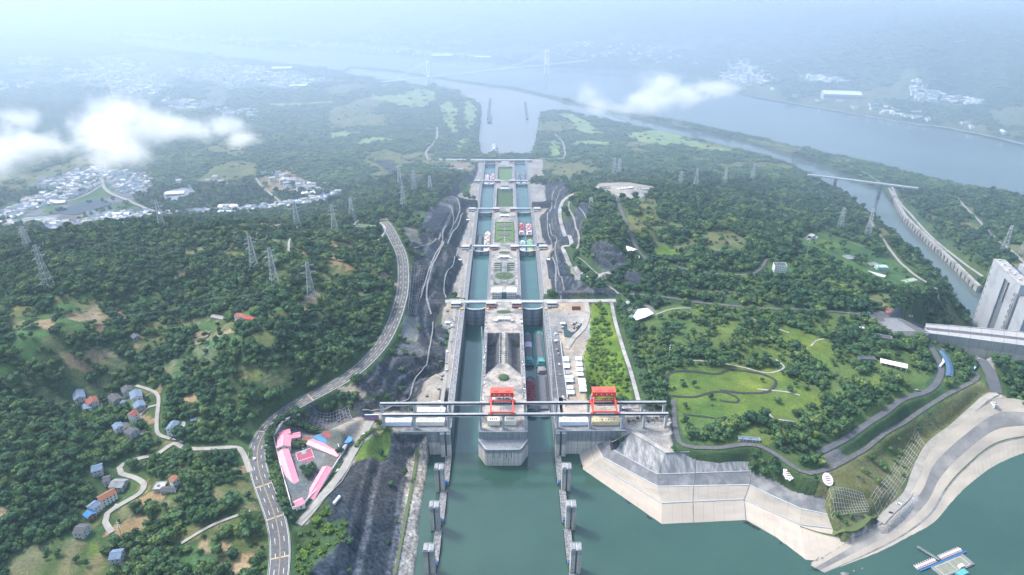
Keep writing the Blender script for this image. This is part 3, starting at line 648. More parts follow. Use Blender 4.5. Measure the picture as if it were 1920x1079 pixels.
# ================================================================ trees
def leaf_mat(name, cs, rough=.8):
    m = bpy.data.materials.new(name); m.use_nodes = True; t = m.node_tree; n = t.nodes; L = t.links.new; b = n['Principled BSDF']
    b.inputs['Roughness'].default_value = rough; b.inputs['Specular IOR Level'].default_value = .25
    oi = n.new('ShaderNodeObjectInfo'); geo = n.new('ShaderNodeNewGeometry')
    nz = n.new('ShaderNodeTexNoise'); nz.inputs['Scale'].default_value = .016; nz.inputs['Detail'].default_value = 4; L(oi.outputs['Location'], nz.inputs['Vector'])
    ad = n.new('ShaderNodeMath'); ad.operation = 'MULTIPLY_ADD'; ad.inputs[1].default_value = .55; L(oi.outputs['Random'], ad.inputs[0])
    sb = n.new('ShaderNodeMath'); sb.operation = 'MULTIPLY_ADD'; sb.inputs[1].default_value = 1.9; sb.inputs[2].default_value = -.74; L(nz.outputs[0], sb.inputs[0]); L(sb.outputs[0], ad.inputs[2])
    rp = n.new('ShaderNodeValToRGB'); e = rp.color_ramp.elements
    for i, c in enumerate(cs):
        if i < 2: el = e[i]
        else: el = e.new(.5)
        el.position = i/(len(cs)-1) if len(cs) > 1 else 0
    for i, c in enumerate(cs): e[i].color = (*c, 1); e[i].position = i/(len(cs)-1)
    L(ad.outputs[0], rp.inputs[0])
    n2 = n.new('ShaderNodeTexNoise'); n2.inputs['Scale'].default_value = .9; L(geo.outputs['Position'], n2.inputs['Vector'])
    mr = n.new('ShaderNodeMapRange'); mr.inputs[1].default_value = .35; mr.inputs[2].default_value = .65; mr.inputs[3].default_value = .6; mr.inputs[4].default_value = 1.45; L(n2.outputs[0], mr.inputs[0])
    vm = n.new('ShaderNodeVectorMath'); vm.operation = 'SCALE'; L(rp.outputs[0], vm.inputs[0]); L(mr.outputs[0], vm.inputs['Scale']); L(vm.outputs[0], b.inputs['Base Color'])
    return m
LEAF = leaf_mat('broadleaf_foliage', [(.021,.064,.034),(.040,.098,.040),(.070,.132,.044),(.13,.185,.052)])
LEAFD = leaf_mat('dark_foliage', [(.018,.048,.024),(.032,.074,.034),(.048,.098,.036)])
LEAFB = leaf_mat('bright_foliage', [(.05,.11,.022),(.085,.16,.025),(.14,.22,.03)])
BARK = mat('bark', (.12,.09,.065), (.07,.055,.04), 1.5)
def ico(c, r, rr, jit=.12, sub=1):
    bm = bmesh.new(); bmesh.ops.create_icosphere(bm, subdivisions=sub, radius=1)
    vs = []
    for v in bm.verts:
        k = 1+rr.uniform(-jit, jit); vs.append((c[0]+v.co.x*r[0]*k, c[1]+v.co.y*r[1]*k, c[2]+v.co.z*r[2]*k))
    fs = [tuple(v.index for v in f.verts) for f in bm.faces]; bm.free(); return vs, fs
def crown_mesh(seed, wd=4.6, h=6.5, base=1.6, lobes=6, leaves=170, conic=False, ls=.85):
    rr = random.Random(seed); mb = MB(); L_ = []
    for i in range(lobes):
        if conic:
            f = i/(lobes-1); c = (rr.uniform(-.3,.3), rr.uniform(-.3,.3), base+f*h*.85+.6); r = (wd*(1-f)*.8+.6, wd*(1-f)*.8+.6, h/lobes*1.0)
        elif i == 0: c = (0,0,base+h*.55); r = (wd*.62, wd*.62, h*.42)
        else:
            a = 2*math.pi*i/(lobes-1)+rr.uniform(-.5,.5); d = wd*rr.uniform(.42,.62); q = rr.uniform(.42,.60)*wd*.9
            c = (d*math.cos(a), d*math.sin(a), base+h*rr.uniform(.30,.72)); r = (q, q, q*rr.uniform(.75,1))
        L_.append((c, r)); mb.add(*ico(c, tuple(k*.86 for k in r), rr, .16))
    for i in range(leaves):
        c, r = L_[rr.randrange(lobes)]
        u = Vector((rr.gauss(0,1), rr.gauss(0,1), rr.gauss(.35,1))).normalized(); k = rr.uniform(.86,1.16)
        p = Vector((c[0]+u.x*r[0]*k, c[1]+u.y*r[1]*k, c[2]+u.z*r[2]*k))
        nrm = (u+Vector((rr.gauss(0,.5), rr.gauss(0,.5), rr.gauss(0,.5)))).normalized(); q = nrm.to_track_quat('Z','Y'); s = ls*rr.uniform(.6,1.3); a = rr.uniform(0,6.28)
        vs = [p + q @ Vector((s*math.cos(a+k2), s*math.sin(a+k2)*.7, 0)) for k2 in (0, 2.1, 4.2)]
        mb.add(vs, [(0,1,2)])
    return mb
protos = bpy.data.collections.new('tree_prototypes')
def proto(coll, mb, name, m):
    o = mb.build(name, m, smooth=False); COL.objects.unlink(o); coll.objects.link(o); return o
PC = {k: bpy.data.collections.new('prototypes_'+k) for k in ('forest','far','shrub','dark')}
crowns = []
for i in range(5):
    o = proto(PC['forest'], crown_mesh(10+i, wd=4.4+.5*(i%3), h=6+.9*(i%2), lobes=5+i%3), 'crown', LEAF); crowns.append(o)
for i in range(2): proto(PC['forest'], crown_mesh(30+i, wd=3.8, h=7.5, base=1.5, lobes=7, leaves=170), 'crown', LEAFD)
for i in range(3): proto(PC['far'], crown_mesh(40+i, wd=5, h=5, base=.5, lobes=4, leaves=40, ls=1.3), 'crown', LEAF)
for i in range(3): proto(PC['shrub'], crown_mesh(50+i, wd=3.2, h=3.2, base=.2, lobes=5, leaves=110, ls=.7), 'crown', LEAFB)
for i in range(2): proto(PC['dark'], crown_mesh(60+i, wd=4.2, h=6, lobes=6), 'crown', LEAFD)
def scatter(name, pts, scl, coll, label=None):
    """one object of instanced crowns: far too many to count"""
    me = bpy.data.meshes.new(name); me.vertices.add(len(pts)); me.vertices.foreach_set('co', np.asarray(pts, np.float32).ravel())
    a = me.attributes.new('scl', 'FLOAT_VECTOR', 'POINT'); a.data.foreach_set('vector', np.asarray(scl, np.float32).ravel()); me.update()
    o = bpy.data.objects.new(name, me); COL.objects.link(o); o['kind'] = 'stuff'
    ng = bpy.data.node_groups.new(name+'_nodes', 'GeometryNodeTree')
    ng.interface.new_socket('Geometry', in_out='INPUT', socket_type='NodeSocketGeometry'); ng.interface.new_socket('Geometry', in_out='OUTPUT', socket_type='NodeSocketGeometry')
    N = ng.nodes; L = ng.links.new; gi = N.new('NodeGroupInput'); go = N.new('NodeGroupOutput')
    ci = N.new('GeometryNodeCollectionInfo'); ci.inputs[0].default_value = coll; ci.inputs[1].default_value = True; ci.inputs[2].default_value = True
    ip = N.new('GeometryNodeInstanceOnPoints'); ip.inputs['Pick Instance'].default_value = True
    rv = N.new('FunctionNodeRandomValue'); rv.data_type = 'FLOAT_VECTOR'; rv.inputs[0].default_value = (0,0,0); rv.inputs[1].default_value = (.12,.12,6.28)
    ri = N.new('FunctionNodeRandomValue'); ri.data_type = 'INT'; ri.inputs[4].default_value = 0; ri.inputs[5].default_value = 50
    na = N.new('GeometryNodeInputNamedAttribute'); na.data_type = 'FLOAT_VECTOR'; na.inputs[0].default_value = 'scl'
    L(gi.outputs[0], ip.inputs['Points']); L(ci.outputs[0], ip.inputs['Instance']); L(rv.outputs[0], ip.inputs['Rotation']); L(na.outputs[0], ip.inputs['Scale']); L(ri.outputs[2], ip.inputs['Instance Index'])
    L(ip.outputs[0], go.inputs[0]); md = o.modifiers.new('scatter', 'NODES'); md.node_group = ng
    return o
DENS = np.zeros(16); DENS[[0,1,4,5,6,7,9,10,11,14,15]] = [.97,.10,.025,.02,.03,.03,.05,.42,.50,.05,.04]
DENS[2] = .03
cv = cover.reshape(SH); nt_ = notree.reshape(SH)
def at_grid(x, y):
    i = np.clip(np.rint(np.interp(x, xs, np.arange(len(xs)))).astype(int), 0, len(xs)-1); j = np.clip(np.rint(np.interp(y, ys, np.arange(len(ys)))).astype(int), 0, len(ys)-1)
    return cv[j,i], nt_[j,i]
KEEP_OUT = []      # (x, y, r) round buildings, filled below
def jitter_grid(y0, y1, step):
    hw = (y1*cp_+CAMZ*sp_)*.78+120
    X, Y = np.meshgrid(np.arange(-hw, hw, step), np.arange(y0, y1, step)); X = X.ravel()+rng.uniform(-.48,.48,X.size)*step; Y = Y.ravel()+rng.uniform(-.48,.48,Y.size)*step
    dep = Y*cp_+600*sp_; k = np.abs(X-CAMX) < dep*.77+40; return X[k], Y[k]
def build_forest():
    F = {'forest': ([], []), 'far': ([], []), 'shrub': ([], []), 'dark': ([], [])}
    keep = np.array(KEEP_OUT) if KEEP_OUT else np.zeros((0,3))
    for y0, y1, step, kind, s0 in ((420,900,5.6,'forest',.92),(900,1300,6.3,'forest',1.04),(1300,1900,8.5,'forest',1.25),(1900,3200,12.5,'far',1.75),(3200,5200,24,'far',3.0),(5200,8000,48,'far',5.5)):
        X, Y = jitter_grid(y0, y1, step); c, ntr = at_grid(X, Y); z = gz(X, Y)
        park = c == 11; den = DENS[c].copy()
        nn = fbm(X, Y, 45, 811, 3)
        den = np.where(park, np.where(nn > .485, .95, .15), den)
        den = np.where(c == 10, np.where(nn > .52, .85, .30), den)
        den = np.where((c == 0) & (Y < 1900), np.where(fbm(X, Y, 38, 821, 3) > .36, .97, .45), den)
        ok = (rng.random(len(X)) < den) & ~ntr & (z > -84+1)
        ok &= ~((z < 1.5) & (Y < 760)); ok &= ~((np.abs(X) < 74) & (Y > 600) & (Y < 2190))
        if len(keep) and y0 < 1300:
            for q in range(0, len(keep), 40):
                kk = keep[q:q+40]; ok &= (((X[:,None]-kk[None,:,0])**2+(Y[:,None]-kk[None,:,1])**2) > kk[None,:,2]**2).all(1)
        # hidden behind ridges is fine; keep only chosen
        X, Y, z, c = X[ok], Y[ok], z[ok], c[ok]
        s = s0*np.clip(rng.lognormal(-.02, .30, len(X)), .45, 1.9)*np.where((c == 1)|(c == 9), .7, 1)
        sz = s*rng.uniform(.8, 1.25, len(X))*(1 if y0 < 1900 else .55)
        bright = (c == 10) | ((c == 11) & (rng.random(len(X)) < .12)) | ((c == 0) & (Y < 640) & (X > -230) & (X < -120))
        for kd, m in (('shrub', bright), (kind, ~bright)):
            F[kd][0].append(np.stack([X[m], Y[m], z[m]-.4], 1)); F[kd][1].append(np.stack([s[m], s[m], sz[m]], 1))
    tot = 0
    P_ = {k: (np.concatenate(v[0]), np.concatenate(v[1])) for k, v in F.items() if v[0]}
    # the 300 crowns that show largest are trees of their own
    p, s = P_['forest']; q = p-np.array([[CAMX,0,CAMZ]]); dep = q[:,1]*cp_-q[:,2]*sp_; up = q[:,1]*sp_+q[:,2]*cp_
    px = 960+FPX*(q[:,0]-q[:,1]*math.sin(R(-YAW)))/dep; py = 539.5-FPX*up/dep
    vis = (px > 4) & (px < 1916) & (py > 4) & (py < 1072)
    size = np.where(vis, s[:,0]*s[:,2]/dep**2, 0); top = np.argsort(-size)[:300]
    m = np.ones(len(p), bool); m[top] = False
    for k, (pp, ss) in P_.items():
        if k == 'forest': pp, ss = pp[m], ss[m]
        if len(pp): scatter({'forest':'woodland','far':'distant_woodland','shrub':'scrub','dark':'copse'}[k], pp, ss, PC[k]); tot += len(pp)
    print('TREES', tot, {k: len(v[0]) for k, v in P_.items()})
    return p[top], s[top], px[top], py[top]
# ================================================================ ship lock
def tide_mat(name, dark, pale, zc=19.0, span=5, streak=1.0):
    """concrete bleached below the old flood line, streaked above it"""
    m = bpy.data.materials.new(name); m.use_nodes = True; t = m.node_tree; n = t.nodes; L = t.links.new; b = n['Principled BSDF']; b.inputs['Roughness'].default_value = .9; b.inputs['Specular IOR Level'].default_value = .25
    geo = n.new('ShaderNodeNewGeometry'); sx = n.new('ShaderNodeSeparateXYZ'); L(geo.outputs['Position'], sx.inputs[0])
    nz = n.new('ShaderNodeTexNoise'); nz.inputs['Scale'].default_value = .10; nz.inputs['Detail'].default_value = 6; L(geo.outputs['Position'], nz.inputs['Vector'])
    a = n.new('ShaderNodeMath'); a.operation = 'MULTIPLY_ADD'; a.inputs[1].default_value = span; L(nz.outputs[0], a.inputs[0]); L(sx.outputs['Z'], a.inputs[2])
    mr = n.new('ShaderNodeMapRange'); mr.inputs[1].default_value = zc+span*.5-1.6; mr.inputs[2].default_value = zc+span*.5+1.6; L(a.outputs[0], mr.inputs[0])
    mp = n.new('ShaderNodeMapping'); mp.inputs['Scale'].default_value = (.05,.05,1.1); L(geo.outputs['Position'], mp.inputs[0])
    n2 = n.new('ShaderNodeTexNoise'); n2.inputs['Scale'].default_value = 1; n2.inputs['Detail'].default_value = 5; L(mp.outputs[0], n2.inputs['Vector'])
    mp3 = n.new('ShaderNodeMapping'); mp3.inputs['Scale'].default_value = (.5,.5,.03); L(geo.outputs['Position'], mp3.inputs[0])
    n3 = n.new('ShaderNodeTexNoise'); n3.inputs['Scale'].default_value = 1; n3.inputs['Detail'].default_value = 6; L(mp3.outputs[0], n3.inputs['Vector'])
    mu = n.new('ShaderNodeMath'); mu.operation = 'MULTIPLY_ADD'; mu.inputs[1].default_value = .6; L(n2.outputs[0], mu.inputs[0]); L(n3.outputs[0], mu.inputs[2])
    m3 = n.new('ShaderNodeMapRange'); m3.inputs[1].default_value = .55; m3.inputs[2].default_value = 1.05; m3.inputs[3].default_value = 1-.38*streak; m3.inputs[4].default_value = 1+.3*streak; L(mu.outputs[0], m3.inputs[0])
    mx = n.new('ShaderNodeMix'); mx.data_type = 'RGBA'; L(mr.outputs[0], mx.inputs[0]); mx.inputs[6].default_value = (*pale,1); mx.inputs[7].default_value = (*dark,1)
    vm = n.new('ShaderNodeVectorMath'); vm.operation = 'SCALE'; L(mx.outputs[2], vm.inputs[0]); L(m3.outputs[0], vm.inputs['Scale']); L(vm.outputs[0], b.inputs['Base Color'])
    return m
TIDE = tide_mat('bleached_lock_concrete', (.21,.225,.24), (.50,.46,.41))
TIDE2 = tide_mat('bleached_bank_concrete', (.17,.18,.19), (.47,.43,.37), zc=15)
CHW = mat('chamber_wall_concrete', (.22,.235,.25), (.14,.155,.17), .15, c3=(.12,.13,.14), s3=.07, stretch=(1,.4,.15))
DECK = mat('lock_deck', (.37,.33,.285), (.21,.20,.19), .13, c3=(.13,.135,.145), s3=.055, contrast=(.42,.56), bump=.2)
CHIP = mat('gravelly_deck', (.27,.27,.275), (.10,.105,.115), .5, contrast=(.42,.58))
ROCKD = mat('pit_rock', (.12,.13,.145), (.06,.065,.075), .12, bump=1.5, bscale=.3)
GATE = mat('gate_steel', (.36,.40,.44), (.27,.30,.34), .12, rough=.6)
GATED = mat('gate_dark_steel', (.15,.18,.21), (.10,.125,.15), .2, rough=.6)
GARD = mat('garden_hedge', (.06,.115,.03), (.035,.07,.022), .5, bump=.8)
GARDL = mat('garden_lawn', (.11,.19,.05), (.07,.13,.035), .3)
GARDP = mat('flower_bed', (.15,.12,.13), (.10,.09,.10), .5)
SEG = [(671,1014),(1014,1306),(1306,1589),(1589,1884),(1884,2160)]
SEGN = ['upstream-most', 'second', 'third', 'fourth', 'downstream-most']
def railing(mb, pts, h=1.1, r=.09, post=6):
    pts = [Vector(p) for p in pts]
    for a, b in zip(pts[:-1], pts[1:]):
        up = Vector((0,0,h)); mb.bar(a+up, b+up, r*1.3, 4); mb.bar(a+up*.5, b+up*.5, r*.7, 4)
        n_ = max(1, int((b-a).length/post))
        for i in range(n_+1): p = a.lerp(b, i/n_); mb.bar(p, p+up, r, 4)
for k, (y0, y1) in enumerate(SEG):
    c = COPE[k]
    for s in (-1, 1):
        side = 'west' if s < 0 else 'east'
        t = empty('lock_side_wall', (s*68, (y0+y1)/2, c), 0, f'outer concrete wall on the {side} side of the {SEGN[k]} pair of lock chambers', 'lock wall')
        def lb(mb): # move to parent space
            mb.v = [(x-s*68, y-(y0+y1)/2, z-c) for x, y, z in mb.v]; return mb
        n_ = int((y1-y0)/24); ds = (y1-y0)/n_
        for i in range(n_):
            a, b = y0+i*ds+.12, y0+(i+1)*ds-.12
            lb(MB().box(min(s*64,s*71.5), max(s*64,s*71.5), a, b, -113, c+.1)).build('wall_block', CHW, t)
        mb = MB(); mb.box(min(s*64,s*64.5), max(s*64,s*64.5), y0, y1, c+.1, c+.6); lb(mb).build('coping', CONC_B, t)
        mb = MB(); railing(mb, [(s*64.3, y0, c+.6), (s*64.3, y1, c+.6)], post=9); lb(mb).build('railing', STEEL, t)
        mb = MB(); mb.box(min(s*65,s*71.4), max(s*65,s*71.4), y0+.2, y1-.2, c+.1, c+.22); lb(mb).build('gravel_strip', CHIP, t)
        mb = MB(); mb.box(min(s*71.5,s*72.1), max(s*71.5,s*72.1), y0+2, y1-2, c-1, c+.9); lb(mb).build('kerb_wall', CONC_B, t)
def lift(mb, o): mb.v = [(x-o[0], y-o[1], z-o[2]) for x, y, z in mb.v]; return mb
def island(k, pieces, extra=()):
    y0, y1 = SEG[k]; c = COPE[k]; o = (0, (y0+y1)/2, c)
    t = empty('lock_centre_island', o, 0, f'concrete island between the two {SEGN[k]} lock chambers', 'lock island')
    for p in pieces:
        z0, m_ = (-113, DECK)
        lift(MB().prism(p, z0, c), o).build('deck', m_, t)
    for s in (-1, 1):
        yy = y0+16 if k == 0 else y0
        lift(MB().box(min(s*29.6,s*30.05), max(s*29.6,s*30.05), y0+(0.1), y1, c+.002, c+.45), o).build('coping', CONC_B, t)
        mb = MB(); railing(mb, [(s*29.7, y0+.5, c+.4), (s*29.7, y1, c+.4)], post=9); lift(mb, o).build('railing', STEEL, t)
        lift(MB().box(min(s*25.4,s*29.2), max(s*25.4,s*29.2), y0+(118 if k == 0 else 12), y1-(110 if k == 0 else 16), c+.0, c+.14), o).build('gravel_strip', CHIP, t)
        n_ = int((y1-y0)/24); ds = (y1-y0)/n_
        for i in range(n_):
            lift(MB().box(min(s*29.6,s*30.03), max(s*29.6,s*30.03), y0+i*ds+.12, y0+(i+1)*ds-.12, -113, c), o).build('wall_block', CHW, t)
    return t, o
y0, y1 = SEG[0]
t0, o0 = island(0, [[(-29.6,671),(29.6,671),(29.6,788),(24.5,788),(5,818),(5,905),(-6,905),(-6,818),(-25,788),(-29.6,788)],
    [(-29.6,788),(-25,788),(-25,905),(-29.6,905)],[(24.5,788),(29.6,788),(29.6,905),(24.5,905)],[(-29.6,905),(29.6,905),(29.6,1014),(-29.6,1014)]])
for a, b in ((-25,-6),(5,24.5)):
    lift(MB().prism([(a,788),(b,788),(b,905),(a,905)], -113, lambda x, y: 14), o0).build('pit_floor', ROCKD, t0)
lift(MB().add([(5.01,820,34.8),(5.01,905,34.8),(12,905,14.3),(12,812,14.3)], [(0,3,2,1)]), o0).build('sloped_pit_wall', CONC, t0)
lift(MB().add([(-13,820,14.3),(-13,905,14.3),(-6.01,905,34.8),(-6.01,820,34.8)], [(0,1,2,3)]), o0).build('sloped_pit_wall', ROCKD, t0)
mb = MB()
for s in (-1, 1):
    pass
railing(mb, [(-25,788,35.1),(-6,818,35.1),(-6,905,35.1)], post=5); railing(mb, [(24.5,788,35.1),(5,818,35.1),(5,905,35.1)], post=5); lift(mb, o0).build('pit_railing', WHITE, t0)
for k in (1, 2): island(k, [[(-29.6,SEG[k][0]),(29.6,SEG[k][0]),(29.6,SEG[k][1]),(-29.6,SEG[k][1])]])
for k in (3, 4):
    a, b = SEG[k]; a2, b2 = a+70-(k-3)*20, b-75
    tk, ok_ = island(k, [[(-29.6,a),(29.6,a),(29.6,a2),(-29.6,a2)],[(-29.6,b2),(29.6,b2),(29.6,b),(-29.6,b)],[(-29.6,a2),(-22,a2),(-22,b2),(-29.6,b2)],[(22,a2),(29.6,a2),(29.6,b2),(22,b2)]])
    lift(MB().prism([(-22,a2),(22,a2),(22,b2),(-22,b2)], -113, COPE[k]-6), ok_).build('sunken_lawn', GARDL if k == 4 else GARD, tk)
# island nose facing the reservoir
t = empty('island_nose', (0,660,0), 0, 'pale wedge-shaped concrete nose of the centre island standing in the reservoir', 'lock nose')
up = [(-30,671.0),(-30,668),(-28,666.5),(28,666.5),(30,668),(30,671.0)]
lift(MB().prism(up, 20, 35), (0,660,0)).build('upper_wall', TIDE, t)
lowr = [(-30.5,670.9),(-30.5,664),(-22,647.5),(-19,646),(19,646),(22,647.5),(30.5,664),(30.5,670.9)]
n_ = len(lowr)-1
lift(MB().prism(lowr, -14, 24), (0,660,0)).build('lower_wall', TIDE, t)
mb = MB()
ins = [(-29.5,664.5),(-21.3,648.6),(-18.6,647.2),(18.6,647.2),(21.3,648.6),(29.5,664.5)]
railing(mb, [(x,y,24) for x, y in ins], post=4, r=.12); lift(mb, (0,660,0)).build('ledge_railing', STEEL, t)
mb = MB()
for a, b in zip(ins[:-1], ins[1:]):
    d = Vector((b[0]-a[0], b[1]-a[1])); mb.obox(((a[0]+b[0])/2, (a[1]+b[1])/2), d, d.length/2, .9, 24.01, 24.5)
lift(mb, (0,660,0)).build('ledge_walkway', CONC_B, t)
for x in (-19,-13,-6.5,0,6.5,13,19): lift(MB().box(x-.14,x+.14,645.93,646.05,-1,23.6), (0,660,0)).build('joint_line', CONC_D, t)
for x in (-12,-4,4,10): lift(MB().box(x-.5,x+.5,645.9,646.1,12,23.5), (0,660,0)).build('drain_stain', CONC_D, t)
for x in (-27,-20,-12,-4,4,12,20,27): lift(MB().box(x-.1,x+.1,666.42,666.6,24.4,34.8), (0,660,0)).build('joint_line', CONC_D, t)
lift(MB().box(-30.2,30.2,666.3,667,34.7,35.7), (0,660,0)).build('parapet', CONC_B, t)
# front retaining walls beside the entrances
for s, x1 in ((-1,-125),(1,150)):
    x0 = s*64; side = 'west' if s < 0 else 'east'
    t = empty('entrance_wall', (s*90, 668, 0), 0, f'high concrete retaining wall on the {side} side of the lock entrance, bleached below', 'retaining wall')
    o = (s*90,668,0)
    xs_ = np.linspace(x0+s*13, x1, 9)
    for i in range(8):
        a, b = sorted((xs_[i]+s*.1, xs_[i+1]-s*.1)); lift(MB().box(a, b, 667+.05*(i%2), 680, -14, 35), o).build('wall_panel', TIDE, t)
    a, b = sorted((x0, x0+s*5.2)); lift(MB().box(a, b, 662, 680, -14, 35.1), o).build('pier', TIDE, t)
    a, b = sorted((x0+s*7.4, x0+s*13)); lift(MB().box(a, b, 662, 680, -14, 35.1), o).build('pier', TIDE, t)
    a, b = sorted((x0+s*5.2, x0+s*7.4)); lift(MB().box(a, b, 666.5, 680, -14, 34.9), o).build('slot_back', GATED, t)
    a, b = sorted((x0, x1)); lift(MB().box(a, b, 666.8, 667.4, 35.15, 36.1), o).build('parapet', CONC_B, t)
    lift(MB().box(a, b, 667.4, 679.9, 35.12, 35.3), o).build('apron', CONC_D, t)
# ---- mitre gates
def make_leaf(s, c, bot):
    """one gate leaf, hinge at x=-17 for s=-1; built about the gate centre line"""
    L_ = empty('gate_leaf'); skin = MB(); rows = []; N_ = 10
    def pt(u, off): # u 0 hinge .. 1 mitre
        x = s*17.1*(1-u); y = -6.3*u - 2.2*math.sin(u*math.pi) + off; return x, y
    top, b_ = c-4.5, bot
    r0 = [(*pt(i/N_, 0), b_) for i in range(N_+1)]; r1 = [(p[0], p[1], top) for p in r0]
    r2 = [(pt(i/N_, 2.2)[0], pt(i/N_, 2.2)[1], top) for i in range(N_+1)]; r3 = [(p[0], p[1], b_) for p in r2]
    skin.loft([r0, r1, r2, r3]); skin.build('skin_plate', GATE, L_)
    for j in range(6):
        z = b_+(top-b_)*(j+.5)/6; rb = MB(); q = [(pt(i/N_, -.35)[0], pt(i/N_, -.35)[1]) for i in range(N_+1)]
        rb.loft([[(x, y, z-.22) for x, y in q], [(x, y, z+.22) for x, y in q], [(x, y+.4, z+.3) for x, y in q]]); rb.build('rib', GATED, L_)
    for u0, u1 in ((.84,.89),(.94,.985)):
        bd = MB(); a = pt(u0, -.5); b2 = pt(u1, -.5); bd.loft([[(*a, b_), (*a, top+.3)], [(*b2, b_), (*b2, top+.3)]]); bd.build('centre_band', GATED, L_)
    wk = MB(); q = [pt(i/N_, -1.2) for i in range(N_+1)]; q2 = [pt(i/N_, 2.4) for i in range(N_+1)]
    wk.loft([[(x,y,top-.3) for x,y in q],[(x,y,top+.25) for x,y in q],[(x,y,top+.25) for x,y in q2]]); wk.build('walkway', CONC_B, L_)
    rl = MB(); railing(rl, [(x,y,top+.2) for x,y in q], post=3); rl.build('handrail', WHITE, L_)
    for i in range(1, N_, 2):
        a = pt(i/N_, -1.5); MB().box(a[0]-.45, a[0]+.45, a[1]-.5, a[1]+.3, top-2.2, top-.2).build('fender', GATED, L_)
    return L_
for k in range(1, 6):
    c = COPE[k-1]; bot = WLEV[k-1]-10
    for s in (-1, 1):
        ch = 'west' if s < 0 else 'east'
        for q in (-1, 1):
            L_ = make_leaf(q, c, bot); L_.location = (s*47, HEADS[k], 0)
            tag(L_, f'{"west" if q<0 else "east"} steel leaf of the {["","first","second","third","fourth","last"][k]} closed gate, {ch} lane', 'lock gate', 'mitre gate leaves of the ship lock')
        b_ = empty('gate_bridge', (s*47, HEADS[k]+12, c), 0, f'road bridge over the {["","first","second","third","fourth","last"][k]} closed gate of the {ch} lock lane', 'bridge', 'road bridges over the lock gates')
        MB().box(-18.9,18.9,-4.5,4.5,-.9,.5).build('bridge_deck', CONC_B, b_)
        for yy in (-4.5, 4.2): MB().box(-18.9,18.9,yy,yy+.3,.5,1.5).build('parapet', CONC_B, b_)
        MB().box(-18,18,-3.4,-2.2,-2.6,-.9).build('girder', CONC_D, b_); MB().box(-18,18,2.2,3.4,-2.6,-.9).build('girder', CONC_D, b_)
    # machine houses
    for x in (-79,-21,21,79):
        h = empty('machine_house', (x, HEADS[k]+.5, c), 0, f'flat-roofed gate machine house, {"outer" if abs(x)>50 else "inner"} one on the {"west" if x<0 else "east"} lane at the {["","first","second","third","fourth","last"][k]} closed gate', 'machine house', 'gate machine houses')
        MB().box(-7.5,7.5,-5,6,0,4.6).build('wall', GATED, h)
        MB().box(-8,8,-4.6,6.0,4.6,5.3).build('roof', CONC_B, h)
        for i in range(6): MB().box(-6.9+i*2.4,-5.2+i*2.4,-5.06,-4.95,1.2,3.9).build('window', GLASS, h)
        MB().box(-8,8,-11,-5.01,0,2.4).build('annex', CONC_D if abs(x) > 50 else mat('dull_maroon', (.16,.06,.07), (.12,.05,.06), .4), h)
        g = empty('gate_winch', ((68.5 if abs(x) > 50 else 26.5)*(1 if x > 0 else -1), HEADS[k]-14, c), 0, f'round yellow gate operating gear, {"outer" if abs(x)>50 else "inner"} one on the {"west" if x<0 else "east"} lane at the {["","first","second","third","fourth","last"][k]} closed gate', 'winch', 'yellow gate operating gears')
        MB().bar((0,0,0),(0,0,1.7),2.5,16).build('gear_drum', YEL, g); MB().bar((0,0,1.7),(0,0,2.3),1.1,12).build('cap', CONC_B, g)
        d = 1 if (x > 50 or (x < 0 and x > -50)) else -1
        MB().box(min(0,d*9),max(0,d*9),-.5,.5,.5,1.2).build('rack_arm', CONC_D, g)
# ---- small twin kiosks, flower beds on the islands
def kiosk(x, y, z, w_, d_, h_, lab, nm='control_kiosk', roof=WHITE, wall=WALLW):
    t = empty(nm, (x, y, z), 0, lab, 'kiosk' if nm == 'control_kiosk' else 'shed')
    MB().box(-w_/2,w_/2,-d_/2,d_/2,0,h_).build('wall', wall, t); MB().box(-w_/2-.4,w_/2+.4,-d_/2-.4,d_/2+.4,h_,h_+.5).build('roof', roof, t)
    MB().box(-w_/4,w_/4,-d_/2-.06,-d_/2+.05,.9,h_-.7).build('window', GLASS, t); return t
kio = [(0,712,35,'in front of the red crane bay'),(0,946,35,'beyond the pits on the first island'),(0,1239,12,'before the third gates'),(0,1528,-9,'near the far end of the long garden'),(0,1800,-32,'on the fourth island')]
for i, (x, y, z, wh) in enumerate(kio):
    yy = 737 if i == 0 else y
    for s in (-1, 1):
        kiosk(s*5.2, yy, z, 8.6, 7, 3.2, f'{"west" if s<0 else "east"} white twin control kiosk {wh}')
        kiosk(s*12.5, yy-5.5, z, 2.6, 2.6, 2.6, f'tiny white cabin {"west" if s<0 else "east"} of the twin kiosks {wh}', 'guard_cabin')
    if i:
        b_ = empty('oval_flower_bed', (0, yy+26, z), 0, f'dark oval flower bed {wh}', 'flower bed')
        pts = [(12.5*math.cos(a), 5.5*math.sin(a)) for a in np.linspace(0, 2*math.pi, 28, endpoint=False)]
        MB().prism(pts, 0, .5).build('kerb', CONC, b_); MB().prism([(p[0]*.93, p[1]*.9) for p in pts], .5, 1.1).build('hedge', GARD, b_)
for x, y, z, lab in ((-90,722,35,'white hut on the sandy yard west of the lock entrance'),(-83,725,35,'small white cabin on the sandy yard west of the lock'),(-88,934,35,'white cabin beside the west lock wall near the first closed gate'),(92,930,35,'white cabin on the east works yard'),
        (-88,1225,12,'white cabin west of the second chambers'),(88,1225,12,'white cabin east of the second chambers'),(-86,1500,-9,'white cabin west of the third chambers'),(28,935,35,'white container at the east edge of the first island'),(-27,722,35,'white locker at the west edge of the island front'),(27,722,35,'white locker at the east edge of the island front')):
    kiosk(x, y, z, 7 if abs(x) > 50 and 'small' not in lab else 2.6, 4.5, 2.8, lab, 'site_cabin')
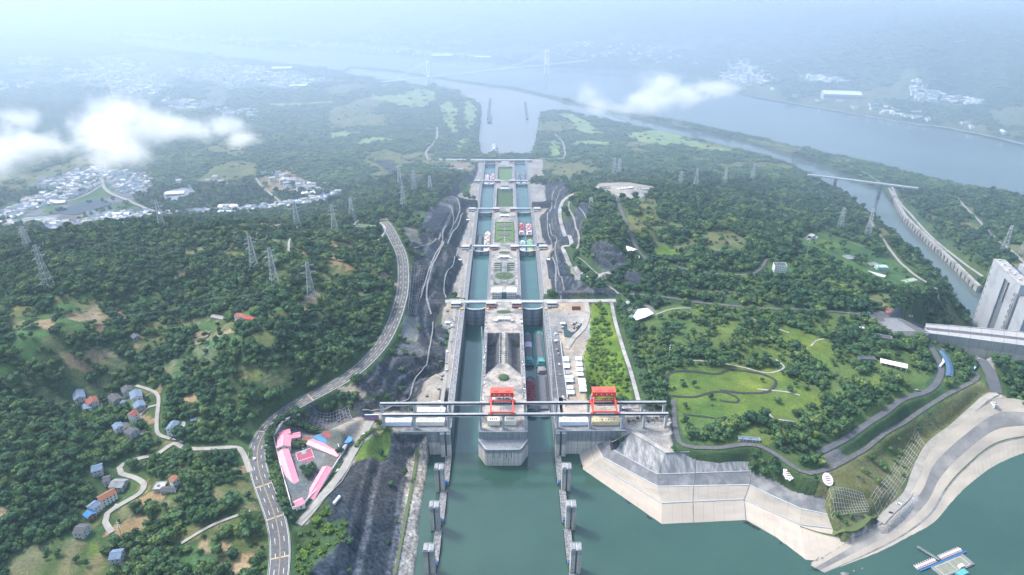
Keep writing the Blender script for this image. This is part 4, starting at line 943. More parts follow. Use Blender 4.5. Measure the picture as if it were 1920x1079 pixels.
# round bush and causeway hedges on island 1
t = empty('round_topiary', (0.3, 783, 35), 0, 'big round clipped bush in the paved circle of the first island', 'bush')
vs, fs = ico((0,0,1.2),(7.2,7.2,2.6),random.Random(3),.10,3); MB().add(vs, fs).build('foliage', GARD, t)
MB().bar((0,0,-.1),(0,0,.3),7.8,24).build('kerb', CONC, t)
hp = proto(PC['dark'], crown_mesh(77, wd=1.6, h=2.4, base=.2, lobes=4, leaves=60, ls=.45), 'crown', LEAFD); PC['dark'].objects.unlink(hp)
for i in range(15):
    for x in (-4.4, 3.4):
        y = 820+i*5.8
        o = bpy.data.objects.new('clipped_shrub', hp.data); COL.objects.link(o); o.location = (x, y, 35); o.rotation_euler = (0,0,i)
        tag(o, 'small round shrub %s the causeway between the pits' % ('west of' if x < 0 else 'east of'), 'shrub', 'shrubs lining the causeway')
# gardens
t = empty('parterre_garden', (0,1160,12), 0, 'formal hedge garden with an oval centre on the second lock island', 'garden')
MB().box(-21,21,-45,58,0,.15).build('paving', CONC_D, t)
for s in (-1, 1):
    for i in range(4):
        MB().prism([(s*5.5,14+i*10),(s*7.5,14+i*10),(s*7.5,20+i*10),(s*19,21.5+i*10),(s*19,23.4+i*10),(s*5.5,23+i*10)], .15, 1.1).build('hedge', GARD, t)
    MB().box(min(s*5.5,s*7), max(s*5.5,s*7), -42, -20, .15, .8).build('hedge', GARDL, t)
    MB().prism([(s*9,-42),(s*19,-42),(s*19,-26)], .15, .8).build('hedge', GARD, t)
pts = [(18*math.cos(a), -4+15*math.sin(a)) for a in np.linspace(0, 2*math.pi, 36, endpoint=False)]
MB().prism(pts, .15, 1.2).build('oval_hedge', GARDL, t); MB().prism([(p[0]*.86, -4+(p[1]+4)*.84) for p in pts], 1.2, 1.25).build('oval_lawn', GARD, t)
for s in (-1,1):
    for i in range(3): MB().box(s*(4+i*3.2)-.9, s*(4+i*3.2)+.9, -10, 2, 1.25, 1.9).build('letter_shaped_hedge', GARDP, t)
t = empty('parterre_garden', (0,1430,-9), 0, 'green garden with dark ellipses on the third lock island', 'garden')
MB().box(-22,22,-62,62,0,.15).build('lawn', GARDL, t)
for s in (-1, 1): MB().box(s*21-.7, s*21+.7, -62, 62, .15, 1.2).build('hedge', GARD, t)
for cy2, rx, ry, m_ in ((-15,14,10,GARDP),(35,15,8,GARDP),(8,18,3,GARD),(58,18,2.5,GARD)):
    MB().prism([(rx*math.cos(a), cy2+ry*math.sin(a)) for a in np.linspace(0, 2*math.pi, 26, endpoint=False)], .15, .9).build('ellipse_bed', m_, t)
for s in (-1, 1): MB().prism([(s*2,-38),(s*20,-60),(s*20,-50)], .15, .9).build('hedge', GARDP, t)
MB().box(-.6,.6,-60,60,.15,.3).build('path', CONC, t)
# control building
t = empty('control_building', (0,1072,12), 0, 'two-winged white control building with a glass centre on the second lock island', 'building')
for s in (-1, 1):
    MB().box(min(s*4.5,s*21), max(s*4.5,s*21), -8, 8, 0, 12).build('wing', WALLW, t); MB().box(min(s*4.2,s*21.6), max(s*4.2,s*21.6), -8.6, 8.6, 12, 12.8).build('roof', WHITE, t)
    for r_ in range(2):
        for i in range(5): MB().box(s*(7+i*3)-.7, s*(7+i*3)+.7, -8.08, -7.9, 3+r_*4, 5+r_*4).build('window', GLASS, t)
    for i in range(3): MB().box(s*(8+i*5)-1, s*(8+i*5)+1, -3, 3, 12.8, 13.8).build('roof_unit', CONC, t)
MB().box(-4.5,4.5,-7.4,7.4,0,11).build('glass_centre', mat('teal_glass', (.05,.16,.17), (.04,.12,.13), .4, rough=.2), t); MB().box(-4.4,4.4,-6,6,11,11.6).build('centre_roof', CONC, t)
for i in range(13):
    o = bpy.data.objects.new('clipped_shrub', hp.data); COL.objects.link(o); o.location = (-21+i*3.5, 1059, 12); o.rotation_euler = (0,0,i*2)
    tag(o, 'small shrub in front of the white control building', 'shrub', 'shrubs before the control building')
# ---- gantry runways
def runway(y, name_, x0, x1, pil):
    t = empty('crane_runway', (0, y, 35), 0, f'{name_} of the two long elevated crane beams across the lock entrance', 'crane runway')
    zt = 22.3; hw = 1.5
    bx = [x0]+list(pil[1:-1])+[x1]
    for i in range(len(bx)-1):
        a, b = bx[i]+.06, bx[i+1]-.06; N_ = 8; r = []
        belly = 2.0 if b-a > 30 else .6
        pr = [(a+(b-a)*j/N_, 2.4+belly*math.sin(math.pi*j/N_)) for j in range(N_+1)]
        m = MB(); m.loft([[(x,-hw,zt) for x,_ in pr],[(x,-hw,zt-d) for x,d in pr],[(x,hw,zt-d) for x,d in pr],[(x,hw,zt) for x,_ in pr]], True)
        m.loft([[(x,hw,zt) for x,_ in pr],[(x,-hw,zt) for x,_ in pr]]); m.build('beam', CONC_B, t)
    MB().box(x0,x1,-.35,.35,zt+.01,zt+.35).build('rail', STEEL, t); MB().box(x0,x1,-hw-.5,-hw,zt-.1,zt+.15).build('service_walkway', CONC, t)
    for x in pil:
        p = MB(); hx_ = 1.5
        for s in (-1, 1): p.box(x-hx_, x-.35, -hw-.4, hw+.4, 0, zt-2.45) if s < 0 else p.box(x+.35, x+hx_, -hw-.4, hw+.4, 0, zt-2.45)
        p.box(x-.35, x+.35, -hw+.3, hw-.3, 0, zt-2.5); p.box(x-2.4, x+2.4, -hw-.8, hw+.8, zt-3.6, zt-2.46); p.build('pillar', CONC_B, t)
    mb = MB(); railing(mb, [(x0,-hw-.45,zt+.1),(x1,-hw-.45,zt+.1)], post=5, r=.05); mb.build('handrail', STEEL, t)
def X_at(px, py, z): return P(px, py, z)[0]
fx = [X_at(p, 790, 48) for p in (718,775,838,899,941,984,1042,1107,1168,1209,1250)]
fx = [X_at(719,790,48), X_at(776,790,48), -66.5, -27.5, 0, 27.5, 66.5, X_at(1107,790,48), X_at(1168,790,48), X_at(1209,790,48), X_at(1250,790,48)]
rx = [X_at(717,765,48), X_at(778,765,48), -66.5, -27.5, 27.5, 66.5, X_at(1103,765,48), X_at(1163,765,48), X_at(1204,765,48), X_at(1245,765,48)]
runway(673.5, 'nearer', fx[0]-2, fx[-1]+2, fx); runway(696.5, 'farther', rx[0]-2, rx[-1]+2, rx)
for x in fx[-2:]+rx[-2:]: pass
def gantry_crane(x, lab, splay):
    t = empty('gantry_crane', (x, 685, 57.6), 0, lab, 'gantry crane'); w2 = 13.0; zt = 12.2
    MB().box(-w2-1,w2+1,5.0,16.0,zt,zt+6.2).build('machine_house', RED, t)
    MB().box(-w2-1.4,w2+1.4,4.6,16.4,zt+6.2,zt+6.7).build('roof', REDL, t)
    MB().box(-w2,w2,-9.5,5.0,zt+1,zt+3).build('trolley_deck', RED, t) if False else None
    for i, xx in enumerate((-9.5,-3.3,3.3,9.5)):
        m = MB(); m.bar((xx,4.86,zt+3.2),(xx,5.0,zt+3.2),.75,14); m.build('round_vent', WHITE, t)
    for s in (-1, 1):
        for yy, top_y in ((-11.5, 6.2), (11.5, 12.5)):
            m = MB(); m.bar((s*(w2+splay), yy, 1.6), (s*(w2-.2), top_y, zt), .95, 4, .95); m.build('leg', REDL, t)
        MB().box(s*(w2+splay)-.9, s*(w2+splay)+.9, -13, 13, .5, 1.9).build('side_beam', RED, t)
        for yy in (-12, 12):
            MB().box(s*(w2+splay)-3.2, s*(w2+splay)+3.2, yy-.9, yy+.9, -.2, 1.0).build('bogie', RED, t)
        MB().box(s*(w2+1.8)-.5, s*(w2+1.8)+.5, 6, 9, zt, zt+2.2).build('ladder_cage', YEL, t)
    MB().box(-w2-splay, w2+splay, -12.1, -10.9, .9, 2.4).build('sill_beam', RED, t); MB().box(-w2-splay, w2+splay, 10.9, 12.1, .9, 2.4).build('sill_beam', RED, t)
    MB().box(-10.5,-4.5,7,13,zt+6.7,zt+7.5).build('roof_hatch', REDL, t); MB().box(4.5,10.5,7,13,zt+6.7,zt+7.5).build('roof_hatch', REDL, t)
    for xx in (-2,2): MB().bar((xx,9,zt),(xx,3,-14),.12,4).build('hoist_rope', BLACK, t)
gantry_crane(X_at(941,775,58)+.2, 'red gantry crane standing over the centre island', .6)
gantry_crane(X_at(1135,775,58), 'red gantry crane with splayed legs at the east end of the beams', 1.6)
# bulkheads stored between the pillars
def bulkhead(px0, px1, py, z, m_, lab, h=5.5, d=9, y=None):
    x0, yy, _ = P(px0, py, z); x1 = P(px1, py, z)[0]; yy = y or yy
    t = empty('bulkhead_gate', ((x0+x1)/2, yy, 35), 0, lab, 'bulkhead'); w_ = (x1-x0)/2
    MB().box(-w_,w_,0,d,.8,.8+h).build('panel_face', m_, t)
    for i in range(7): MB().box(-w_+i*(2*w_-.5)/6, -w_+i*(2*w_-.5)/6+.5, .3, d-.3, .8+h, 1.4+h).build('cross_rib', m_, t)
    for yy2 in (.2, d-.7): MB().box(-w_, w_, yy2, yy2+.5, .8+h+.62, 1.6+h).build('edge_rib', m_, t)
    for i in range(9): MB().box(-w_+2+i*(2*w_-5)/8, -w_+3+i*(2*w_-5)/8, d*.4, d*.5, .8+h, 2.0+h).build('lifting_lug', BLACK if i % 2 else m_, t)
    for x in (-w_*.7, 0, w_*.7): MB().box(x-.8,x+.8,.5,d-.5,0,.8).build('support_block', CONC_D, t)
WCR = mat('cream_paint', (.78,.76,.66), (.68,.65,.56), .2); YCR = mat('yellowed_cream_paint', (.74,.66,.42), (.60,.52,.33), .3, c3=(.5,.36,.2), s3=.3); WCR2 = mat('white_blue_paint', (.70,.74,.80), (.60,.65,.72), .2)
bulkhead(722,771,800,35.8,WCR2,'white steel bulkhead, westernmost behind the west entrance wall', y=678)
bulkhead(780,833,800,35.8,WCR,'cream steel bulkhead behind the west entrance wall next to the lock', y=678)
bulkhead(781,834,784,35.8,WCR2,'white steel bulkhead behind the cream one west of the lock', y=699)
bulkhead(914,937,800,35.8,WCR,'short cream bulkhead on the island front, west of the middle pillar', y=678, h=6.5)
bulkhead(945,968,800,35.8,WCR,'short cream bulkhead on the island front, east of the middle pillar', y=678, h=6.5)
bulkhead(1049,1103,800,35.8,WCR2,'long white bulkhead behind the east entrance wall', y=677)
bulkhead(1110,1162,800,35.8,YCR,'yellowed bulkhead with debris on top behind the east entrance wall', y=677)
# scaffold pit with steel frames at the east end
t = empty('steel_frame_store', (P(1220,800,35)[0], 690, 35), 0, 'rusty open steel framework stored at the east end under the beams', 'steel frame')
RUST = mat('rusty_steel', (.10,.075,.07), (.06,.045,.045), .5)
for i in range(8):
    MB().bar((-26+i*8,-9,0),(-26+i*8,-9,4),.28,4).build('post', RUST, t); MB().bar((-26+i*8,-9,4),(-26+i*8,17,4),.28,4).build('cross_bar', RUST, t)
for yy in (-9,-2,5,11,17): MB().bar((-28,yy,4),(31,yy,4),.28,4).build('long_bar', RUST, t)
for i in range(10): MB().box(-27+i*6,-24+i*6,-6+3*(i%4),-3+3*(i%4),0,1.5+.5*(i%3)).build('stored_block', CONC if i % 2 else RUST, t)
# ---- guide walls in the reservoir
PIERC = tide_mat('guide_pier_concrete', (.26,.265,.27), (.40,.375,.34), zc=26)
BLUE = mat('blue_paint', (.03,.13,.33), (.02,.10,.26), .6)
def guide_pier(x, y, lab, s):
    t = empty('guide_pier', (x, y, 0), 0, lab, 'guide pier', 'concrete guide piers of the lock approach')
    for a, b in ((-5.2,-.9),(.9,5.2)): MB().box(a,b,-4.5,4.5,-14,34.5+(.5 if a < 0 else 0)).build('column', PIERC, t)
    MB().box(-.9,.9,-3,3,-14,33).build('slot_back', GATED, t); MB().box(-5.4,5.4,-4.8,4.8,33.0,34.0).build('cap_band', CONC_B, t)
    for z in (6,12,18,24,30):
        MB().box(s*4.9-.06, s*4.9+.06, -4.4, 4.4, z, z+.25).build('fender_strip', GATED, t)
    m = MB(); railing(m, [(-4.6,-4.2,34.6),(4.6,-4.2,34.6),(4.6,4.2,34.6),(-4.6,4.2,34.6)], post=3); m.build('railing', STEEL, t)
def pontoon(x0, y0, x1, y1, lab, n_=0):
    a = Vector((x0,y0)); b = Vector((x1,y1)); d = b-a; t = empty('guide_pontoon', ((x0+x1)/2,(y0+y1)/2,0), math.atan2(d.y,d.x), lab, 'pontoon', 'floating guide pontoons of the lock approach')
    l = d.length/2
    for i in range(int(l*2/7)):
        a0 = -l+i*7+.1; MB().box(a0, min(l,a0+6.8), -3.8, 3.8, -1.5, 2.6).build('float', CHIP, t)
    for i in range(int(l*2/3.5)): 
        for s in (-1,1): MB().bar((-l+1.5+i*3.5, s*3.95, .2), (-l+1.5+i*3.5, s*3.95, 2.4), .45, 6).build('tyre_fender', BLACK, t)
    m = MB(); 
    for s in (-1,1): railing(m, [(-l,s*3.5,2.6),(l,s*3.5,2.6)], post=4, r=.07)
    m.build('railing', STEEL, t)
    MB().box(l-5,l-1,-3,3,2.6,4.6).build('mooring_winch', BLUE, t); MB().box(l-4,l-2,-1,1,4.6,5.8).build('winch_head', BLUE, t)
    for i in range(5): MB().bar((-l+6+i*10,2.8,2.6),(-l+6+i*10,2.8,3.7),.3,8).build('bollard', YEL, t)
gy_ = [606, 547, 489]
order = ['nearest the lock','in the middle','farthest out']
for s in (-1, 1):
    gx_ = [P(827 if s < 0 else 1053, 915, 0)[0], P(820 if s < 0 else 1060, 990, 0)[0], P(812 if s < 0 else 1069, 1060, 0)[0]]
    side = 'west' if s < 0 else 'east'
    prev = (s*70, 660)
    for i in range(3):
        x = s*72.8; guide_pier(x+ (0), gy_[i], f'twin-column concrete guide pier {order[i]} on the {side} side of the approach', -s)
        pontoon(s*(67.4+i), (661 if i == 0 else gy_[i-1]-5), s*(67.4+i), gy_[i]+5, f'floating guide pontoon {order[i]} on the {side} side of the approach')
    pontoon(s*70.2, gy_[2]-5, s*70.2, 430, f'floating guide pontoon at the outer {side} end of the approach')
# ---- vessels
def ship(x, ys, yb, wd, z, hull, cover, house, lab, kind='hatch', band=None, cat='cargo ship', grp='cargo ships waiting in the lock chambers'):
    Ln = abs(yb-ys); sgn = 1 if yb > ys else -1
    t = empty('cargo_ship', (x, ys, z), 0 if sgn > 0 else math.pi, lab, cat, grp); h = wd/2
    N_ = 8; out = [(-h*.86,0),(h*.86,0),(h,3)] + [(h, Ln*.86)] + [(h*math.cos(a), Ln*.86+Ln*.14*math.sin(a)) for a in np.linspace(.3, math.pi-.3, N_)] + [(-h,Ln*.86),(-h,3)]
    lw_ = [(p[0]*.93, p[1]*.985+.6) for p in out]
    m = MB(); m.loft([[(p[0],p[1],-2) for p in lw_],[(p[0],p[1],2.8) for p in out]], True); m.build('hull', hull, t)
    MB().prism(out, 2.75, 2.85).build('main_deck', house if kind != 'tanker' else cover, t)
    m = MB(); m.loft([[(p[0],p[1],2.85) for p in out],[(p[0],p[1],3.7) for p in out],[(p[0]*.96,p[1]*.995+.2,3.7) for p in out],[(p[0]*.96,p[1]*.995+.2,2.85) for p in out]], True); m.build('bulwark', hull, t)
    s0, s1 = Ln*.20, Ln*.88
    if kind == 'hatch':
        n_ = max(6, int((s1-s0)/7)); ds = (s1-s0)/n_
        for i in range(n_):
            a0, a1 = s0+i*ds+.15, s0+(i+1)*ds-.15; c_ = band if band and n_*.42 < i < n_*.56 else cover
            pr = [(h*.8*math.cos(q), 3.4+2.6*math.sin(q)) for q in np.linspace(0, math.pi, 8)]
            mm = MB(); mm.loft([[(px_,a0,z_) for px_,z_ in pr],[(px_,a1,z_) for px_,z_ in pr]]); mm.add([(px_,a0,z_) for px_,z_ in pr],[tuple(range(8))]); mm.add([(px_,a1,z_) for px_,z_ in pr],[tuple(range(7,-1,-1))]); mm.build('hatch_cover', c_, t)
        for q in (-1,1): MB().box(q*h*.84-.2,q*h*.84+.2,s0,s1,2.85,4.1).build('hatch_coaming', hull, t)
    elif kind == 'boxes':
        n_ = int((s1-s0)/6.6)
        for i in range(n_):
            for j in range(4):
                MB().box(-h*.82+j*h*.41+.12, -h*.82+(j+1)*h*.41-.12, s0+i*6.6+.1, s0+i*6.6+6.3, 2.9, 5.2+(1.6 if (i*3+j*5)%4 == 0 else 0)).build('cargo_box', [cover, band or cover, cover][(i+j)%3], t)
    elif kind == 'bulk':
        MB().box(-h*.84,h*.84,s0,s1,2.86,4.4).build('hold_coaming', hull, t)
        n_ = int((s1-s0)/8)
        for i in range(n_):
            vs, fs = ico((0, s0+4+i*8, 4.0), (h*.76, 4.2, 1.9), rnd, .12, 2); MB().add(vs, fs).build('cargo_heap', cover, t)
    hs = MB(); hs.box(-h*.72,h*.72,Ln*.03,Ln*.15,2.85,6.6); hs.build('deck_house', house, t)
    MB().box(-h*.5,h*.5,Ln*.06,Ln*.14,6.6,9.4).build('wheelhouse', WALLW, t); MB().box(-h*.62,h*.62,Ln*.05,Ln*.145,9.4,9.8).build('wheelhouse_roof', house, t)
    MB().box(-h*.45,h*.45,Ln*.14,Ln*.141+.05,7.6,8.8).build('window', GLASS, t); MB().box(-h*.45,h*.45,Ln*.06-.06,Ln*.06,7.6,8.8).build('window', GLASS, t)
    MB().bar((-h*.3,Ln*.045,6.6),(-h*.3,Ln*.045,10.5),.6,8).build('funnel', hull, t); MB().bar((0,Ln*.95,2.85),(0,Ln*.95,9),.14,4).build('mast', STEEL, t)
    for q in (-1,1): MB().box(q*h*.5-.7,q*h*.5+.7,Ln*.92,Ln*.935,2.85,3.8).build('windlass', BLACK, t)
    return t
TEAL = mat('teal_ship_paint', (.10,.36,.35), (.07,.27,.27), .3); NAVY = mat('navy_hull', (.03,.05,.09), (.02,.035,.065), .3); HATCH = mat('grey_hatch', (.15,.16,.19), (.11,.12,.145), .3); MAROON = mat('maroon_cargo', (.27,.04,.065), (.18,.03,.05), .3)
SREDD = mat('faded_red_cargo', (.50,.13,.12), (.38,.09,.09), .3); HULLR = mat('hull_red', (.30,.05,.05), (.2,.035,.04), .3); GRN = mat('green_cargo', (.28,.42,.22), (.2,.34,.18), .3); LILAC = mat('lilac_tarp', (.62,.58,.70), (.52,.48,.6), .3); SAND = mat('sand_heap', (.50,.38,.24), (.4,.3,.2), .3)
ship(38.4,863,962,14.6,0,NAVY,HATCH,TEAL,'grey covered barge with a pale lilac tarpaulin band in the east upper chamber',band=LILAC)
ship(55.5,858,966,14.8,0,TEAL,HATCH,TEAL,'grey covered barge with teal deck house in the east upper chamber')
ship(38.6,742,833,14.8,0,NAVY,MAROON,GATED,'barge loaded with maroon boxes in the east upper chamber','boxes',band=HULLR)
ship(55.6,856,738,15.2,0,GATED,HATCH,CONC,'wide grey barge with cream deck house farthest from the gantry in the east chamber')
ship(-55.2,1322,1440,13.2,-23,NAVY,HATCH,GATED,'dark covered barge in the west third chamber','hatch')
ship(-38.8,1322,1462,13.6,-23,HULLR,SAND,WHITE,'barge with sand and white boxes in the west third chamber','boxes',band=WHITE)
ship(38.2,1425,1505,14.2,-19,HULLR,SREDD,WHITE,'faded red loaded barge beside the island in the east third chamber','boxes',band=HULLR)
ship(55.8,1425,1500,14.2,-19,HULLR,SREDD,WHITE,'faded red loaded barge beside the outer wall in the east third chamber','boxes',band=LILAC)
ship(38.6,1322,1398,14,-19,TEAL,CONC_B,WHITE,'pale blue-grey barge in the near end of the east third chamber','boxes',band=TEAL)
ship(55.6,1318,1405,14,-19,TEAL,GRN,YEL,'yellow-green loaded barge in the near end of the east third chamber','bulk')
ship(-55.0,1905,2035,14,-64,HULLR,WHITE,WHITE,'white and red barge, outer of the pair in the last west chamber','boxes',band=SREDD)
ship(-38.8,1905,2045,14,-64,HULLR,SREDD,WHITE,'white and red barge, inner of the pair in the last west chamber','boxes',band=WHITE)
ship(38.4,1900,2030,14,-59,NAVY,HATCH,CONC_B,'grey covered barge, inner of the pair in the last east chamber')
ship(55.6,1900,2030,14,-59,NAVY,HATCH,CONC_B,'grey covered barge, outer of the pair in the last east chamber')
a = P(926,285,-85); ship(a[0],a[1]+0,a[1]+110,18,-85,NAVY,CONC_B,WHITE,'pale barge leaving the locks in the downstream channel','hatch',grp='ships in the downstream channel')
a = P(922,297,-85); ship(a[0]+6,a[1]-20,a[1]+30,12,-85,NAVY,WHITE,WHITE,'small white vessel just below the last lock head','hatch',grp='ships in the downstream channel')
a = P(918,232,-85); ship(a[0],a[1],a[1]+120,18,-85,NAVY,HATCH,GATED,'dark barge moored at the far guide wall in the channel','bulk',grp='ships in the downstream channel')
# ---- downstream guide walls and far lock head
for s, ya, yb in ((-1,2165,2440),(-1,2870,3330),(1,2165,2330),(1,2870,3250)):
    x = -31 if s < 0 and ya < 2500 else (-34 if s < 0 else 50 if ya < 2500 else 92)
    if s < 0 and ya > 2500: x = P(915,225,-85)[0]
    t = empty('lower_guide_wall', (x, ya, -85), 0, f'dark narrow guide wall {"just below the last gates" if ya<2500 else "far down the channel"} on its {"west" if s<0 else "east"} side', 'guide wall')
    n_ = int((yb-ya)/45)
    for i in range(n_): MB().box(-3,3,i*45+.3,i*45+44.5,-4,7).build('wall_block', CONC_D, t)
    for i in range(n_): MB().box(-5,5,i*45+.2,i*45+7,-4,11).build('pier', CONC_D, t)
# last lock head cross bridge, light grey
t = empty('last_lock_bridge', (0,2158,-52), 0, 'long low service bridge across the last lock head and the valley beside it', 'bridge')
MB().box(-235,80,-4,4,0,2).build('bridge_deck', CONC_B, t)
for i in range(12): MB().box(-228+i*15,-225+i*15,-2,2,-35,0).build('pier', CONC_D, t)
# ================================================================ banks, buildings and everything around the lock
def rows_between(r0, r1, step):
    """subdivide matching polylines so panels are about step metres long"""
    o0, o1 = [np.array(r0[0], float)], [np.array(r1[0], float)]
    for a, b, c, d in zip(r0[:-1], r0[1:], r1[:-1], r1[1:]):
        a, b, c, d = map(lambda q: np.array(q, float), (a, b, c, d)); n_ = max(1, int(round(max(np.linalg.norm(b-a), np.linalg.norm(d-c))/step)))
        for k in range(1, n_+1): o0.append(a+(b-a)*k/n_); o1.append(c+(d-c)*k/n_)
    return o0, o1
def panels(r0, r1, m_, parent, nm='panel', step=12, th=.8, gap=.005):
    o0, o1 = rows_between(r0, r1, step)
    for a, b, c, d in zip(o0[:-1], o0[1:], o1[:-1], o1[1:]):
        e = rnd.uniform(-.05,.05); up = np.array((0,0,e)); q = [a+(b-a)*gap, b-(b-a)*gap, d-(d-c)*gap, c+(c*0+d-c)*gap]
        q[0], q[3] = q[0]+(q[3]-q[0])*gap, q[3]-(q[3]-q[0])*gap; q[1], q[2] = q[1]+(q[2]-q[1])*gap, q[2]-(q[2]-q[1])*gap
        dn = np.array((0,0,-th)); vs = [tuple(p+up) for p in q]+[tuple(p+dn) for p in q]
        MB().add(vs, [(0,1,2,3),(0,4,5,1),(1,5,6,2),(2,6,7,3),(3,7,4,0)]).build(nm, m_, parent)
emb = tag(empty('concrete_embankment'), 'faceted concrete embankment east of the lock entrance, pale slabs below and grey streaked slabs above', 'embankment')
PALE = mat('pale_slab_concrete', (.43,.38,.315), (.36,.315,.265), .12, c3=(.32,.28,.23), s3=.03, stretch=(.25,.25,3)); PALE2 = mat('cream_slab_concrete', (.40,.355,.29), (.30,.27,.23), .1, c3=(.2,.19,.17), s3=.05, stretch=(.3,.3,2.5))
GREYS = mat('grey_slab_concrete', (.17,.175,.185), (.12,.125,.135), .12, c3=(.24,.24,.24), s3=.06)
STRK = mat('streaked_slab_concrete', (.33,.33,.33), (.16,.165,.17), .3, stretch=(1.2,.35,.10), contrast=(.38,.62), c3=(.13,.14,.145), s3=.12)
panels(A_r, B_r, PALE, emb); panels(B_r, C_r, PALE2, emb); panels(C_r, D_r, GREYS, emb); panels(D_r[1:4], E_r, STRK, emb, step=9)
panels([D_r[0], D_r[1]], [F_r[0], E_r[0]], GREYS, emb)
MB().loft([[tuple(np.array(p)+np.array((0,0,.25))) for p in B_r],[tuple(np.array(p)*.985+np.array(q)*.015+np.array((0,0,.35))) for p, q in zip(B_r, A_r)]]).build('bench_edge', CONC_D, emb)
def outward(r_, k, dz):
    out = []
    for i, p in enumerate(r_):
        p = np.array(p, float); d = np.array(r_[min(i+1, len(r_)-1)], float)-np.array(r_[max(i-1, 0)], float); d = d[:2]/np.linalg.norm(d[:2]); out.append((p[0]-d[1]*k, p[1]+d[0]*k, p[2]+dz))
    return out
for r_, k_ in ((C_r, .9), (D_r, 1.2), (B_r, 1.0)): MB().loft([outward(r_, -k_*.3, -.3), outward(r_, -k_*.3, .5), outward(r_, k_, .5), outward(r_, k_, -.3)]).build('bench_kerb', CONC_B, emb)
cr_ = catmull([np.array(p) for p in E_r], 400); MB().loft([outward(E_r, -.6, -.6), outward(E_r, -.6, 1.3), outward(E_r, .2, 1.3), outward(E_r, .2, .55), outward(E_r, 7, .55)]).build('crest_walk', CONC, emb)
for r_ in (B_r, D_r):
    m = MB(); railing(m, [tuple(p) for p in r_], post=12, r=.05); m.build('railing', STEEL, emb)
# step line down the slab face at the bend
for s_ in ("1399,982 1395,937 1405,910 1408,884 1412,845", "1300,986 1299,941 1300,911 1302,888 1304,848"):
    q = [np.array(P(a, b, z))+np.array((0,0,.3)) for (a, b), z in zip(parse(s_), (-1.5,8.5,14.5,21,35.4))]
    m = MB()
    for a, b in zip(q[:-1], q[1:]): m.bar(a, b, .5, 4)
    m.build('stairway', CONC_D, emb)
STRM = mat('dark_stream_bed', (.035,.038,.035), (.02,.024,.024), .3)
WEED = mat('weeds', (.07,.13,.03), (.10,.11,.05), .5, bump=.6)
def drape_ribbon(name, s, w_, m_, dz=.5, kind='structure', step=5):
    pts = catmull(GP(parse(s)), step); pts = [(p[0], p[1], gz1(p[0], p[1])) for p in pts]; m = MB(); ribbon(m, pts, -w_/2, w_/2, dz); o = m.build(name, m_)
    q_ = [tuple(p[:2]) for p in pts]; ix = near(q_, w_/2+6); dd = np.full(len(ix), 1e9)
    for a, b in zip(q_[:-1], q_[1:]): dd = np.minimum(dd, segdist(gx[ix], gy[ix], a, b)[0])
    notree[ix[dd < w_/2+4]] = True
    return tag(o, kind=kind) if kind else o
drape_ribbon('weed_strip', "781,842 773,907 760,973 740,1077", 3.5, WEED, .8, 'stuff')
drape_ribbon('weed_strip', "1118,872 1180,910 1241,943", 1.8, WEED, 2.2, 'stuff') if False else None
drape_ribbon('shore_weeds', "1500,985 1550,1000 1600,992 1640,965", 7, WEED, .9, 'stuff')
BEACH = mat('beach_band_concrete', (.46,.40,.32), (.38,.335,.27), .05, c3=(.30,.27,.23), s3=.02, stretch=(.5,.5,4)); BEACH_G = mat('stained_band_concrete', (.25,.24,.225), (.15,.15,.15), .05, c3=(.36,.33,.29), s3=.03, stretch=(.6,.6,2))
print('DAMZ', [round(gz1(p[0], p[1]-q),1) for p in c_f[:4] for q in (4,12,30)])
sbk = tag(empty('stepped_shore'), 'smooth pale concrete shore sweeping in a curve round the right-hand bay, in stepped bands', 'embankment'); sbk['label'] = 'smooth pale concrete shore sweeping round the bay below the shore road, in bands'
def cmr(r_): return catmull([np.array(p) for p in r_], 1e9) if False else [q for q in smooth_row(r_)]
def smooth_row(r_, n_=7):
    p = [np.array(q, float) for q in r_]; p = [2*p[0]-p[1]]+p+[2*p[-1]-p[-2]]; out = []
    for i in range(1, len(p)-2):
        for k in range(n_): t_ = k/n_; out.append(.5*((2*p[i])+(-p[i-1]+p[i+1])*t_+(2*p[i-1]-5*p[i]+4*p[i+1]-p[i+2])*t_*t_+(-p[i-1]+3*p[i]-3*p[i+1]+p[i+2])*t_**3))
    out.append(p[-2]); return out
BS = [smooth_row(b) for b in BANDS]
for (r0, r1), m_ in zip(zip(BS[:-1], BS[1:]), (BEACH, BEACH_G, BEACH, WEED if False else CONC_D, BEACH)): panels(r0, r1, m_, sbk, 'shore_panel', step=200, gap=.006)
MB().loft([[tuple(p+(0,0,.15)) for p in BS[3][28:]], [tuple(p*.55+q*.45+(0,0,.2)) for p, q in zip(BS[3][28:], BS[4][28:])]]).build('weedy_ledge', mat('weeds', (.07,.13,.03)), sbk)
drape_ribbon('shore_kerb', "1868,742 1800,800 1742,850 1722,900 1690,950 1640,990 1520,1058", 1.0, CONC_D, .9)
drape_ribbon('lawn_stream', "1250,722 1256,700 1300,697 1345,702 1362,695 1400,697 1440,706 1455,718 1440,735 1400,738 1350,733", 4.2, STRM, .6)
drape_ribbon('lawn_stream', "1252,742 1300,745 1345,735 1380,745 1382,755 1350,752", 3.6, STRM, .6)
drape_ribbon('lawn_stream', "1280,778 1320,782 1370,788 1400,778", 2.5, STRM, .6)
for s_ in ("1400,595 1440,610 1480,625","1290,676 1340,680 1395,690 1440,700 1470,690 1455,675","1420,730 1470,735 1500,742","1230,590 1260,580 1300,578","1520,650 1530,640 1545,636","1440,770 1450,785 1490,792"):
    drape_ribbon('garden_path', s_, 2.4, CONC, .5)
drape_ribbon('slope_drain', "876,560 862,600 862,655 858,700", 1.2, CONC, .6) if False else None
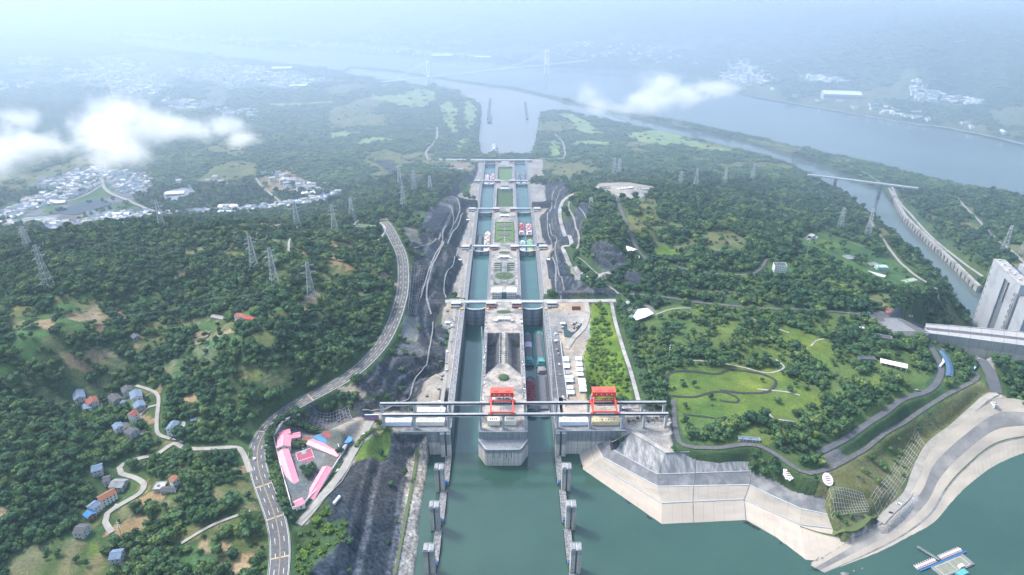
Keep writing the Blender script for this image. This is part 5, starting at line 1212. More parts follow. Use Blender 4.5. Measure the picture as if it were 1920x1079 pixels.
for s_, w_ in (("808,590 800,560 802,530 815,490 830,460 846,440 858,425 868,400","4"),("812,604 808,640 803,668 795,690 778,712 772,732 765,750 745,752 738,760 720,769 680,770","2.4"),("836,560 832,540 838,510 850,495 858,470 866,452","3"),("788,560 800,520 815,480 828,458 832,430 852,420 862,395 858,375 845,368","3.2"),("770,470 790,462 812,455 826,440","3"),("843,440 850,420 848,395 842,385","2.6"),("838,655 836,690 834,700","4")):
    drape_ribbon('slope_path', s_, float(w_)*.8, mat('path_concrete', (.25,.25,.25), (.16,.165,.17), .2), .8)
for s_, w_ in (("1052,562 1042,530 1042,500 1030,480 1042,455 1028,437 1027,400 1034,392 1036,365 1045,350","3"),("1058,545 1046,505 1041,475 1044,452 1034,440 1030,420","2.5"),("1085,388 1094,400 1099,413","3"),("1083,483 1105,500 1125,517","4"),("1058,492 1070,500 1082,515","3"),("1160,552 1145,540 1130,528","4"),("1040,392 1046,370 1060,350 1070,330","2.5")):
    drape_ribbon('slope_path', s_, float(w_), CONC_D, .8)
drape_ribbon('dike_road', "660,129 740,135 873,155 973,170 1073,191 1140,209 1280,238 1447,274 1580,306 1660,350", 7, CONC_D, 1.2, step=30)
drape_ribbon('river_beach', "1400,181 1500,196 1587,211 1700,230 1803,246 1930,274", 22, CONC, 1.5, step=40)
drape_ribbon('town_street', "0,420 60,410 130,400 190,380", 6, BARE, .9, step=20)
# lattice of concrete beams on the slopes
def lattice(name, s, nx_, ny_, m_, r, dz=.5):
    q = [np.array(G(a, b)) for a, b in parse(s)]   # four corners
    m = MB()
    def at_(u, v): p = (q[0]*(1-u)+q[1]*u)*(1-v)+(q[3]*(1-u)+q[2]*u)*v; return (p[0], p[1], gz1(p[0], p[1])+dz)
    for i in range(nx_+1):
        for j in range(ny_*2): m.bar(at_(i/nx_, j/(2*ny_)), at_(i/nx_, (j+1)/(2*ny_)), r, 4)
    for j in range(ny_+1):
        for i in range(nx_*2): m.bar(at_(i/(2*nx_), j/ny_), at_((i+1)/(2*nx_), j/ny_), r, 4)
    return tag(m.build(name, m_), kind='structure')
lattice('slope_lattice', "1545,935 1618,925 1632,965 1560,975", 14, 7, CONC, .22)
lattice('slope_lattice', "1632,935 1720,800 1735,835 1655,972", 16, 6, CONC, .22)
lattice('anchor_lattice', "582,762 652,762 664,790 570,794", 12, 7, CONC_D, .35, .9)
lattice('anchor_lattice', "772,500 800,500 780,590 765,590", 5, 9, CONC_D, .25, .9)
# ---- generic buildings
def roof_pt(px, py, h):
    g = G(px, py); 
    for _ in range(6):
        q = P(px, py, g[2]+h); g = (q[0], q[1], gz1(q[0], q[1]))
    return g
def house(p0, p1, wd, h, roof, wall, lab, cat='house', name='house', rise=None, floors=2, grp=None, winx=3.2, flat=False, extra=None):
    """p0, p1: pixels of the two ends of the roof ridge"""
    rise = (wd*.22 if rise is None else rise); a = roof_pt(*p0, h+rise); b = roof_pt(*p1, h+rise)
    c = ((a[0]+b[0])/2, (a[1]+b[1])/2); z = min(a[2], b[2], gz1(*c))-.2; L_ = max(4, math.hypot(b[0]-a[0], b[1]-a[1])); rz = math.atan2(b[1]-a[1], b[0]-a[0])
    t = empty(name, (c[0], c[1], z), rz, lab, cat, grp); hx, hy = L_/2, wd/2
    KEEP_OUT.append((c[0], c[1], max(hx, hy)+3.5)); k_ = max(1, int(L_/wd))
    for i in range(-k_, k_+1): KEEP_OUT.append((c[0]+math.cos(rz)*hx*i/k_*.9, c[1]+math.sin(rz)*hx*i/k_*.9-2.5, hy+6))
    w_ = MB(); w_.box(-hx,hx,-hy,hy,-2,h)
    if not flat: w_.add([(-hx,-hy,h),(-hx,hy,h),(-hx,0,h+rise-.15)],[(0,1,2)]); w_.add([(hx,-hy,h),(hx,hy,h),(hx,0,h+rise-.15)],[(0,2,1)])
    w_.build('wall', wall, t)
    if flat:
        MB().box(-hx-.3,hx+.3,-hy-.3,hy+.3,h,h+.35).build('roof', roof, t)
        m = MB(); [m.box(*q, h+.35, h+.9) for q in ((-hx-.3,hx+.3,-hy-.3,-hy),(-hx-.3,hx+.3,hy,hy+.3),(-hx-.3,-hx,-hy,hy),(hx,hx+.3,-hy,hy))]; m.build('parapet', wall, t)
        for i in range(max(1, int(hx/6))): MB().box(-hx+3+i*9, -hx+5+i*9, -hy*.3, hy*.1, h+.35, h+1.6).build('roof_unit', CONC_D, t)
    else:
        MB().gable(hx, hy, h, h+rise, .6).build('roof', roof, t); MB().box(-hx-.6,hx+.6,-.18,.18,h+rise-.05,h+rise+.2).build('ridge_cap', CONC_D, t)
    wm = MB().box(-.65,.65,-.06,.06,0,1.5).build('window', GLASS, t); first = True; nw = max(1, int((L_-2)/winx)); fl = h/floors
    def win(x, y, z_, r_):
        nonlocal first
        if first: wm.location = (x,y,z_); wm.rotation_euler = (0,0,r_); first = False; return
        share('window', wm, t, (x,y,z_), r_)
    for f in range(floors):
        for s in (-1,1):
            for i in range(nw): win(-hx+1+(L_-2)*(i+.5)/nw, s*(hy+.02), f*fl+fl*.35, 0)
            for q in (-.45,.45): win(s*(hx+.02), q*hy, f*fl+fl*.35, math.pi/2)
    MB().box(-.6,.6,-hy-.07,-hy+.05,0,2.1).build('door', ROOFD, t)
    if extra: extra(t, hx, hy, h)
    return t
def solar(t, hx, hy, h):
    MB().add([(-2,-2.4,h+1.1),(2,-2.4,h+1.1),(2,-.8,h+1.9),(-2,-.8,h+1.9)],[(0,1,2,3)]).build('solar_heater', GLASS, t)
V = 'in the hillside hamlet'
for args in (
 ((143,724),(148,744),13,8,ROOFB,WALLG,'long blue-grey roofed house at the west end of the upper hamlet'),
 ((158,757),(163,764),9,5,ROOFB,WALLG,'low blue-roofed annex between the long blue-grey house and the red-brown one'),
 ((168,744),(174,752),12,8,ROOFR,WALLW,'white house with red-brown roof beside the long blue-grey one'),
 ((209,738),(219,744),12,7,ROOFD,WALLG,'grey farmhouse with dark tile roof standing alone in the middle of the upper hamlet'),
 ((227,752),(234,751),6,3.5,ROOFB,WALLG,'small light-blue shed beside the lone dark-tiled farmhouse'),
 ((235,721),(238,731),12,8,ROOFD,WALLG,'grey house with dark roof at the top of the upper hamlet'),
 ((252,730),(255,742),13,9,ROOFB,WALLW,'white house with bright blue-grey roof near the track bend'),
 ((258,751),(261,758),12,8,ROOFB,WALLG,'lower blue-roofed house just above the red-roofed three-storey one'),
 ((254,768),(243,776),10,11,ROOFR,WALLW,'three-storey white house with dark red roof in the upper hamlet'),
 ((217,792),(223,799),10,8,ROOFB,WALLW,'blue-roofed white house, westernmost of the joined lower three'),
 ((228,793),(237,800),9,7,ROOFD,WALLG,'dark-roofed house in the middle of the joined lower three'),
 ((240,801),(251,807),12,8,ROOFD,WALLG,'dark-roofed house with the pale yard, easternmost of the joined lower three'),
 ((326,783),(318,802),10,11,ROOFB,WALLW,'tall narrow blue-roofed house east of the dirt track'),
 ((357,786),(374,780),5,3,ROOFB,CONC_D,'low blue shed in the bushes east of the tall narrow house'),
 ((170,874),(190,871),11,8,ROOFB,WALLG,'grey-blue roofed house above the village road bend'),
 ((192,896),(205,893),10,6,ROOFD,WALLG,'small dark house joined to the big grey one by the road bend'),
 ((209,902),(232,900),13,8,CONC_D,WALLG,'big grey-roofed house by the village road bend'),
 ((213,916),(184,933),10,10,ROOFO,WALLW,'long three-storey white row house with orange-red tiled roof'),
 ((181,939),(167,949),10,9,ROOFB,WALLW,'slate-blue end house joined to the orange-roofed row'),
 ((163,957),(171,964),9,6,mat('vivid_blue_roof',(.03,.17,.38),(.025,.13,.3),.3),mat('orange_brick',(.34,.17,.09),(.26,.13,.07),.5),'small brick house with vivid blue roof below the orange-roofed row'),
 ((141,986),(160,988),13,8,ROOFD,WALLG,'dark-roofed grey house at the foot of the lower hamlet'),
 ((206,1036),(227,1034),12,9,ROOFB,WALLG,'blue-grey roofed two-storey house near the bottom of the hillside'),
 ((322,892),(329,898),8,9,ROOFO,WALLW,'small white house with orange roof standing alone in the woods'),
 ((302,915),(330,912),7,4,ROOFD,WALLG,'long low dark-roofed outbuilding below the lone orange-roofed house'),
 ((398,590),(423,589),8,4,BARE,WALLG,'long pale-roofed barn on the hill meadow'),
 ((444,587),(461,586),10,9,ROOFR,WALLW,'white house with maroon roof on the hill meadow'),
 ((464,594),(476,594),7,4,mat('bright_red_roof',(.42,.06,.05),(.33,.05,.04),.3),WALLW,'little shed with bright red roof beside the maroon-roofed house'),
 ((249,622),(256,632),9,5,ROOFD,CONC_D,'old dark farmhouse alone below the woods'),
):
    fl = 3 if args[3] >= 10 else 2 if args[3] > 5 else 1
    house(*args, floors=fl, extra=solar if args[3] in (8, 9) and rnd.random() < .5 else None)
house((289,908),(308,905),11,4,CONC,WALLG,'flat pale-roofed building beside the lone orange-roofed house', flat=True, floors=1)
# yards
def yard(name, s, m_, dz=.35, z=None, kind='structure', step=7):
    q = [P(a, b, z)[:2] for a, b in parse(s)] if z is not None else [G(a, b)[:2] for a, b in parse(s)]
    if z is not None: return sheet(name, q, z, m_)
    A = np.array(q); x0, y0 = A.min(0); x1, y1 = A.max(0); X, Y = np.meshgrid(np.arange(x0, x1, step), np.arange(y0, y1, step)); X, Y = X.ravel(), Y.ravel(); k = inside(X, Y, q)
    vs = [Vector(p) for p in q]+[Vector((a, b)) for a, b in zip(X[k], Y[k])]; n_ = len(q)
    r = delaunay_2d_cdt(vs, [(i,(i+1)%n_) for i in range(n_)], [], 0 if False else 1, 1e-4); V2 = r[0]; fs = [tuple(f) for f in r[2] if inside(np.array([sum(V2[i].x for i in f)/len(f)]), np.array([sum(V2[i].y for i in f)/len(f)]), q)[0]]
    m = MB(); m.add([(v.x, v.y, gz1(v.x, v.y)+dz) for v in V2], fs); o = m.build(name, m_)
    if len(o.data.polygons) and o.data.polygons[0].normal.z < 0: o.data.flip_normals()
    return tag(o, kind=kind)
yard('house_yard', "262,808 273,804 277,813 263,817", mat('cream_yard', (.55,.50,.40), (.45,.4,.33), .3), .5)
yard('house_yard', "342,790 348,792 347,806 335,808", CONC, .5); yard('house_yard', "178,752 194,758 190,764 176,760", CONC, .5); yard('house_yard', "216,945 228,948 222,955 214,951", CONC, .5)
# ---- school compound with pink roofs
SW = mat('school_white_wall', (.66,.63,.60), (.55,.52,.5), .3)
for p0, p1, wd, h, rf, lab in (
 ((522,806),(543,806),8,5,PINK,'short pink-roofed block at the north-west tip of the compound'),
 ((532,813),(531,834),15,7,PINK,'broad pink-roofed hall in the upper west corner of the compound'),
 ((546,812),(562,812),9,5,PINK,'small pink-roofed wing east of the broad hall'),
 ((530,842),(557,922),12,6,PINK,'very long pink-roofed block along the highway side of the compound'),
 ((552,939),(568,936),9,5,PINK,'small pink-roofed block at the south tip of the compound'),
 ((613,874),(577,923),10.5,6,PINK,'long pink-roofed block slanting along the east wall of the compound'),
 ((580,825),(636,842),10,6,PINK,'long pink-roofed block above the ball court'),
 ((594,816),(631,828),7.5,5,mat('blue_steel_roof',(.06,.22,.40),(.05,.18,.33),.3),'long blue-roofed block behind the pink one above the court'),
 ((607,809),(640,819),7.5,5,mat('maroon_steel_roof',(.25,.06,.06),(.19,.05,.05),.3),'long maroon-roofed block behind the blue-roofed one'),
 ((569,820),(580,822),7,4,ROOFO,'small brown-roofed hut west of the pink block above the court')):
    house(p0, p1, wd, h, rf, SW, lab, 'school building', 'school_building', floors=2 if h > 5 else 1, winx=4)
ct = empty('ball_court', G(574,861), 0, 'maroon basketball court with grey-green key areas between the pink-roofed blocks', 'ball court')
q = [np.array(P(a, b, ct.location.z+.5)) for a, b in parse("554,850 583,840 594,872 564,881")]; o_ = np.array(ct.location)
def quadp(q, m_, nm, t, u0=0, u1=1, v0=0, v1=1, dz=0):
    f = lambda u, v: tuple((q[0]*(1-u)+q[1]*u)*(1-v)+(q[3]*(1-u)+q[2]*u)*v-o_+np.array((0,0,dz)))
    return MB().add([f(u0,v0),f(u1,v0),f(u1,v1),f(u0,v1)],[(0,1,2,3)]).build(nm, m_, t)
CT = mat('court_maroon', (.33,.08,.13), (.27,.06,.11), .4); quadp(q, CT, 'playing_surface', ct)
KEY = mat('court_key_green', (.22,.36,.33), (.18,.3,.28), .4); quadp(q, KEY, 'key_area', ct, .36,.64,0,.2,.03); quadp(q, KEY, 'key_area', ct, .36,.64,.8,1,.03)
for a in ((0,1,0,.015),(0,1,.985,1),(0,.02,0,1),(.98,1,0,1),(0,1,.49,.505)): quadp(q, PAINTW, 'court_line', ct, *a, .05)
for v in (.02,.98):
    f = (q[0]*.5+q[1]*.5)*(1-v)+(q[3]*.5+q[2]*.5)*v-o_; MB().bar(tuple(f),tuple(f+np.array((0,0,3.2))),.15,5).box(f[0]-.9,f[0]+.9,f[1]-.05,f[1]+.05,f[2]+2.8,f[2]+3.9).build('hoop_stand', WHITE, ct)
KEEP_OUT += [(ct.location.x+dx, ct.location.y+dy, 13) for dx, dy in ((0,0),(-5,10),(5,-10))]
pl = empty('round_pool', G(651,826), 0, 'round blue paddling pool beside the white terrace', 'pool'); MB().bar((0,0,0),(0,0,1.2),6.5,28).build('pool_wall', BLUE, pl); MB().bar((0,0,1.2),(0,0,1.25),6.0,28).build('pool_water', mat('pool_blue',(.08,.25,.62),(.06,.2,.5),.3,rough=.2), pl)
def wall_line(name, s, h, th, m_, lab, cat='wall', pieces=6.0, post=False):
    pts = resample([np.array(G(a, b)) for a, b in parse(s)], pieces); o = pts[0]; t = empty(name, tuple(o), 0, lab, cat); m_obj = None
    for a, b in zip(pts[:-1], pts[1:]):
        za, zb = gz1(a[0],a[1])-o[2], gz1(b[0],b[1])-o[2]; d = Vector((b[0]-a[0], b[1]-a[1])); n_ = Vector((d.y, -d.x)).normalized()*th/2; A2 = Vector((a[0]-o[0], a[1]-o[1])); B2 = Vector((b[0]-o[0], b[1]-o[1])); e = d*.015; A2 += e; B2 -= e
        q4 = [A2-n_, B2-n_, B2+n_, A2+n_]; zs = (za, zb, zb, za)
        MB().add([(p.x,p.y,z_-1) for p, z_ in zip(q4, zs)]+[(p.x,p.y,z_+h) for p, z_ in zip(q4, zs)], [(4,5,6,7),(0,1,5,4),(1,2,6,5),(2,3,7,6),(3,0,4,7)]).build('wall_panel', m_, t)
    return t
wall_line('compound_wall', "562,778 548,784 530,793 513,818 520,850 533,900 547,952", 3.2, .8, WALLW, 'white boundary wall on the highway side of the pink-roofed compound')
wall_line('compound_wall', "655,828 638,858 618,890 590,925 565,952 548,955", 2.6, .6, WALLW, 'white boundary wall on the works-road side of the pink-roofed compound')
wall_line('roadside_wall', "560,985 600,945 640,905 662,868", 1.4, .6, CONC, 'low concrete wall between the works road and the dark rock slope')
yard('white_terrace', "633,833 652,831 640,846 636,842", WHITE, .6)
house((549,950),(556,951),0.1 if False else 3,2.6,CONC,WALLW,'tiny gate lodge below the south tip of the compound', 'lodge', 'gate_lodge', flat=True, floors=1)
# billboard and lamps
bb = empty('billboard', G(698,788), 0, 'wide billboard with a blue and pink sunset picture facing the works road', 'billboard')
bm_ = bpy.data.materials.new('billboard_print'); bm_.use_nodes = True; t_ = bm_.node_tree; n = t_.nodes; tc = n.new('ShaderNodeTexCoord'); sx = n.new('ShaderNodeSeparateXYZ'); nz = n.new('ShaderNodeTexNoise'); nz.inputs['Scale'].default_value = 3; ad = n.new('ShaderNodeMath'); ad.operation = 'MULTIPLY_ADD'; ad.inputs[1].default_value = .5
rp = n.new('ShaderNodeValToRGB'); t_.links.new(tc.outputs['Generated'], sx.inputs[0]); t_.links.new(tc.outputs['Generated'], nz.inputs[0]); t_.links.new(nz.outputs[0], ad.inputs[0]); t_.links.new(sx.outputs['Z'], ad.inputs[2]); t_.links.new(ad.outputs[0], rp.inputs[0]); t_.links.new(rp.outputs[0], n['Principled BSDF'].inputs['Base Color'])
e = rp.color_ramp.elements; e[0].color = (.05,.03,.12,1); e[0].position = .25; e[1].color = (.05,.16,.4,1); e[1].position = 1.1 if False else 1; x_ = e.new(.5); x_.color = (.5,.12,.16,1); x_ = e.new(.72); x_.color = (.16,.10,.28,1)
MB().box(-8.5,8.5,-.25,.25,1.2,8).build('picture_panel', bm_, bb); MB().box(-8.8,8.8,-.4,.4,8,8.5).build('top_frame', WHITE, bb)
for x in (-6,0,6): MB().box(x-.2,x+.2,.3,.7,0,8).build('post', STEEL, bb)
lamp0 = None
def lamp(px, py, lab, h=9):
    global lamp0
    g = G(px, py)
    if lamp0 is None:
        lamp0 = empty('street_lamp', g, 0, lab, 'street lamp'); m = MB(); m.bar((0,0,0),(0,0,h),.13,6,.07); m.build('pole', STEEL, lamp0)
        MB().bar((0,0,h),(1.8,0,h+.4),.08,5).build('arm', STEEL, lamp0); MB().box(1.5,2.6,-.22,.22,h+.25,h+.5).build('lamp_head', WHITE, lamp0)
    else: dup(lamp0, g, rnd.uniform(0,6.28), lab)
for p_ in ((612,799,'street lamp before the anchored rock wall, western one of two'),(640,799,'street lamp before the anchored rock wall, eastern one of two'),(797,726,'street lamp at the bend of the sandy lock road'),(738,795,'street lamp between the west crane pillars'),(742,612,'street lamp on the highway curve above the quarry yard'),(1113,557,'street lamp on the crest road beside the meadow'),(1131,556,'taller street lamp on the crest road by the meadow path'),(1085,560,'street lamp on the crest road above the works yard'),(1305,562,'street lamp on the foot road west of the park grove'),(1358,567,'street lamp on the foot road above the park grove'),(1590,598,'street lamp at the park road junction'),(1655,585,'street lamp beside the red-paved verge')): lamp(*p_)
# ---- flat buildings from their roof outlines
def block(px0, py0, px1, py1, h, roof, wall, lab, cat='building', name='building', floors=1, **k):
    """axis-aligned block: pixels of the roof's left and right ends at mid depth"""
    return house((px0,py0),(px1,py1), k.pop('wd'), h, roof, wall, lab, cat, name, rise=0.01, floors=floors, flat=True, **k)
SH = SH
for i, (a, b, wd, rf, lab) in enumerate((
 ((1057,672),(1066,672),11,WHITE,'white shed at the head of the western row beside the grey ramp'),((1058,684),(1067,684),11,WHITE,'second white shed of the western row beside the grey ramp'),
 ((1080,671),(1090,671),9,WHITE,'white shed at the head of the eastern row by the meadow'),((1081,681),(1091,681),9,WHITE,'second white shed of the eastern row by the meadow'),((1081,691),(1092,691),9,WHITE,'third white shed of the eastern row by the meadow'),
 ((1082,700),(1093,700),7,WHITE,'fourth white shed of the eastern row by the meadow'),((1061,697),(1068,697),7,CONC,'grey-roofed hut in the western row below the two white sheds'),((1061,705),(1074,705),6,WHITE,'long thin white shed in the western row'),
 ((1062,712),(1074,712),6,WHITE,'second long thin white shed in the western row'),((1085,712),(1097,712),8,WHITE,'wide white shed in the lower eastern row'),((1086,720),(1098,720),8,WHITE,'second wide white shed in the lower eastern row'),((1087,729),(1099,729),8,WHITE,'third wide white shed in the lower eastern row'),
 ((1064,725),(1074,725),6,WHITE,'white office cabin above the parking gap'),((1065,734),(1076,734),8,WHITE,'white office cabin at the end of the western row'))):
    house(a, b, wd, 3.2, rf, WALLG, lab, 'shed', 'work_shed', floors=1, rise=.9, winx=3)
house((1093,741),(1110,742),8,3.5,mat('light_blue_roof',(.25,.45,.75),(.2,.38,.65),.3),WALLW,'light-blue roofed shed behind the east red crane','shed','work_shed',rise=1,floors=1)
RAMP = mat('ramp_concrete', (.085,.088,.095), (.06,.062,.07), .15, c3=(.12,.12,.125), s3=.08)
rt = empty('concrete_ramp', (0,0,0), 0, 'long dark grey sunken concrete apron east of the upper lock wall', 'apron')
panels(W3("1033,640 1037,746", 35.45), W3("1050,640 1063,746", 35.45), RAMP, rt, step=13, th=.3)
MB().loft([W3("1050,640 1063,746", 35.2), W3("1050,640 1063,746", 38.5), [(p[0]+1.2,p[1],p[2]) for p in W3("1050,640 1063,746", 38.5)], [(p[0]+1.2,p[1],p[2]) for p in W3("1050,640 1063,746", 35.2)]]).build('side_wall', CONC_B, rt)
yard('rubble_ground', "1033,612 1045,612 1050,639 1033,639", mat('rubble', (.22,.23,.24), (.10,.11,.12), .5, contrast=(.42,.6)), z=35.4)
yard('yard_pond', "1056,610 1063,607 1064,618 1071,623 1078,622 1090,606 1096,612 1084,628 1070,634 1058,632", mat('dark_pond', (.02,.05,.05), (.02,.04,.04), .2, rough=.2), z=35.38)
mr_ = empty('dismantled_crane', (*P(1081,582,35)[:2], 35), 0, 'heap of dismantled dark-red crane lattice sections in the works yard', 'crane parts')
MRD = mat('dark_red_steel', (.22,.02,.04), (.16,.015,.03), .4)
for i in range(6):
    m = MB(); m.box(-7,7,-.1+i*1.9,.1+i*1.9,0,.3).box(-7,7,.9+i*1.9,1.1+i*1.9,0,.3).box(-7,7,.4+i*1.9,.6+i*1.9,1.6,1.9)
    for k in range(9): m.bar((-7+k*1.7,i*1.9,.2),(-6.2+k*1.7,.5+i*1.9,1.7),.09,3); m.bar((-6.2+k*1.7,.5+i*1.9,1.7),(-5.4+k*1.7,1+i*1.9,.2),.09,3)
    m.build('lattice_section', MRD, mr_)
for i in range(16):
    g = (P(1072+rnd.random()*12, 606+rnd.random()*12, 35)); o = MB().box(-1.5,1.5,-.9,.9,0,1.2+rnd.random()).build('material_pallet', [YCR, CONC, MRD, CONC_D][i % 4]); o.location = (g[0], g[1], 35.5); o.rotation_euler = (0,0,rnd.random()*3)
    tag(o, 'pallet of %s materials in the pile beside the yard pond' % ['yellowish','pale','red','grey'][i % 4], 'pallet', 'material pallets by the yard pond')
for i in range(46):
    s_ = -1 if i % 2 else 1; X = s_*rnd.uniform(80, 108); Y = rnd.uniform(690, 990)
    if s_ > 0 and (Y < 900): X = rnd.uniform(77, 81)
    if s_ < 0 and Y < 960 and Y > 790: X = -rnd.uniform(77, 84)
    o = MB().box(-1.4,1.4,-1,1,0,1.6).build('storage_crate', [CONC, CONC_D, WALLW, BARE, ROOFB][i % 5]); o.location = (X, Y, 35.2); o.rotation_euler = (0,0,rnd.random()*3); o.scale = (rnd.uniform(.6,1.6),)*3
    tag(o, f'{["pale","grey","white","sandy","blue-grey"][i%5]} storage crate on the {"west" if s_<0 else "east"} side yard of the lock', 'crate', 'crates on the lock side yards')
# clutter on the island deck, between pavement and walls
for i in range(70):
    X = rnd.choice((-1,1))*rnd.uniform(25.5, 28.8); Y = rnd.uniform(690, 1000); o = MB().box(-.8,.8,-1.2,1.2,0,1.1).build('deck_locker', [CONC, WALLW, CONC_D][i % 3]); o.location = (X, Y, 35.0); o.scale = (rnd.uniform(.6,1.3), rnd.uniform(.6,1.6), rnd.uniform(.6,1.4))
    tag(o, f'{["pale","white","dark"][i%3]} equipment locker on the {"west" if X<0 else "east"} edge of the first lock island', 'locker', 'lockers along the island edges')
for s_, w_ in (("903,612 905,660 905,700 903,745",1.2),("977,612 978,660 979,700 980,745",1.2)):
    pts = W3(s_, 35.35); m = MB(); ribbon(m, pts, -w_/2, w_/2, .0); tag(m.build('cable_trench', CONC_D), kind='structure')
for k in range(5):
    y0, y1 = SEG[k]
    for s in (-1,1):
        if k == 0 and s > 0: continue
        m = MB(); x = s*80.0; ribbon(m, [(x, y0+14, COPE[k]+.45), (x, y1-20, COPE[k]+.45)], -2.6, 2.6, 0); tag(m.build('side_track', BARE), kind='structure')
# tents, pavilions
tt = empty('event_tent', P(1207,592,39), 0, 'large white canvas tent with peaked corners on the park terrace', 'tent')
q = [np.array(P(a, b, 44)) for a, b in parse("1187,594 1196,580 1214,578 1226,588 1211,595 1193,601")]; o3 = np.array(tt.location); c_ = sum(q)/6+np.array((0,0,2.5))
MB().add([tuple(p-o3) for p in q]+[tuple(c_-o3)], [(i,(i+1)%6,6) for i in range(6)]).build('canopy', WHITE, tt)
for p in q: MB().bar(tuple(p-o3-np.array((0,0,6))), tuple(p-o3), .15, 5).build('tent_pole', STEEL, tt)
KEEP_OUT.append((tt.location.x, tt.location.y+4, 20))
pv = empty('arched_pavilion', G(1182,470), R(-58), 'white fan-shaped arched pavilion beside the hilltop road', 'pavilion')
pr = [(8*math.cos(a), 6*math.sin(a)) for a in np.linspace(0, math.pi, 12)]
for i in range(6): MB().loft([[(-13+i*4.4,p[0]*(.75+.07*i),p[1]*(.8+.05*i)) for p in pr],[(-13+i*4.4+4.2,p[0]*(.8+.07*i),p[1]*(.84+.05*i)) for p in pr]]).build('shell_panel', WHITE, pv)
KEEP_OUT.append((pv.location.x, pv.location.y, 18))
cp = empty('canopy_hall', G(1674,688), math.atan2(*(np.array(P(1692,672,42))-np.array(P(1655,664,42)))[[1,0]]), 'open hall with a long ribbed cream roof inside the park grove', 'hall')
for i in range(9): MB().add([(-17+i*3.8,-5,5.2),(-13.3+i*3.8,-5,5.2),(-13.3+i*3.8,5,6.2),(-17+i*3.8,5,6.2),(-17+i*3.8,-5,4.9),(-13.3+i*3.8,-5,4.9),(-13.3+i*3.8,5,5.9),(-17+i*3.8,5,5.9)],[(0,1,2,3),(0,4,5,1),(1,5,6,2),(2,6,7,3),(3,7,4,0)]).build('roof_panel', WCR, cp)
for i in range(6):
    for s in (-1,1): MB().box(-16+i*6.4,-15.5+i*6.4,s*4.4-.25,s*4.4+.25,-1,5).build('column', WALLW, cp)
KEEP_OUT += [(cp.location.x+dx, cp.location.y-dx*.3, 15) for dx in (-14,0,14)]
for a, b, wd, h, rf, wl, lab in (
 ((1504,442),(1524,440),9,9,CONC,WALLW,'white L-shaped office block beside the small football lawn'),((1524,443),(1532,446),8,6,CONC,WALLW,'low white wing of the office block by the football lawn'),
 ((1562,474),(1600,482),20,5,CONC_D,TEAL,'flat grey-roofed works hall below the football lawn'),((1592,491),(1660,519),14,3,CONC_B,CONC_D,'long low settling tank with striped cover below the works hall'),
 ((1644,495),(1663,500),13,11,mat('mint_roof',(.35,.5,.45),(.3,.43,.4),.3),mat('mint_wall',(.42,.56,.52),(.36,.48,.45),.3),'mint-green three-storey pump house'),((1632,492),(1643,494),10,6,CONC_D,WALLG,'grey annex beside the mint pump house'),
 ((1693,523),(1716,524),10,6,mat('moss_roof',(.30,.38,.22),(.25,.32,.18),.3),WALLW,'white building with mossy roof below the pump house'),((1452,493),(1474,497),15,15,ROOFD,WALLW,'white hillside tower house with dark flat roof'),
 ((1123,351),(1145,349),14,5,CONC_D,CONC,'round-topped visitor building on the hilltop viewpoint'),((1160,353),(1186,351),9,4,WHITE,WALLW,'white kiosk row on the hilltop viewpoint'),((1192,352),(1216,354),8,4,CONC,WALLW,'pale exhibition block at the east end of the viewpoint'),
 ((1107,371),(1115,371),9,10,CONC_D,WALLG,'grey square lookout tower on the cut slope'),((1187,478),(1199,482),9,4,WHITE,WALLW,'white kiosk below the arched pavilion'),
 ((1174,567),(1180,568),8,4,CONC_B,WALLW,'pale hut beside the meadow path'),((1177,580),(1182,582),6,4,ROOFR,WALLW,'tiny red-roofed hut by the park wall'),((1181,593),(1187,595),7,4,TEAL,WALLW,'teal-roofed hut by the park wall'),
 ((1610,670),(1640,672),8,4,ROOFD,CONC_D,'dark low teahouse hidden in the park grove'),((1385,821),(1425,823),5,3,ROOFB,WALLG,'grey-blue arcade along the embankment road'),((1640,628),(1672,634),9,3.5,ROOFD,WALLG,'dark-roofed long hut beside the bus plaza'),
 ((859,316),(868,317),11,9,CONC_B,CONC,'pale pump building west of the last lock chamber'),((1862,757),(1868,757),7,5,CONC,WALLW,'small white gatehouse where the shore road begins'),((1610,614),(1620,615),5,3,WHITE,WALLW,'white ticket booth at the bus plaza entrance')):
    block(*a, *b, h, rf, wl, lab, wd=wd, floors=max(1, int(h/3.5)))
# green-roofed round-drive building by the highway end
t = block(670,423,707,422,5,GARDL,WALLG,'low building with grass roof inside the looped drive by the highway end', wd=16, floors=1)
drape_ribbon('looped_drive', "712,418 722,430 715,445 702,452 685,447 668,437 664,425 672,414", 4, CONC, .8)
# ---- curved blue canopy and buses
bc = empty('bus_canopy', G(1778,690), 0, 'long curved blue glass canopy beside the bus loop', 'canopy'); o3 = np.array(bc.location); cen = catmull([np.array(P(a, b, o3[2]+5)) for a, b in parse("1766,658 1775,672 1781,690 1780,706")], 4)
BCN = mat('blue_glass_canopy', (.07,.13,.22), (.05,.10,.17), .3, rough=.4)
for a, b in zip(cen[:-1], cen[1:]):
    d = (b-a)[:2]; d = d/np.linalg.norm(d); n2 = np.array((d[1],-d[0],0))*4.5; e = (b-a)*.03
    MB().add([tuple(a+e-n2-o3),tuple(b-e-n2-o3),tuple(b-e-o3+(0,0,1.2)),tuple(a+e-o3+(0,0,1.2)),tuple(b-e+n2-o3),tuple(a+e+n2-o3)],[(0,1,2,3),(3,2,4,5)]).build('canopy_panel', BCN, bc); MB().bar(tuple(a-o3-(0,0,5)), tuple(a-o3), .2, 4).build('column', STEEL, bc)
KEEP_OUT += [(p[0], p[1], 9) for p in cen]
bus0 = car0 = None
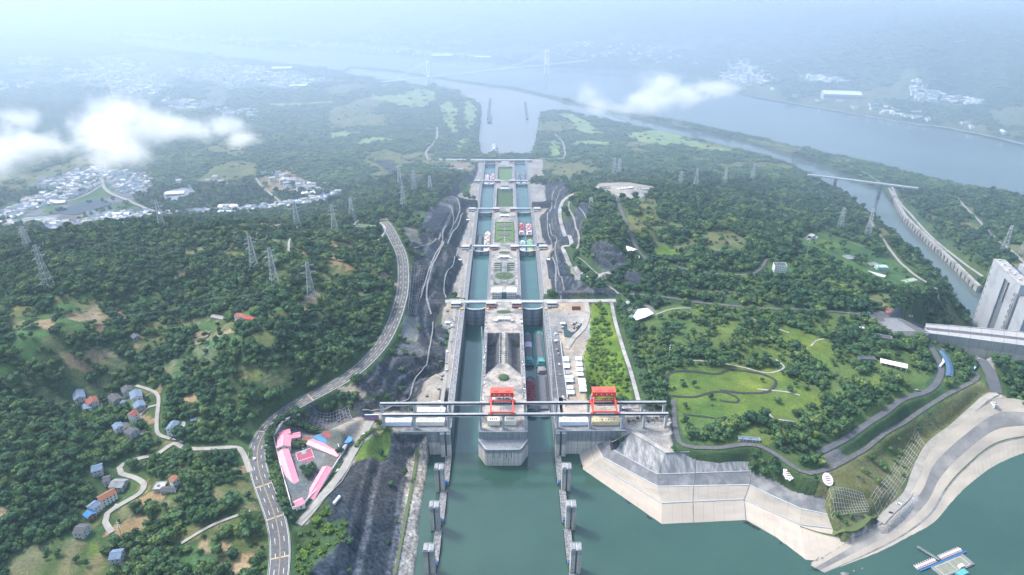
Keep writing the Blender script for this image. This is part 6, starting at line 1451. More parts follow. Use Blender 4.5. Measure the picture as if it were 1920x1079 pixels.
CARM = {k: mat(k+'_car_paint', c, tuple(x*.9 for x in c), .5, rough=.35) for k, c in dict(white=(.78,.78,.78), silver=(.5,.52,.54), black=(.03,.03,.035), blue=(.05,.12,.35), red=(.4,.03,.03)).items()}
def vehicle(loc, rz, kind, colr_, lab, name):
    t = empty(name, loc, rz, lab, 'bus' if kind == 'bus' else 'boat' if kind == 'boat' else 'van' if kind == 'van' else 'car')
    l, w_, h = {'bus':(5.6,1.35,2.9),'car':(2.2,.95,.95),'van':(2.7,1.05,1.9)}[kind]
    if kind == 'bus':
        MB().box(-l,l,-w_,w_,.5,h).build('body', CARM[colr_], t); MB().box(-l+.6,l-.2,-w_-.03,w_+.03,1.5,2.4).build('window_band', GLASS, t); MB().box(-l+1,l-1.5,-w_*.6,w_*.6,h,h+.25).build('roof_unit', CONC_B, t)
    else:
        MB().box(-l,l,-w_,w_,.35,h if kind == 'car' else 1.1).build('body', CARM[colr_], t)
        c_ = [(-l*.8,.0),(l*.45,0)] ; z0 = h if kind == 'car' else 1.1; z1 = 1.5 if kind == 'car' else 2.1
        MB().add([(-l*.85,-w_*.95,z0),(l*.5,-w_*.95,z0),(l*.5,w_*.95,z0),(-l*.85,w_*.95,z0),(-l*.6,-w_*.8,z1),(l*.2,-w_*.8,z1),(l*.2,w_*.8,z1),(-l*.6,w_*.8,z1)],[(0,1,5,4),(1,2,6,5),(2,3,7,6),(3,0,4,7)]).build('cabin_glass', GLASS, t)
        MB().box(-l*.62,l*.22,-w_*.82,w_*.82,z1,z1+.08).build('roof', CARM[colr_], t)
    for x in (-l*.6, l*.6):
        for s in (-1,1): MB().bar((x,s*w_*.82,.36),(x,s*w_*1.03,.36),.36,8).build('wheel', BLACK, t)
    return t
def ang_px(a, b, z): p, q = P(*a, z), P(*b, z); return math.atan2(q[1]-p[1], q[0]-p[0])
for px_, py_, a_, kd, cl, lab in (
 (478,862,'v','car','white','white car driving up the highway past the village road'),(837,696,'v','van','white','white van on the sandy road west of the lock wall'),
 (632,941,'d','bus','white','white bus parked beside the pale rubble by the works road'),(633,884,'d','car','white','white car parked on the works road by the compound gate'),(683,816,'h','car','white','white car on the works yard beside the lawn'),(697,786,'h','van','white','white van below the billboard'),
 (317,980,'h','car','white','white car parked on the grass clearing below the woods'),(326,994,'h','van','black','black truck on the grass clearing below the woods'),(326,826,'h','car','silver','silver car where the village roads meet'),(340,830,'h','car','white','white car where the village roads meet'),
 (1700,613,'h','bus','white','white bus crossing the striped plaza'),(1628,588,'h','van','white','white van at the north edge of the plaza'),(1704,595,'h','bus','white','white coach parked beyond the plaza'),(1750,620,'d','bus','white','long white coach stopping where the dam road begins'),
 (1865,624,'h','car','black','black car crossing the dam crest'),(1730,627,'h','car','white','white car east of the striped plaza'),(1742,628,'h','car','white','white car just west of the long coach'),(1764,687,'d','bus','white','lower white bus in the bus loop'),(1768,680,'v','bus','white','upper white bus in the bus loop'),
 (1685,947,'h','van','white','white van parked on the pale shore below the lattice slope'),(1670,963,'h','car','black','dark car parked on the pale shore below the lattice slope'),(1213,566,'h','van','white','white van on the park terrace, western of three'),(1218,567,'h','van','white','white van on the park terrace, middle of three'),(1223,569,'h','van','white','white van on the park terrace, eastern of three'),
 (1091,516,'d','bus','blue','blue bus on the triangular viewpoint apron'),(1101,522,'h','bus','white','white bus on the triangular viewpoint apron'),(1068,445,'v','van','white','white van on the bench road of the east cut slope'),(1815,700,'d','bus','white','white coach on the lower park road'),(1826,694,'d','bus','blue','blue coach behind the white one on the lower park road'),
 (1723,735,'h','car','black','dark car in the lay-by of the park road'),(1719,733,'h','car','silver','silver car in the lay-by of the park road'),(1182,769,'h','van','white','white lorry beyond the far east crane pillars'),(1170,770,'h','bus','blue','blue container lorry under the east crane beams')):
    g = G(px_, py_); rz = {'v':ang_px((px_,py_),(px_+2,py_-20),g[2]),'h':ang_px((px_,py_),(px_+20,py_+3),g[2]),'d':ang_px((px_,py_),(px_+10,py_-12),g[2])}[a_]
    hgt = .55 if cover.reshape(SH)[0,0] >= 0 else 0; vehicle((g[0], g[1], g[2]+.5), rz, kd, cl, lab, {'bus':'parked_bus','van':'parked_van','car':'parked_car'}[kd])
# plaza stripes
for i in range(13):
    a, b = np.array(P(1640+i*7.2, 594.5+i*1.2, 36.6)), np.array(P(1656+i*7.2, 590.5+i*1.25, 36.6)); 
pz_ = gz1(*P(1670,605,36)[:2]); yard('bus_plaza', "1612,590 1690,597 1745,625 1725,640 1662,626", ASPH, z=pz_+1.4)
m = MB()
for i in range(12):
    u = i/11; a = np.array(P(1640+u*30, 598+u*22, pz_+1.42)); b = np.array(P(1682+u*34, 598.5+u*22, pz_+1.42)); d = (b-a)/np.linalg.norm(b-a); nrm = np.array((d[1],-d[0],0))*.45; m.add([tuple(a-nrm),tuple(b-nrm),tuple(b+nrm),tuple(a+nrm)],[(0,1,2,3)])
tag(m.build('plaza_stripes', CONC_B), kind='structure')
yard('red_verge', "1650,573 1660,573 1674,586 1662,588", mat('red_paving', (.40,.13,.09), (.32,.11,.08), .4), .9)
# oval slope signs
for px_, py_, lab in ((1477,893,'scalloped white slope emblem with dark red mark above the slab bank'),(1551,903,'oval white slope emblem with dark red mark above the lattice slope')):
    g = G(px_, py_); t = empty('slope_emblem', (g[0], g[1], g[2]), 0, lab, 'emblem'); k = 8 if 'scall' in lab else 0
    pts = [((5.5+(.5*math.cos(a*k) if k else 0))*math.cos(a), (6.5+(.6*math.cos(a*k) if k else 0))*math.sin(a)) for a in np.linspace(0, 2*math.pi, 48, endpoint=False)]
    zf = lambda x, y: 3.4+y*.5
    MB().prism(pts, lambda x, y: zf(x,y)-1.2, zf).build('plate', WHITE, t)
    MB().prism([(x*.8,y*.8) for x,y in pts], zf, lambda x,y: zf(x,y)+.15).build('ring', MRD, t); MB().prism([(x*.72,y*.72) for x,y in pts], lambda x,y: zf(x,y)+.14, lambda x,y: zf(x,y)+.3).build('inner_plate', WHITE, t)
    for b_ in (-2,0,2): MB().prism([(-3+abs(b_)*.3,b_-.45),(3-abs(b_)*.3,b_-.45),(3-abs(b_)*.3,b_+.45),(-3+abs(b_)*.3,b_+.45)], lambda x,y: zf(x,y)+.3, lambda x,y: zf(x,y)+.45).build('emblem_stroke', MRD, t)
    KEEP_OUT.append((g[0], g[1], 8))
# ---- viaduct ramp of the viewpoint
vd = empty('viewpoint_viaduct', (0,0,0), 0, 'curved concrete viaduct ramp with round piers on the east cut slope', 'viaduct')
cen = catmull([np.array(P(a, b, 44)) for a, b in parse("1098,528 1112,524 1128,514 1140,512 1152,517 1165,507 1186,494")], 5)
for a, b in zip(cen[:-1], cen[1:]):
    d = (b-a)[:2]; d = d/np.linalg.norm(d); n2 = np.array((d[1],-d[0],0))*3.5; dn = np.array((0,0,-1.2)); q = [a-n2,b-n2,b+n2,a+n2]
    MB().add([tuple(p) for p in q]+[tuple(p+dn) for p in q],[(0,1,2,3),(7,6,5,4),(0,4,5,1),(2,6,7,3),(1,5,6,2),(3,7,4,0)]).build('deck_slab', CONC, vd)
for px_, py_ in ((1134,516),(1143,515),(1150,518)): p = np.array(P(px_, py_, 42.8)); MB().bar((p[0],p[1],gz1(p[0],p[1])-3),tuple(p),1.3,8).build('pier', CONC_B, vd)
# ---- dam and ship lift
dm = empty('dam_section', (0,0,0), 0, 'grey gravity dam wing with road on its crest and bleached upstream face', 'dam')
for i in range(4):
    for j in range(3):
        u0, u1 = j/3+.004, (j+1)/3-.004; f0, f1, b0, b1 = [tuple(np.array(x[i])*(1-u)+np.array(x[i+1])*u) for x, u in ((c_f,u0),(c_f,u1),(c_b,u0),(c_b,u1))]
        q = [f0[:2], f1[:2], b1[:2], b0[:2]]; MB().prism(q, -90, 36).build('dam_block', tide_mat('dam_face', (.33,.33,.325), (.50,.465,.41), zc=20, streak=.45) if 'dam_face' not in bpy.data.materials else bpy.data.materials['dam_face'], dm)
for cc, dz in ((c_f, 0), (c_b, 0)):
    for a, b in zip(cc[:-1], cc[1:]): d = Vector((b[0]-a[0], b[1]-a[1])); MB().obox(((a[0]+b[0])/2,(a[1]+b[1])/2), d, d.length/2, .4, 36.005, 37.2).build('parapet', CONC_B, dm)
m = MB(); mid = [tuple((np.array(a)+np.array(b))/2) for a, b in zip(c_f, c_b)]; ribbon(m, mid, -4.5, 4.5, .02); m.build('crest_roadway', ASPH, dm)
base = P(1824,603,-85); zt = 60.0
for _ in range(40):
    q = P(1863,487,zt); e_ = q[1]-base[1]; zt += e_*.12
zt = max(20, min(110, zt)); A0 = np.array(P(1863,487,zt)[:2]); B0 = np.array(P(1914,536,zt)[:2]); print('SHIPLIFT', base, A0, B0, zt)
LIFT = mat('ship_lift_concrete', (.36,.39,.42), (.30,.325,.355), .35, c3=(.27,.29,.32), s3=.03)
d = (B0-A0); Ld = np.linalg.norm(d); d = d/Ld; nn = np.array((-d[1], d[0])); nn = nn if nn[0] > 0 else -nn
st = empty('ship_lift_tower', (A0[0], A0[1], -85), math.atan2(d[1], d[0]), 'huge grey concrete ship-lift tower with a tall dark slot in its side', 'tower'); sg = 1 if np.dot(np.array((-d[1], d[0])), nn) > 0 else -1; H_ = zt+85
def yb(a, b): return (min(sg*a, sg*b), max(sg*a, sg*b))
s0_, s1_ = Ld*.50, Ld*.70
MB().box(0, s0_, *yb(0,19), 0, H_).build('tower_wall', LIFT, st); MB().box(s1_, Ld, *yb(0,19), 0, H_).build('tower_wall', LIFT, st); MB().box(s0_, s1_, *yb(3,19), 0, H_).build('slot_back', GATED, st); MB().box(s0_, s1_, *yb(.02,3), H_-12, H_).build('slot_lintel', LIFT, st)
MB().box(s0_+(s1_-s0_)*.45, s0_+(s1_-s0_)*.62, *yb(1,3), H_-52, H_-12).build('slot_mullion', CONC_D, st)
MB().box(-.6, Ld+.6, *yb(-.6,19.6), H_, H_+1.2).build('roof_slab', CONC, st)
for i in range(5): MB().box(4+i*Ld/5.4, 8+i*Ld/5.4, *yb(5,9), H_+1.2, H_+3.5).build('roof_unit', CONC_B, st)
for i in range(9): MB().box(-.12, .0, *yb(2.5,4.5), 10+i*13, 14+i*13).build('window', GLASS, st)
for i in range(9): MB().box(3+i*.0, 4.5, *yb(-.12,.0), 10+i*13, 14.5+i*13).build('window', GLASS, st)
for i in range(8): MB().box(Ld*.90, Ld*.90+2, *yb(-.12,0), 30+i*11, 35+i*11).build('window', GLASS, st)
for i in range(20): MB().box(Ld-7, Ld-1.5, *yb(-1.6,0), 45+i*3.6, 46.4+i*3.6).build('stair_flight', CONC_D, st)
C0 = A0+nn*46+d*6
for (o4, l_, w_, h_, lab) in ((A0+nn*42+d*5, Ld*.9, 19, H_-3, 'second concrete ship-lift tower standing behind the first'), (A0+d*(Ld+3)+nn*3, 34, 60, 112, 'lower concrete head block of the ship lift beside the tower')):
    t2 = empty('ship_lift_block', (o4[0], o4[1], -85), math.atan2(d[1], d[0]), lab, 'tower'); MB().box(0,l_,*yb(0,w_),0,h_).build('tower_wall', LIFT, t2); MB().box(-.5,l_+.5,*yb(-.5,w_+.5),h_,h_+1).build('roof_slab', CONC, t2)
    for i in range(6): MB().box(-.1,0,*yb(2+i*2.5,3.4+i*2.5),h_-12,h_-8).build('window', GLASS, t2)
for i in range(4): MB().box(2+i*6,6+i*6,*yb(20,40),H_-30-i*2,H_-12).build('blue_gate', BLUE, st)
KEEP_OUT += [(A0[0]+nn[0]*k_+d[0]*j_, A0[1]+nn[1]*k_+d[1]*j_, 22) for k_ in (0,20,45) for j_ in (0,40,80)]
# ship channel guide wall
gw = empty('channel_wall', (0,0,0), 0, 'long concrete guide wall with piers along the ship-lift channel', 'guide wall'); q = resample([np.array(P(a, b, -70)) for a, b in parse("1668,352 1697,403 1735,440 1763,465 1800,500 1837,536")], 18)
for a, b in zip(q[:-1], q[1:]):
    dd = Vector((b[0]-a[0], b[1]-a[1])); MB().obox(((a[0]+b[0])/2,(a[1]+b[1])/2), dd, dd.length/2-.15, 3.5, -97, -70).build('wall_block', CONC, gw)
    MB().obox((a[0]-3.5,a[1]-1.5), dd, 2, 2.2, -97, -74).build('pier', CONC_D, gw)
# ---- bridges
br = empty('channel_bridge', (0,0,0), 0, 'long slender girder bridge over the ship-lift channel', 'bridge'); a = np.array(P(1514,327,-38)); b = np.array(P(1722,353,-38)); n_ = 14
for i in range(n_):
    p, q = a+(b-a)*i/n_, a+(b-a)*(i+1)/n_; d2 = Vector(((q-p)[0], (q-p)[1])); c2 = (p+q)/2; MB().obox((c2[0],c2[1]), d2, d2.length/2-.2, 6, -41, -38).build('deck_segment', CONC_B, br)
    for s in (-1,1): nrm = Vector((-d2.y, d2.x)).normalized()*5.8*s; MB().obox((c2[0]+nrm.x,c2[1]+nrm.y), d2, d2.length/2-.2, .2, -38, -36.8).build('parapet', CONC, br)
for f in (.04,.27,.68,.9): p = a+(b-a)*f; MB().box(p[0]-3.5,p[0]+3.5,p[1]-3,p[1]+3,-97,-41).build('pier', CONC_D, br)
TW1 = P(805,161,-80); TW2 = P(1025,138,-85); u = np.array(TW2[:2])-np.array(TW1[:2]); Ls = np.linalg.norm(u); u = u/Ls; v2 = np.array((-u[1],u[0])); print('SUSP', TW1, TW2, Ls)
sb = empty('suspension_bridge', TW1, math.atan2(u[1],u[0]), 'white suspension bridge with two H-shaped towers over the river in the haze', 'bridge'); Ht = 125; SBW = mat('bridge_white_paint', (.8,.8,.8), (.72,.72,.72), .1)
for x, zb in ((0,0),(Ls,-6)):
    for s in (-1,1): MB().bar((x,s*16,zb-12),(x,s*14,Ht),6.0,4,5.0).build('tower_leg', SBW, sb)
    for z in (Ht-8, Ht*.52, 48): MB().box(x-3,x+3,-13,13,z-4,z+4).build('cross_beam', SBW, sb)
for s in (-1,1):
    m = MB(); pts = [(Ls*i/40, s*12.5, Ht-2-78*(1-(2*i/40-1)**2)) for i in range(41)]
    for p, q in zip(pts[:-1], pts[1:]): m.bar(p, q, 1.3, 4)
    m.bar((0,s*12.5,Ht-2),(-260,s*12.5,20),.9,4); m.bar((Ls,s*12.5,Ht-2),(Ls+300,s*12.5,30),.9,4); m.build('main_cable', SBW, sb)
    m = MB(); [m.bar(p, (p[0],p[1],45), .25, 3) for p in pts[1:-1]]; m.build('hanger_set', SBW, sb)
for i in range(20): MB().box(-260+i*(Ls+560)/20+.5, -260+(i+1)*(Ls+560)/20-.5, -11, 11, 41, 44.5).build('deck_segment', CONC_B, sb)
# ---- pylons and lines
PYL = mat('pylon_steel', (.50,.52,.55), (.40,.42,.45), .3, rough=.5)
def pylon_parts(H, B, arms, t, thick=1.0):
    def hw(z): f = z/H; return B*(1-f)**1.0*.5+1.0 if f < .62 else (B*.38*.5+1.0)*(1-(f-.62)/.38*.45)
    lv = [0,.13,.26,.38,.49,.6,.7,.8,.9,1.0]
    for sx_, sy_ in ((-1,-1),(1,-1),(1,1),(-1,1)):
        m = MB(); [m.bar((sx_*hw(a*H),sy_*hw(a*H),a*H),(sx_*hw(b*H),sy_*hw(b*H),b*H),.26*thick,4) for a, b in zip(lv[:-1], lv[1:])]; m.build('leg', PYL, t)
    m = MB(); c4 = [(-1,-1),(1,-1),(1,1),(-1,1)]
    for a, b in zip(lv[:-1], lv[1:]):
        h0, h1 = hw(a*H), hw(b*H)
        for i in range(4):
            p, q = c4[i], c4[(i+1)%4]; m.bar((p[0]*h0,p[1]*h0,a*H),(q[0]*h1,q[1]*h1,b*H),.13*thick,3); m.bar((q[0]*h0,q[1]*h0,a*H),(p[0]*h1,p[1]*h1,b*H),.13*thick,3); m.bar((p[0]*h1,p[1]*h1,b*H),(q[0]*h1,q[1]*h1,b*H),.12*thick,3)
    m.build('bracing', PYL, t)
    for f, l_ in arms:
        for s in (-1,1):
            z = f*H; m = MB()
            for k in (-1,1): m.bar((s*hw(z),k*hw(z),z),(s*l_,0,z+.6),.17*thick,4)
            m.bar((s*hw(z),0,z+2.6),(s*l_,0,z+.6),.15*thick,4); m.build('cross_arm', PYL, t); MB().bar((s*l_,0,z+.5),(s*l_,0,z-2.8),.22,5).build('insulator', CONC, t)
PY = [(92,541,70,'tall leaning-looking lattice pylon standing alone on the wooded west hill'),(478,506,58,'lattice pylon with orange-marked arms, upper of the close pair on the west hill'),(517,541,66,'lattice pylon, lower and nearer of the close pair on the west hill'),(585,560,60,'grey lattice pylon among the fields east of the close pair'),
 (55,470,44,'short lattice pylon at the edge of the valley town'),(305,430,58,'lattice pylon on the ridge above the valley town'),(558,427,56,'pylon behind the ridge track, left of three in line'),(628,436,58,'pylon beside the ridge track end'),(661,416,52,'pylon just west of the looped drive'),
 (757,392,56,'pylon in the woods above the highway end'),(777,362,62,'taller pylon beyond the highway end beside the switchyard'),(750,350,60,'pylon farther back in the woods north of the highway end'),(807,362,46,'pylon at the switchyard edge'),
 (1150,338,64,'tall pylon on the east hill, left of the close pair'),(1160,331,52,'pylon on the east hill, right of the close pair'),(1275,352,44,'pylon on the east hill west of the round clearing'),(1304,352,52,'pylon on the east hill beside the round clearing'),(1358,349,52,'pylon on the east hill, middle of the line'),(1410,341,52,'pylon on the east hill near the channel edge'),
 (1573,436,60,'pylon above the ship channel by the red road'),(1625,446,70,'tall slim pylon at the ship channel edge'),(1880,475,66,'pylon on the island land behind the ship lift'),(1915,478,50,'pylon at the far edge behind the ship lift')]
PB = []
for i, (px_, py_, H, lab) in enumerate(PY):
    g = G(px_, py_); t = empty('lattice_pylon', (g[0], g[1], g[2]-.5), [R(80),R(35),R(35),R(20)][i % 4], lab, 'pylon', 'power pylons across the hills')
    pylon_parts(H, 11, ((.66,7.5),(.79,9.5),(.92,7.0)) if i % 3 else ((.72,11),(.90,8.5)), t, 1.0+max(0, (g[1]-1200)/1600)); PB.append((g[0], g[1], g[2], H)); KEEP_OUT.append((g[0], g[1], 6))
ns = 0
def line(a, b, lab, offs=((-8,.66),(8,.66),(-8,.8),(8,.8),(0,1.0)), sag=14):
    global ns
    a, b = np.array(a, float), np.array(b, float); d = (b-a)[:2]; d = d/np.linalg.norm(d); nrm = np.array((d[1],-d[0])); t = empty('power_line', (a[0],a[1],a[2]), 0, lab, 'power line', 'power lines between the pylons')
    for o_, f in offs:
        m = MB(); pa = np.array((a[0]+nrm[0]*o_, a[1]+nrm[1]*o_, a[2]+a[3]*f)); pb = np.array((b[0]+nrm[0]*o_, b[1]+nrm[1]*o_, b[2]+b[3]*f)); N_ = 14; prev = None
        for i in range(N_+1):
            u_ = i/N_; p = pa*(1-u_)+pb*u_; p = p-np.array((a[0],a[1],a[2])); p[2] -= sag*4*u_*(1-u_)
            if prev is not None: m.bar(prev, p, .06, 3)
            prev = p
        m.build('wire', mat('wire_grey', (.2,.21,.22)), t)
outL = (-1100, 820, 105, 65)
for i, j, lab in ((0,2,'sagging wires from the lone west hill pylon to the lower of the close pair'),(4,1,'sagging wires from the valley town pylon to the upper of the close pair'),(2,3,'short span of wires from the lower of the close pair to the field pylon'),(1,6,'wires climbing from the close pair to the ridge track'),(3,8,'wires from the field pylon towards the looped drive'),(8,9,'wires passing above the highway end'),(5,7,'wires along the ridge above the valley town'),(13,15,'wires along the east hill, western span'),(16,17,'wires along the east hill, middle span'),(17,18,'wires along the east hill, span towards the channel'),(19,21,'long wires crossing the ship channel')):
    line(PB[i], PB[j], lab)
line(outL, PB[0], 'wires entering over the western woods'); line((-1150,980,100,60), PB[4], 'wires over the western edge of the valley town'); line((-1100,700,95,50), (PB[2][0]+20,PB[2][1]-90,PB[2][2]-5,50), 'low wires across the lower western woods')
# telecom mast
for px_, py_, h_, lab in ((1510,492,48,'slim red and white mast beside the works hall'),(1253,680,30,'thin mast in the park grove'),(230,1010,24,'village antenna mast beside the lower blue-grey house')):
    g = G(px_, py_); t = empty('mast', g, 0, lab, 'mast'); MB().bar((0,0,0),(0,0,h_),.5,6,.2).build('pole', STEEL, t)
    for k in range(3): MB().box(-1,1,-.2,.2,h_-3-k*3,h_-2-k*3).build('antenna', WHITE, t)
# ---- marina
mz = .0
mc = P(1772,1052,0); ax = np.array(P(1822,1033,0)[:2])-np.array(P(1722,1075,0)[:2]); th_ = math.atan2(ax[1], ax[0])
mn = empty('marina_platform', (mc[0],mc[1],0), th_, 'floating marina platform with timber deck in the lower right of the reservoir', 'pontoon')
for i in range(9): MB().box(-22+i*5.1,-17.1+i*5.1,-15,-1,-.6,1.2).build('float', CONC_D, mn)
for i in range(5): MB().box(-20+i*8.3,-12.1+i*8.3,-14,-2,1.2,1.45).build('deck_panel', mat('olive_deck',(.22,.23,.18),(.17,.18,.14),.5), mn)
for a in ((-18,18,-2.6,-2.4),(-18,18,-13.6,-13.4),(-.1,.1,-13.4,-2.6),(-18,-17.8,-13.4,-2.6),(17.8,18,-13.4,-2.6)): MB().box(*a,1.5,1.6).build('painted_line', PAINTW, mn)
MB().box(-36,30,-.8,.8,.2,1.3).build('walkway', BLUE, mn); MB().box(-6,6,-21,-15.5,-.5,3.2).build('float_house', TEAL, mn)
gwk = empty('gangway', P(1720,1025,2), ang_px((1720,1025),(1762,1050),1), 'narrow gangway from the shore to the marina platform', 'gangway'); l_ = math.dist(P(1720,1025,1)[:2], P(1762,1048,1)[:2]); MB().box(0,l_,-1,1,-.9,-.4).build('deck', CONC_D, gwk)
m = MB(); [railing(m, [(0,s,-.4),(l_,s,-.4)], post=2.5, r=.07) for s in (-.9,.9)]; m.build('railing', STEEL, gwk)
bt = None; cw_, sw_ = math.cos(th_), math.sin(th_)
BTM = mat('boat_pink_deck', (.50,.28,.32), (.42,.22,.26), .5)
for i in range(21):
    x = -35+i*3.1; y = 5.0 if i % 1 == 0 else 4; loc = (mc[0]+cw_*x-sw_*y, mc[1]+sw_*x+cw_*y, .1)
    if 9 <= i <= 10: continue
    lab = f'small white pink-decked motorboat {"west" if i<9 else "east"} of the gangway'
    if bt is None:
        bt = empty('motorboat', loc, th_+math.pi/2, lab, 'boat', 'motorboats moored at the marina')
        out = [(-3.2,-.95),(1.4,-.95),(3.3,0),(1.4,.95),(-3.2,.95)]; mm = MB(); mm.loft([[(x_*.85,y_*.7,-.3) for x_, y_ in out],[(x_,y_,.7) for x_, y_ in out]], True); mm.build('hull', WHITE, bt)
        MB().prism([(x_*.92,y_*.85) for x_, y_ in out], .5, .6).build('deck', BTM, bt); MB().box(-1.4,.6,-.7,.7,.6,1.5).build('cabin', WHITE, bt); MB().box(.6,.66,-.6,.6,.9,1.4).build('windscreen', GLASS, bt)
    else: dup(bt, loc, th_+math.pi/2, lab)
pb = empty('harbour_boat', P(1802,1064,0), th_, 'larger pale blue workboat moored below the marina platform', 'boat'); out = [(-7,-2.2),(4,-2.2),(7.5,0),(4,2.2),(-7,2.2)]; mm = MB(); mm.loft([[(x_*.9,y_*.8,-.6) for x_, y_ in out],[(x_,y_,1.2) for x_, y_ in out]], True); mm.build('hull', BLUE, pb); MB().prism(out,1.15,1.25).build('deck', CONC_B, pb); MB().box(-4,2,-1.6,1.6,1.25,3.4).build('cabin', WHITE, pb); MB().box(-3.9,1.9,-1.64,1.64,2.2,2.9).build('window_band', GLASS, pb)
# ---- towns: every house an object of its own
proto_h = {}
def town_house(kind):
    """shared-mesh house variants"""
    if kind in proto_h: return proto_h[kind]
    roofm, wallm, L_, W_, H_, nm = {'grey':(ROOFB,WALLW,7,5.5,6,'h'),'dark':(ROOFD,WALLW,6,5,6,'h'),'red':(ROOFO,WALLW,6,5,7,'h'),'flat':(CONC,WALLW,7,6,9,'f'),'slab':(CONC,WALLW,14,6,15,'f'),'shed':(WHITE,WALLG,16,7,5,'h'),'high':(CONC,WALLW,10,9,55,'f')}[kind]
    w_ = MB().box(-L_,L_,-W_,W_,-3,H_)
    if nm == 'h': w_.add([(-L_,-W_,H_),(-L_,W_,H_),(-L_,0,H_+1.8)],[(0,1,2)]).add([(L_,-W_,H_),(L_,W_,H_),(L_,0,H_+1.8)],[(0,2,1)])
    r_ = MB().gable(L_,W_,H_,H_+2,.6) if nm == 'h' else MB().box(-L_-.3,L_+.3,-W_-.3,W_+.3,H_,H_+.8)
    g_ = MB(); fl = max(1, int(H_/3.2))
    def mk(m, n_, mt): o = m.build(n_, mt); me = o.data; bpy.data.objects.remove(o); return me
    wn = []
    for f in range(min(fl, 5)):
        g_ = MB()
        for s in (-1,1):
            for i in range(int(L_)): g_.box(-L_+1+i*2-.0, -L_+1.9+i*2, s*W_-.05, s*W_+.05, f*H_/min(fl,5)+1, f*H_/min(fl,5)+1+H_/min(fl,5)*.45)
        wn.append(mk(g_, 'window_row', GLASS))
    proto_h[kind] = (mk(w_,'wall',wallm), mk(r_,'roof',roofm), wn); return proto_h[kind]
def put_house(kind, loc, rz, lab, grp, s=1.0, nm='town_house'):
    w_, r_, wn = town_house(kind); t = empty(nm, loc, rz, lab, 'tower block' if kind == 'high' else 'warehouse' if kind == 'shed' else 'house', grp); t.scale = (s,s,s)
    for n_, me in [('wall',w_),('roof',r_)]+[('window_row',x) for x in wn]: o = bpy.data.objects.new(n_, me); COL.objects.link(o); o.parent = t
    KEEP_OUT.append((loc[0], loc[1], 9*s)) if loc[1] < 1300 else None
def in_poly_px(s, n_, rr, mind=7, rows=True):
    poly = parse(s); A = np.array(poly); out = []; tries = 0
    while len(out) < n_ and tries < n_*60:
        tries += 1; x = rr.uniform(A[:,0].min(), A[:,0].max()); y = rr.uniform(A[:,1].min(), A[:,1].max())
        if not inside(np.array([x]), np.array([y]), poly)[0]: continue
        if any(abs(x-a) < mind and abs(y-b) < mind*.45 for a, b in out): continue
        out.append((x, y))
    return out
TOWNS = [("0,395 60,372 160,355 170,362 60,395 0,420",34,'by the western street','gfdf',7,(20,)),
 ("0,420 130,418 160,422 130,437 90,437 60,424 0,436",44,'in the near quarter','gdfd',6,(10,)),("185,405 290,395 320,405 290,412 215,424 160,424",34,'at the ridge foot','gdf',7,(15,)),
 ("320,405 460,398 545,388 640,372 640,362 560,376 450,390 330,398",66,'in the long street','gdgf',6,(8,)),("205,322 270,328 280,358 240,368 205,352",30,'in the central quarter','grfg',6,(70,)),
 ("60,345 150,318 195,312 195,335 120,350",24,'at the northern edge','gfd',6,(30,)),("485,322 530,325 600,350 640,352 630,362 520,352",20,'on the terraced knoll','fgf',7,(30,)),("330,340 420,335 440,350 340,362",10,'by the striped field','gf',8,(10,))]
TN = {'g':'grey','d':'dark','f':'flat','r':'red','s':'slab','h':'high','w':'shed'}; LB = {'g':'white house with blue-grey roof','d':'white house with dark roof','f':'flat-roofed white house','r':'white house with reddish roof'}
rr = random.Random(5); ntown = 0
for s_, n_, where, ks, md, (a_,) in TOWNS:
    for x, y in in_poly_px(s_, n_, rr, md):
        g = G(x, y); k_ = rr.choice(ks); ntown += 1; put_house(TN[k_], (g[0],g[1],g[2]), R(a_+rr.choice((0,0,90))+rr.uniform(-8,8)), f'{LB[k_]} {where} of town', 'houses of the valley town', rr.uniform(.8,1.25))
print('TOWN', ntown)
FAR = [("150,118 200,108 270,120 300,150 330,165 290,180 230,180 210,160",230),("380,118 470,125 560,145 610,152 560,168 460,160 430,170 380,140",200),("100,132 160,128 200,150 200,170 130,160",50),("320,128 390,130 400,150 330,150",40),
 ("200,60 430,70 640,82 640,94 400,80 200,66",220),("640,84 780,95 930,108 900,113 760,103 640,95",130),("640,60 780,50 900,75 800,92 660,80",60),("740,60 860,80 900,88 780,88",20),("1050,75 1250,90 1310,120 1200,120 1060,105",70),
 ("1355,125 1400,105 1425,130 1470,150 1400,160 1350,152",110),("1500,140 1590,148 1590,158 1500,152",40),("1700,165 1720,150 1760,175 1850,190 1840,198 1720,188",80),("1400,168 1600,205 1900,255 1900,240 1600,190 1400,158",30),("20,110 100,112 100,125 20,125",40),("0,160 60,160 60,175 0,175",16),
 ("300,190 350,186 420,200 380,210 300,205",30),("400,205 480,208 480,220 420,222",24)]
fv_, ff_, fm_ = [], [], []
NEARX = [("0,400 60,372 195,312 205,330 170,360 60,396 0,425",150),("0,418 130,418 220,408 290,412 215,426 130,440 60,428 0,440",130),("185,405 320,398 330,408 220,424",60),("205,320 285,328 290,362 240,372 205,352",60),("325,402 460,394 560,378 640,362 645,372 545,390 450,402 330,410",150),("520,330 640,352 650,366 560,362",40),("60,350 160,316 195,310 190,330 120,352",50)]
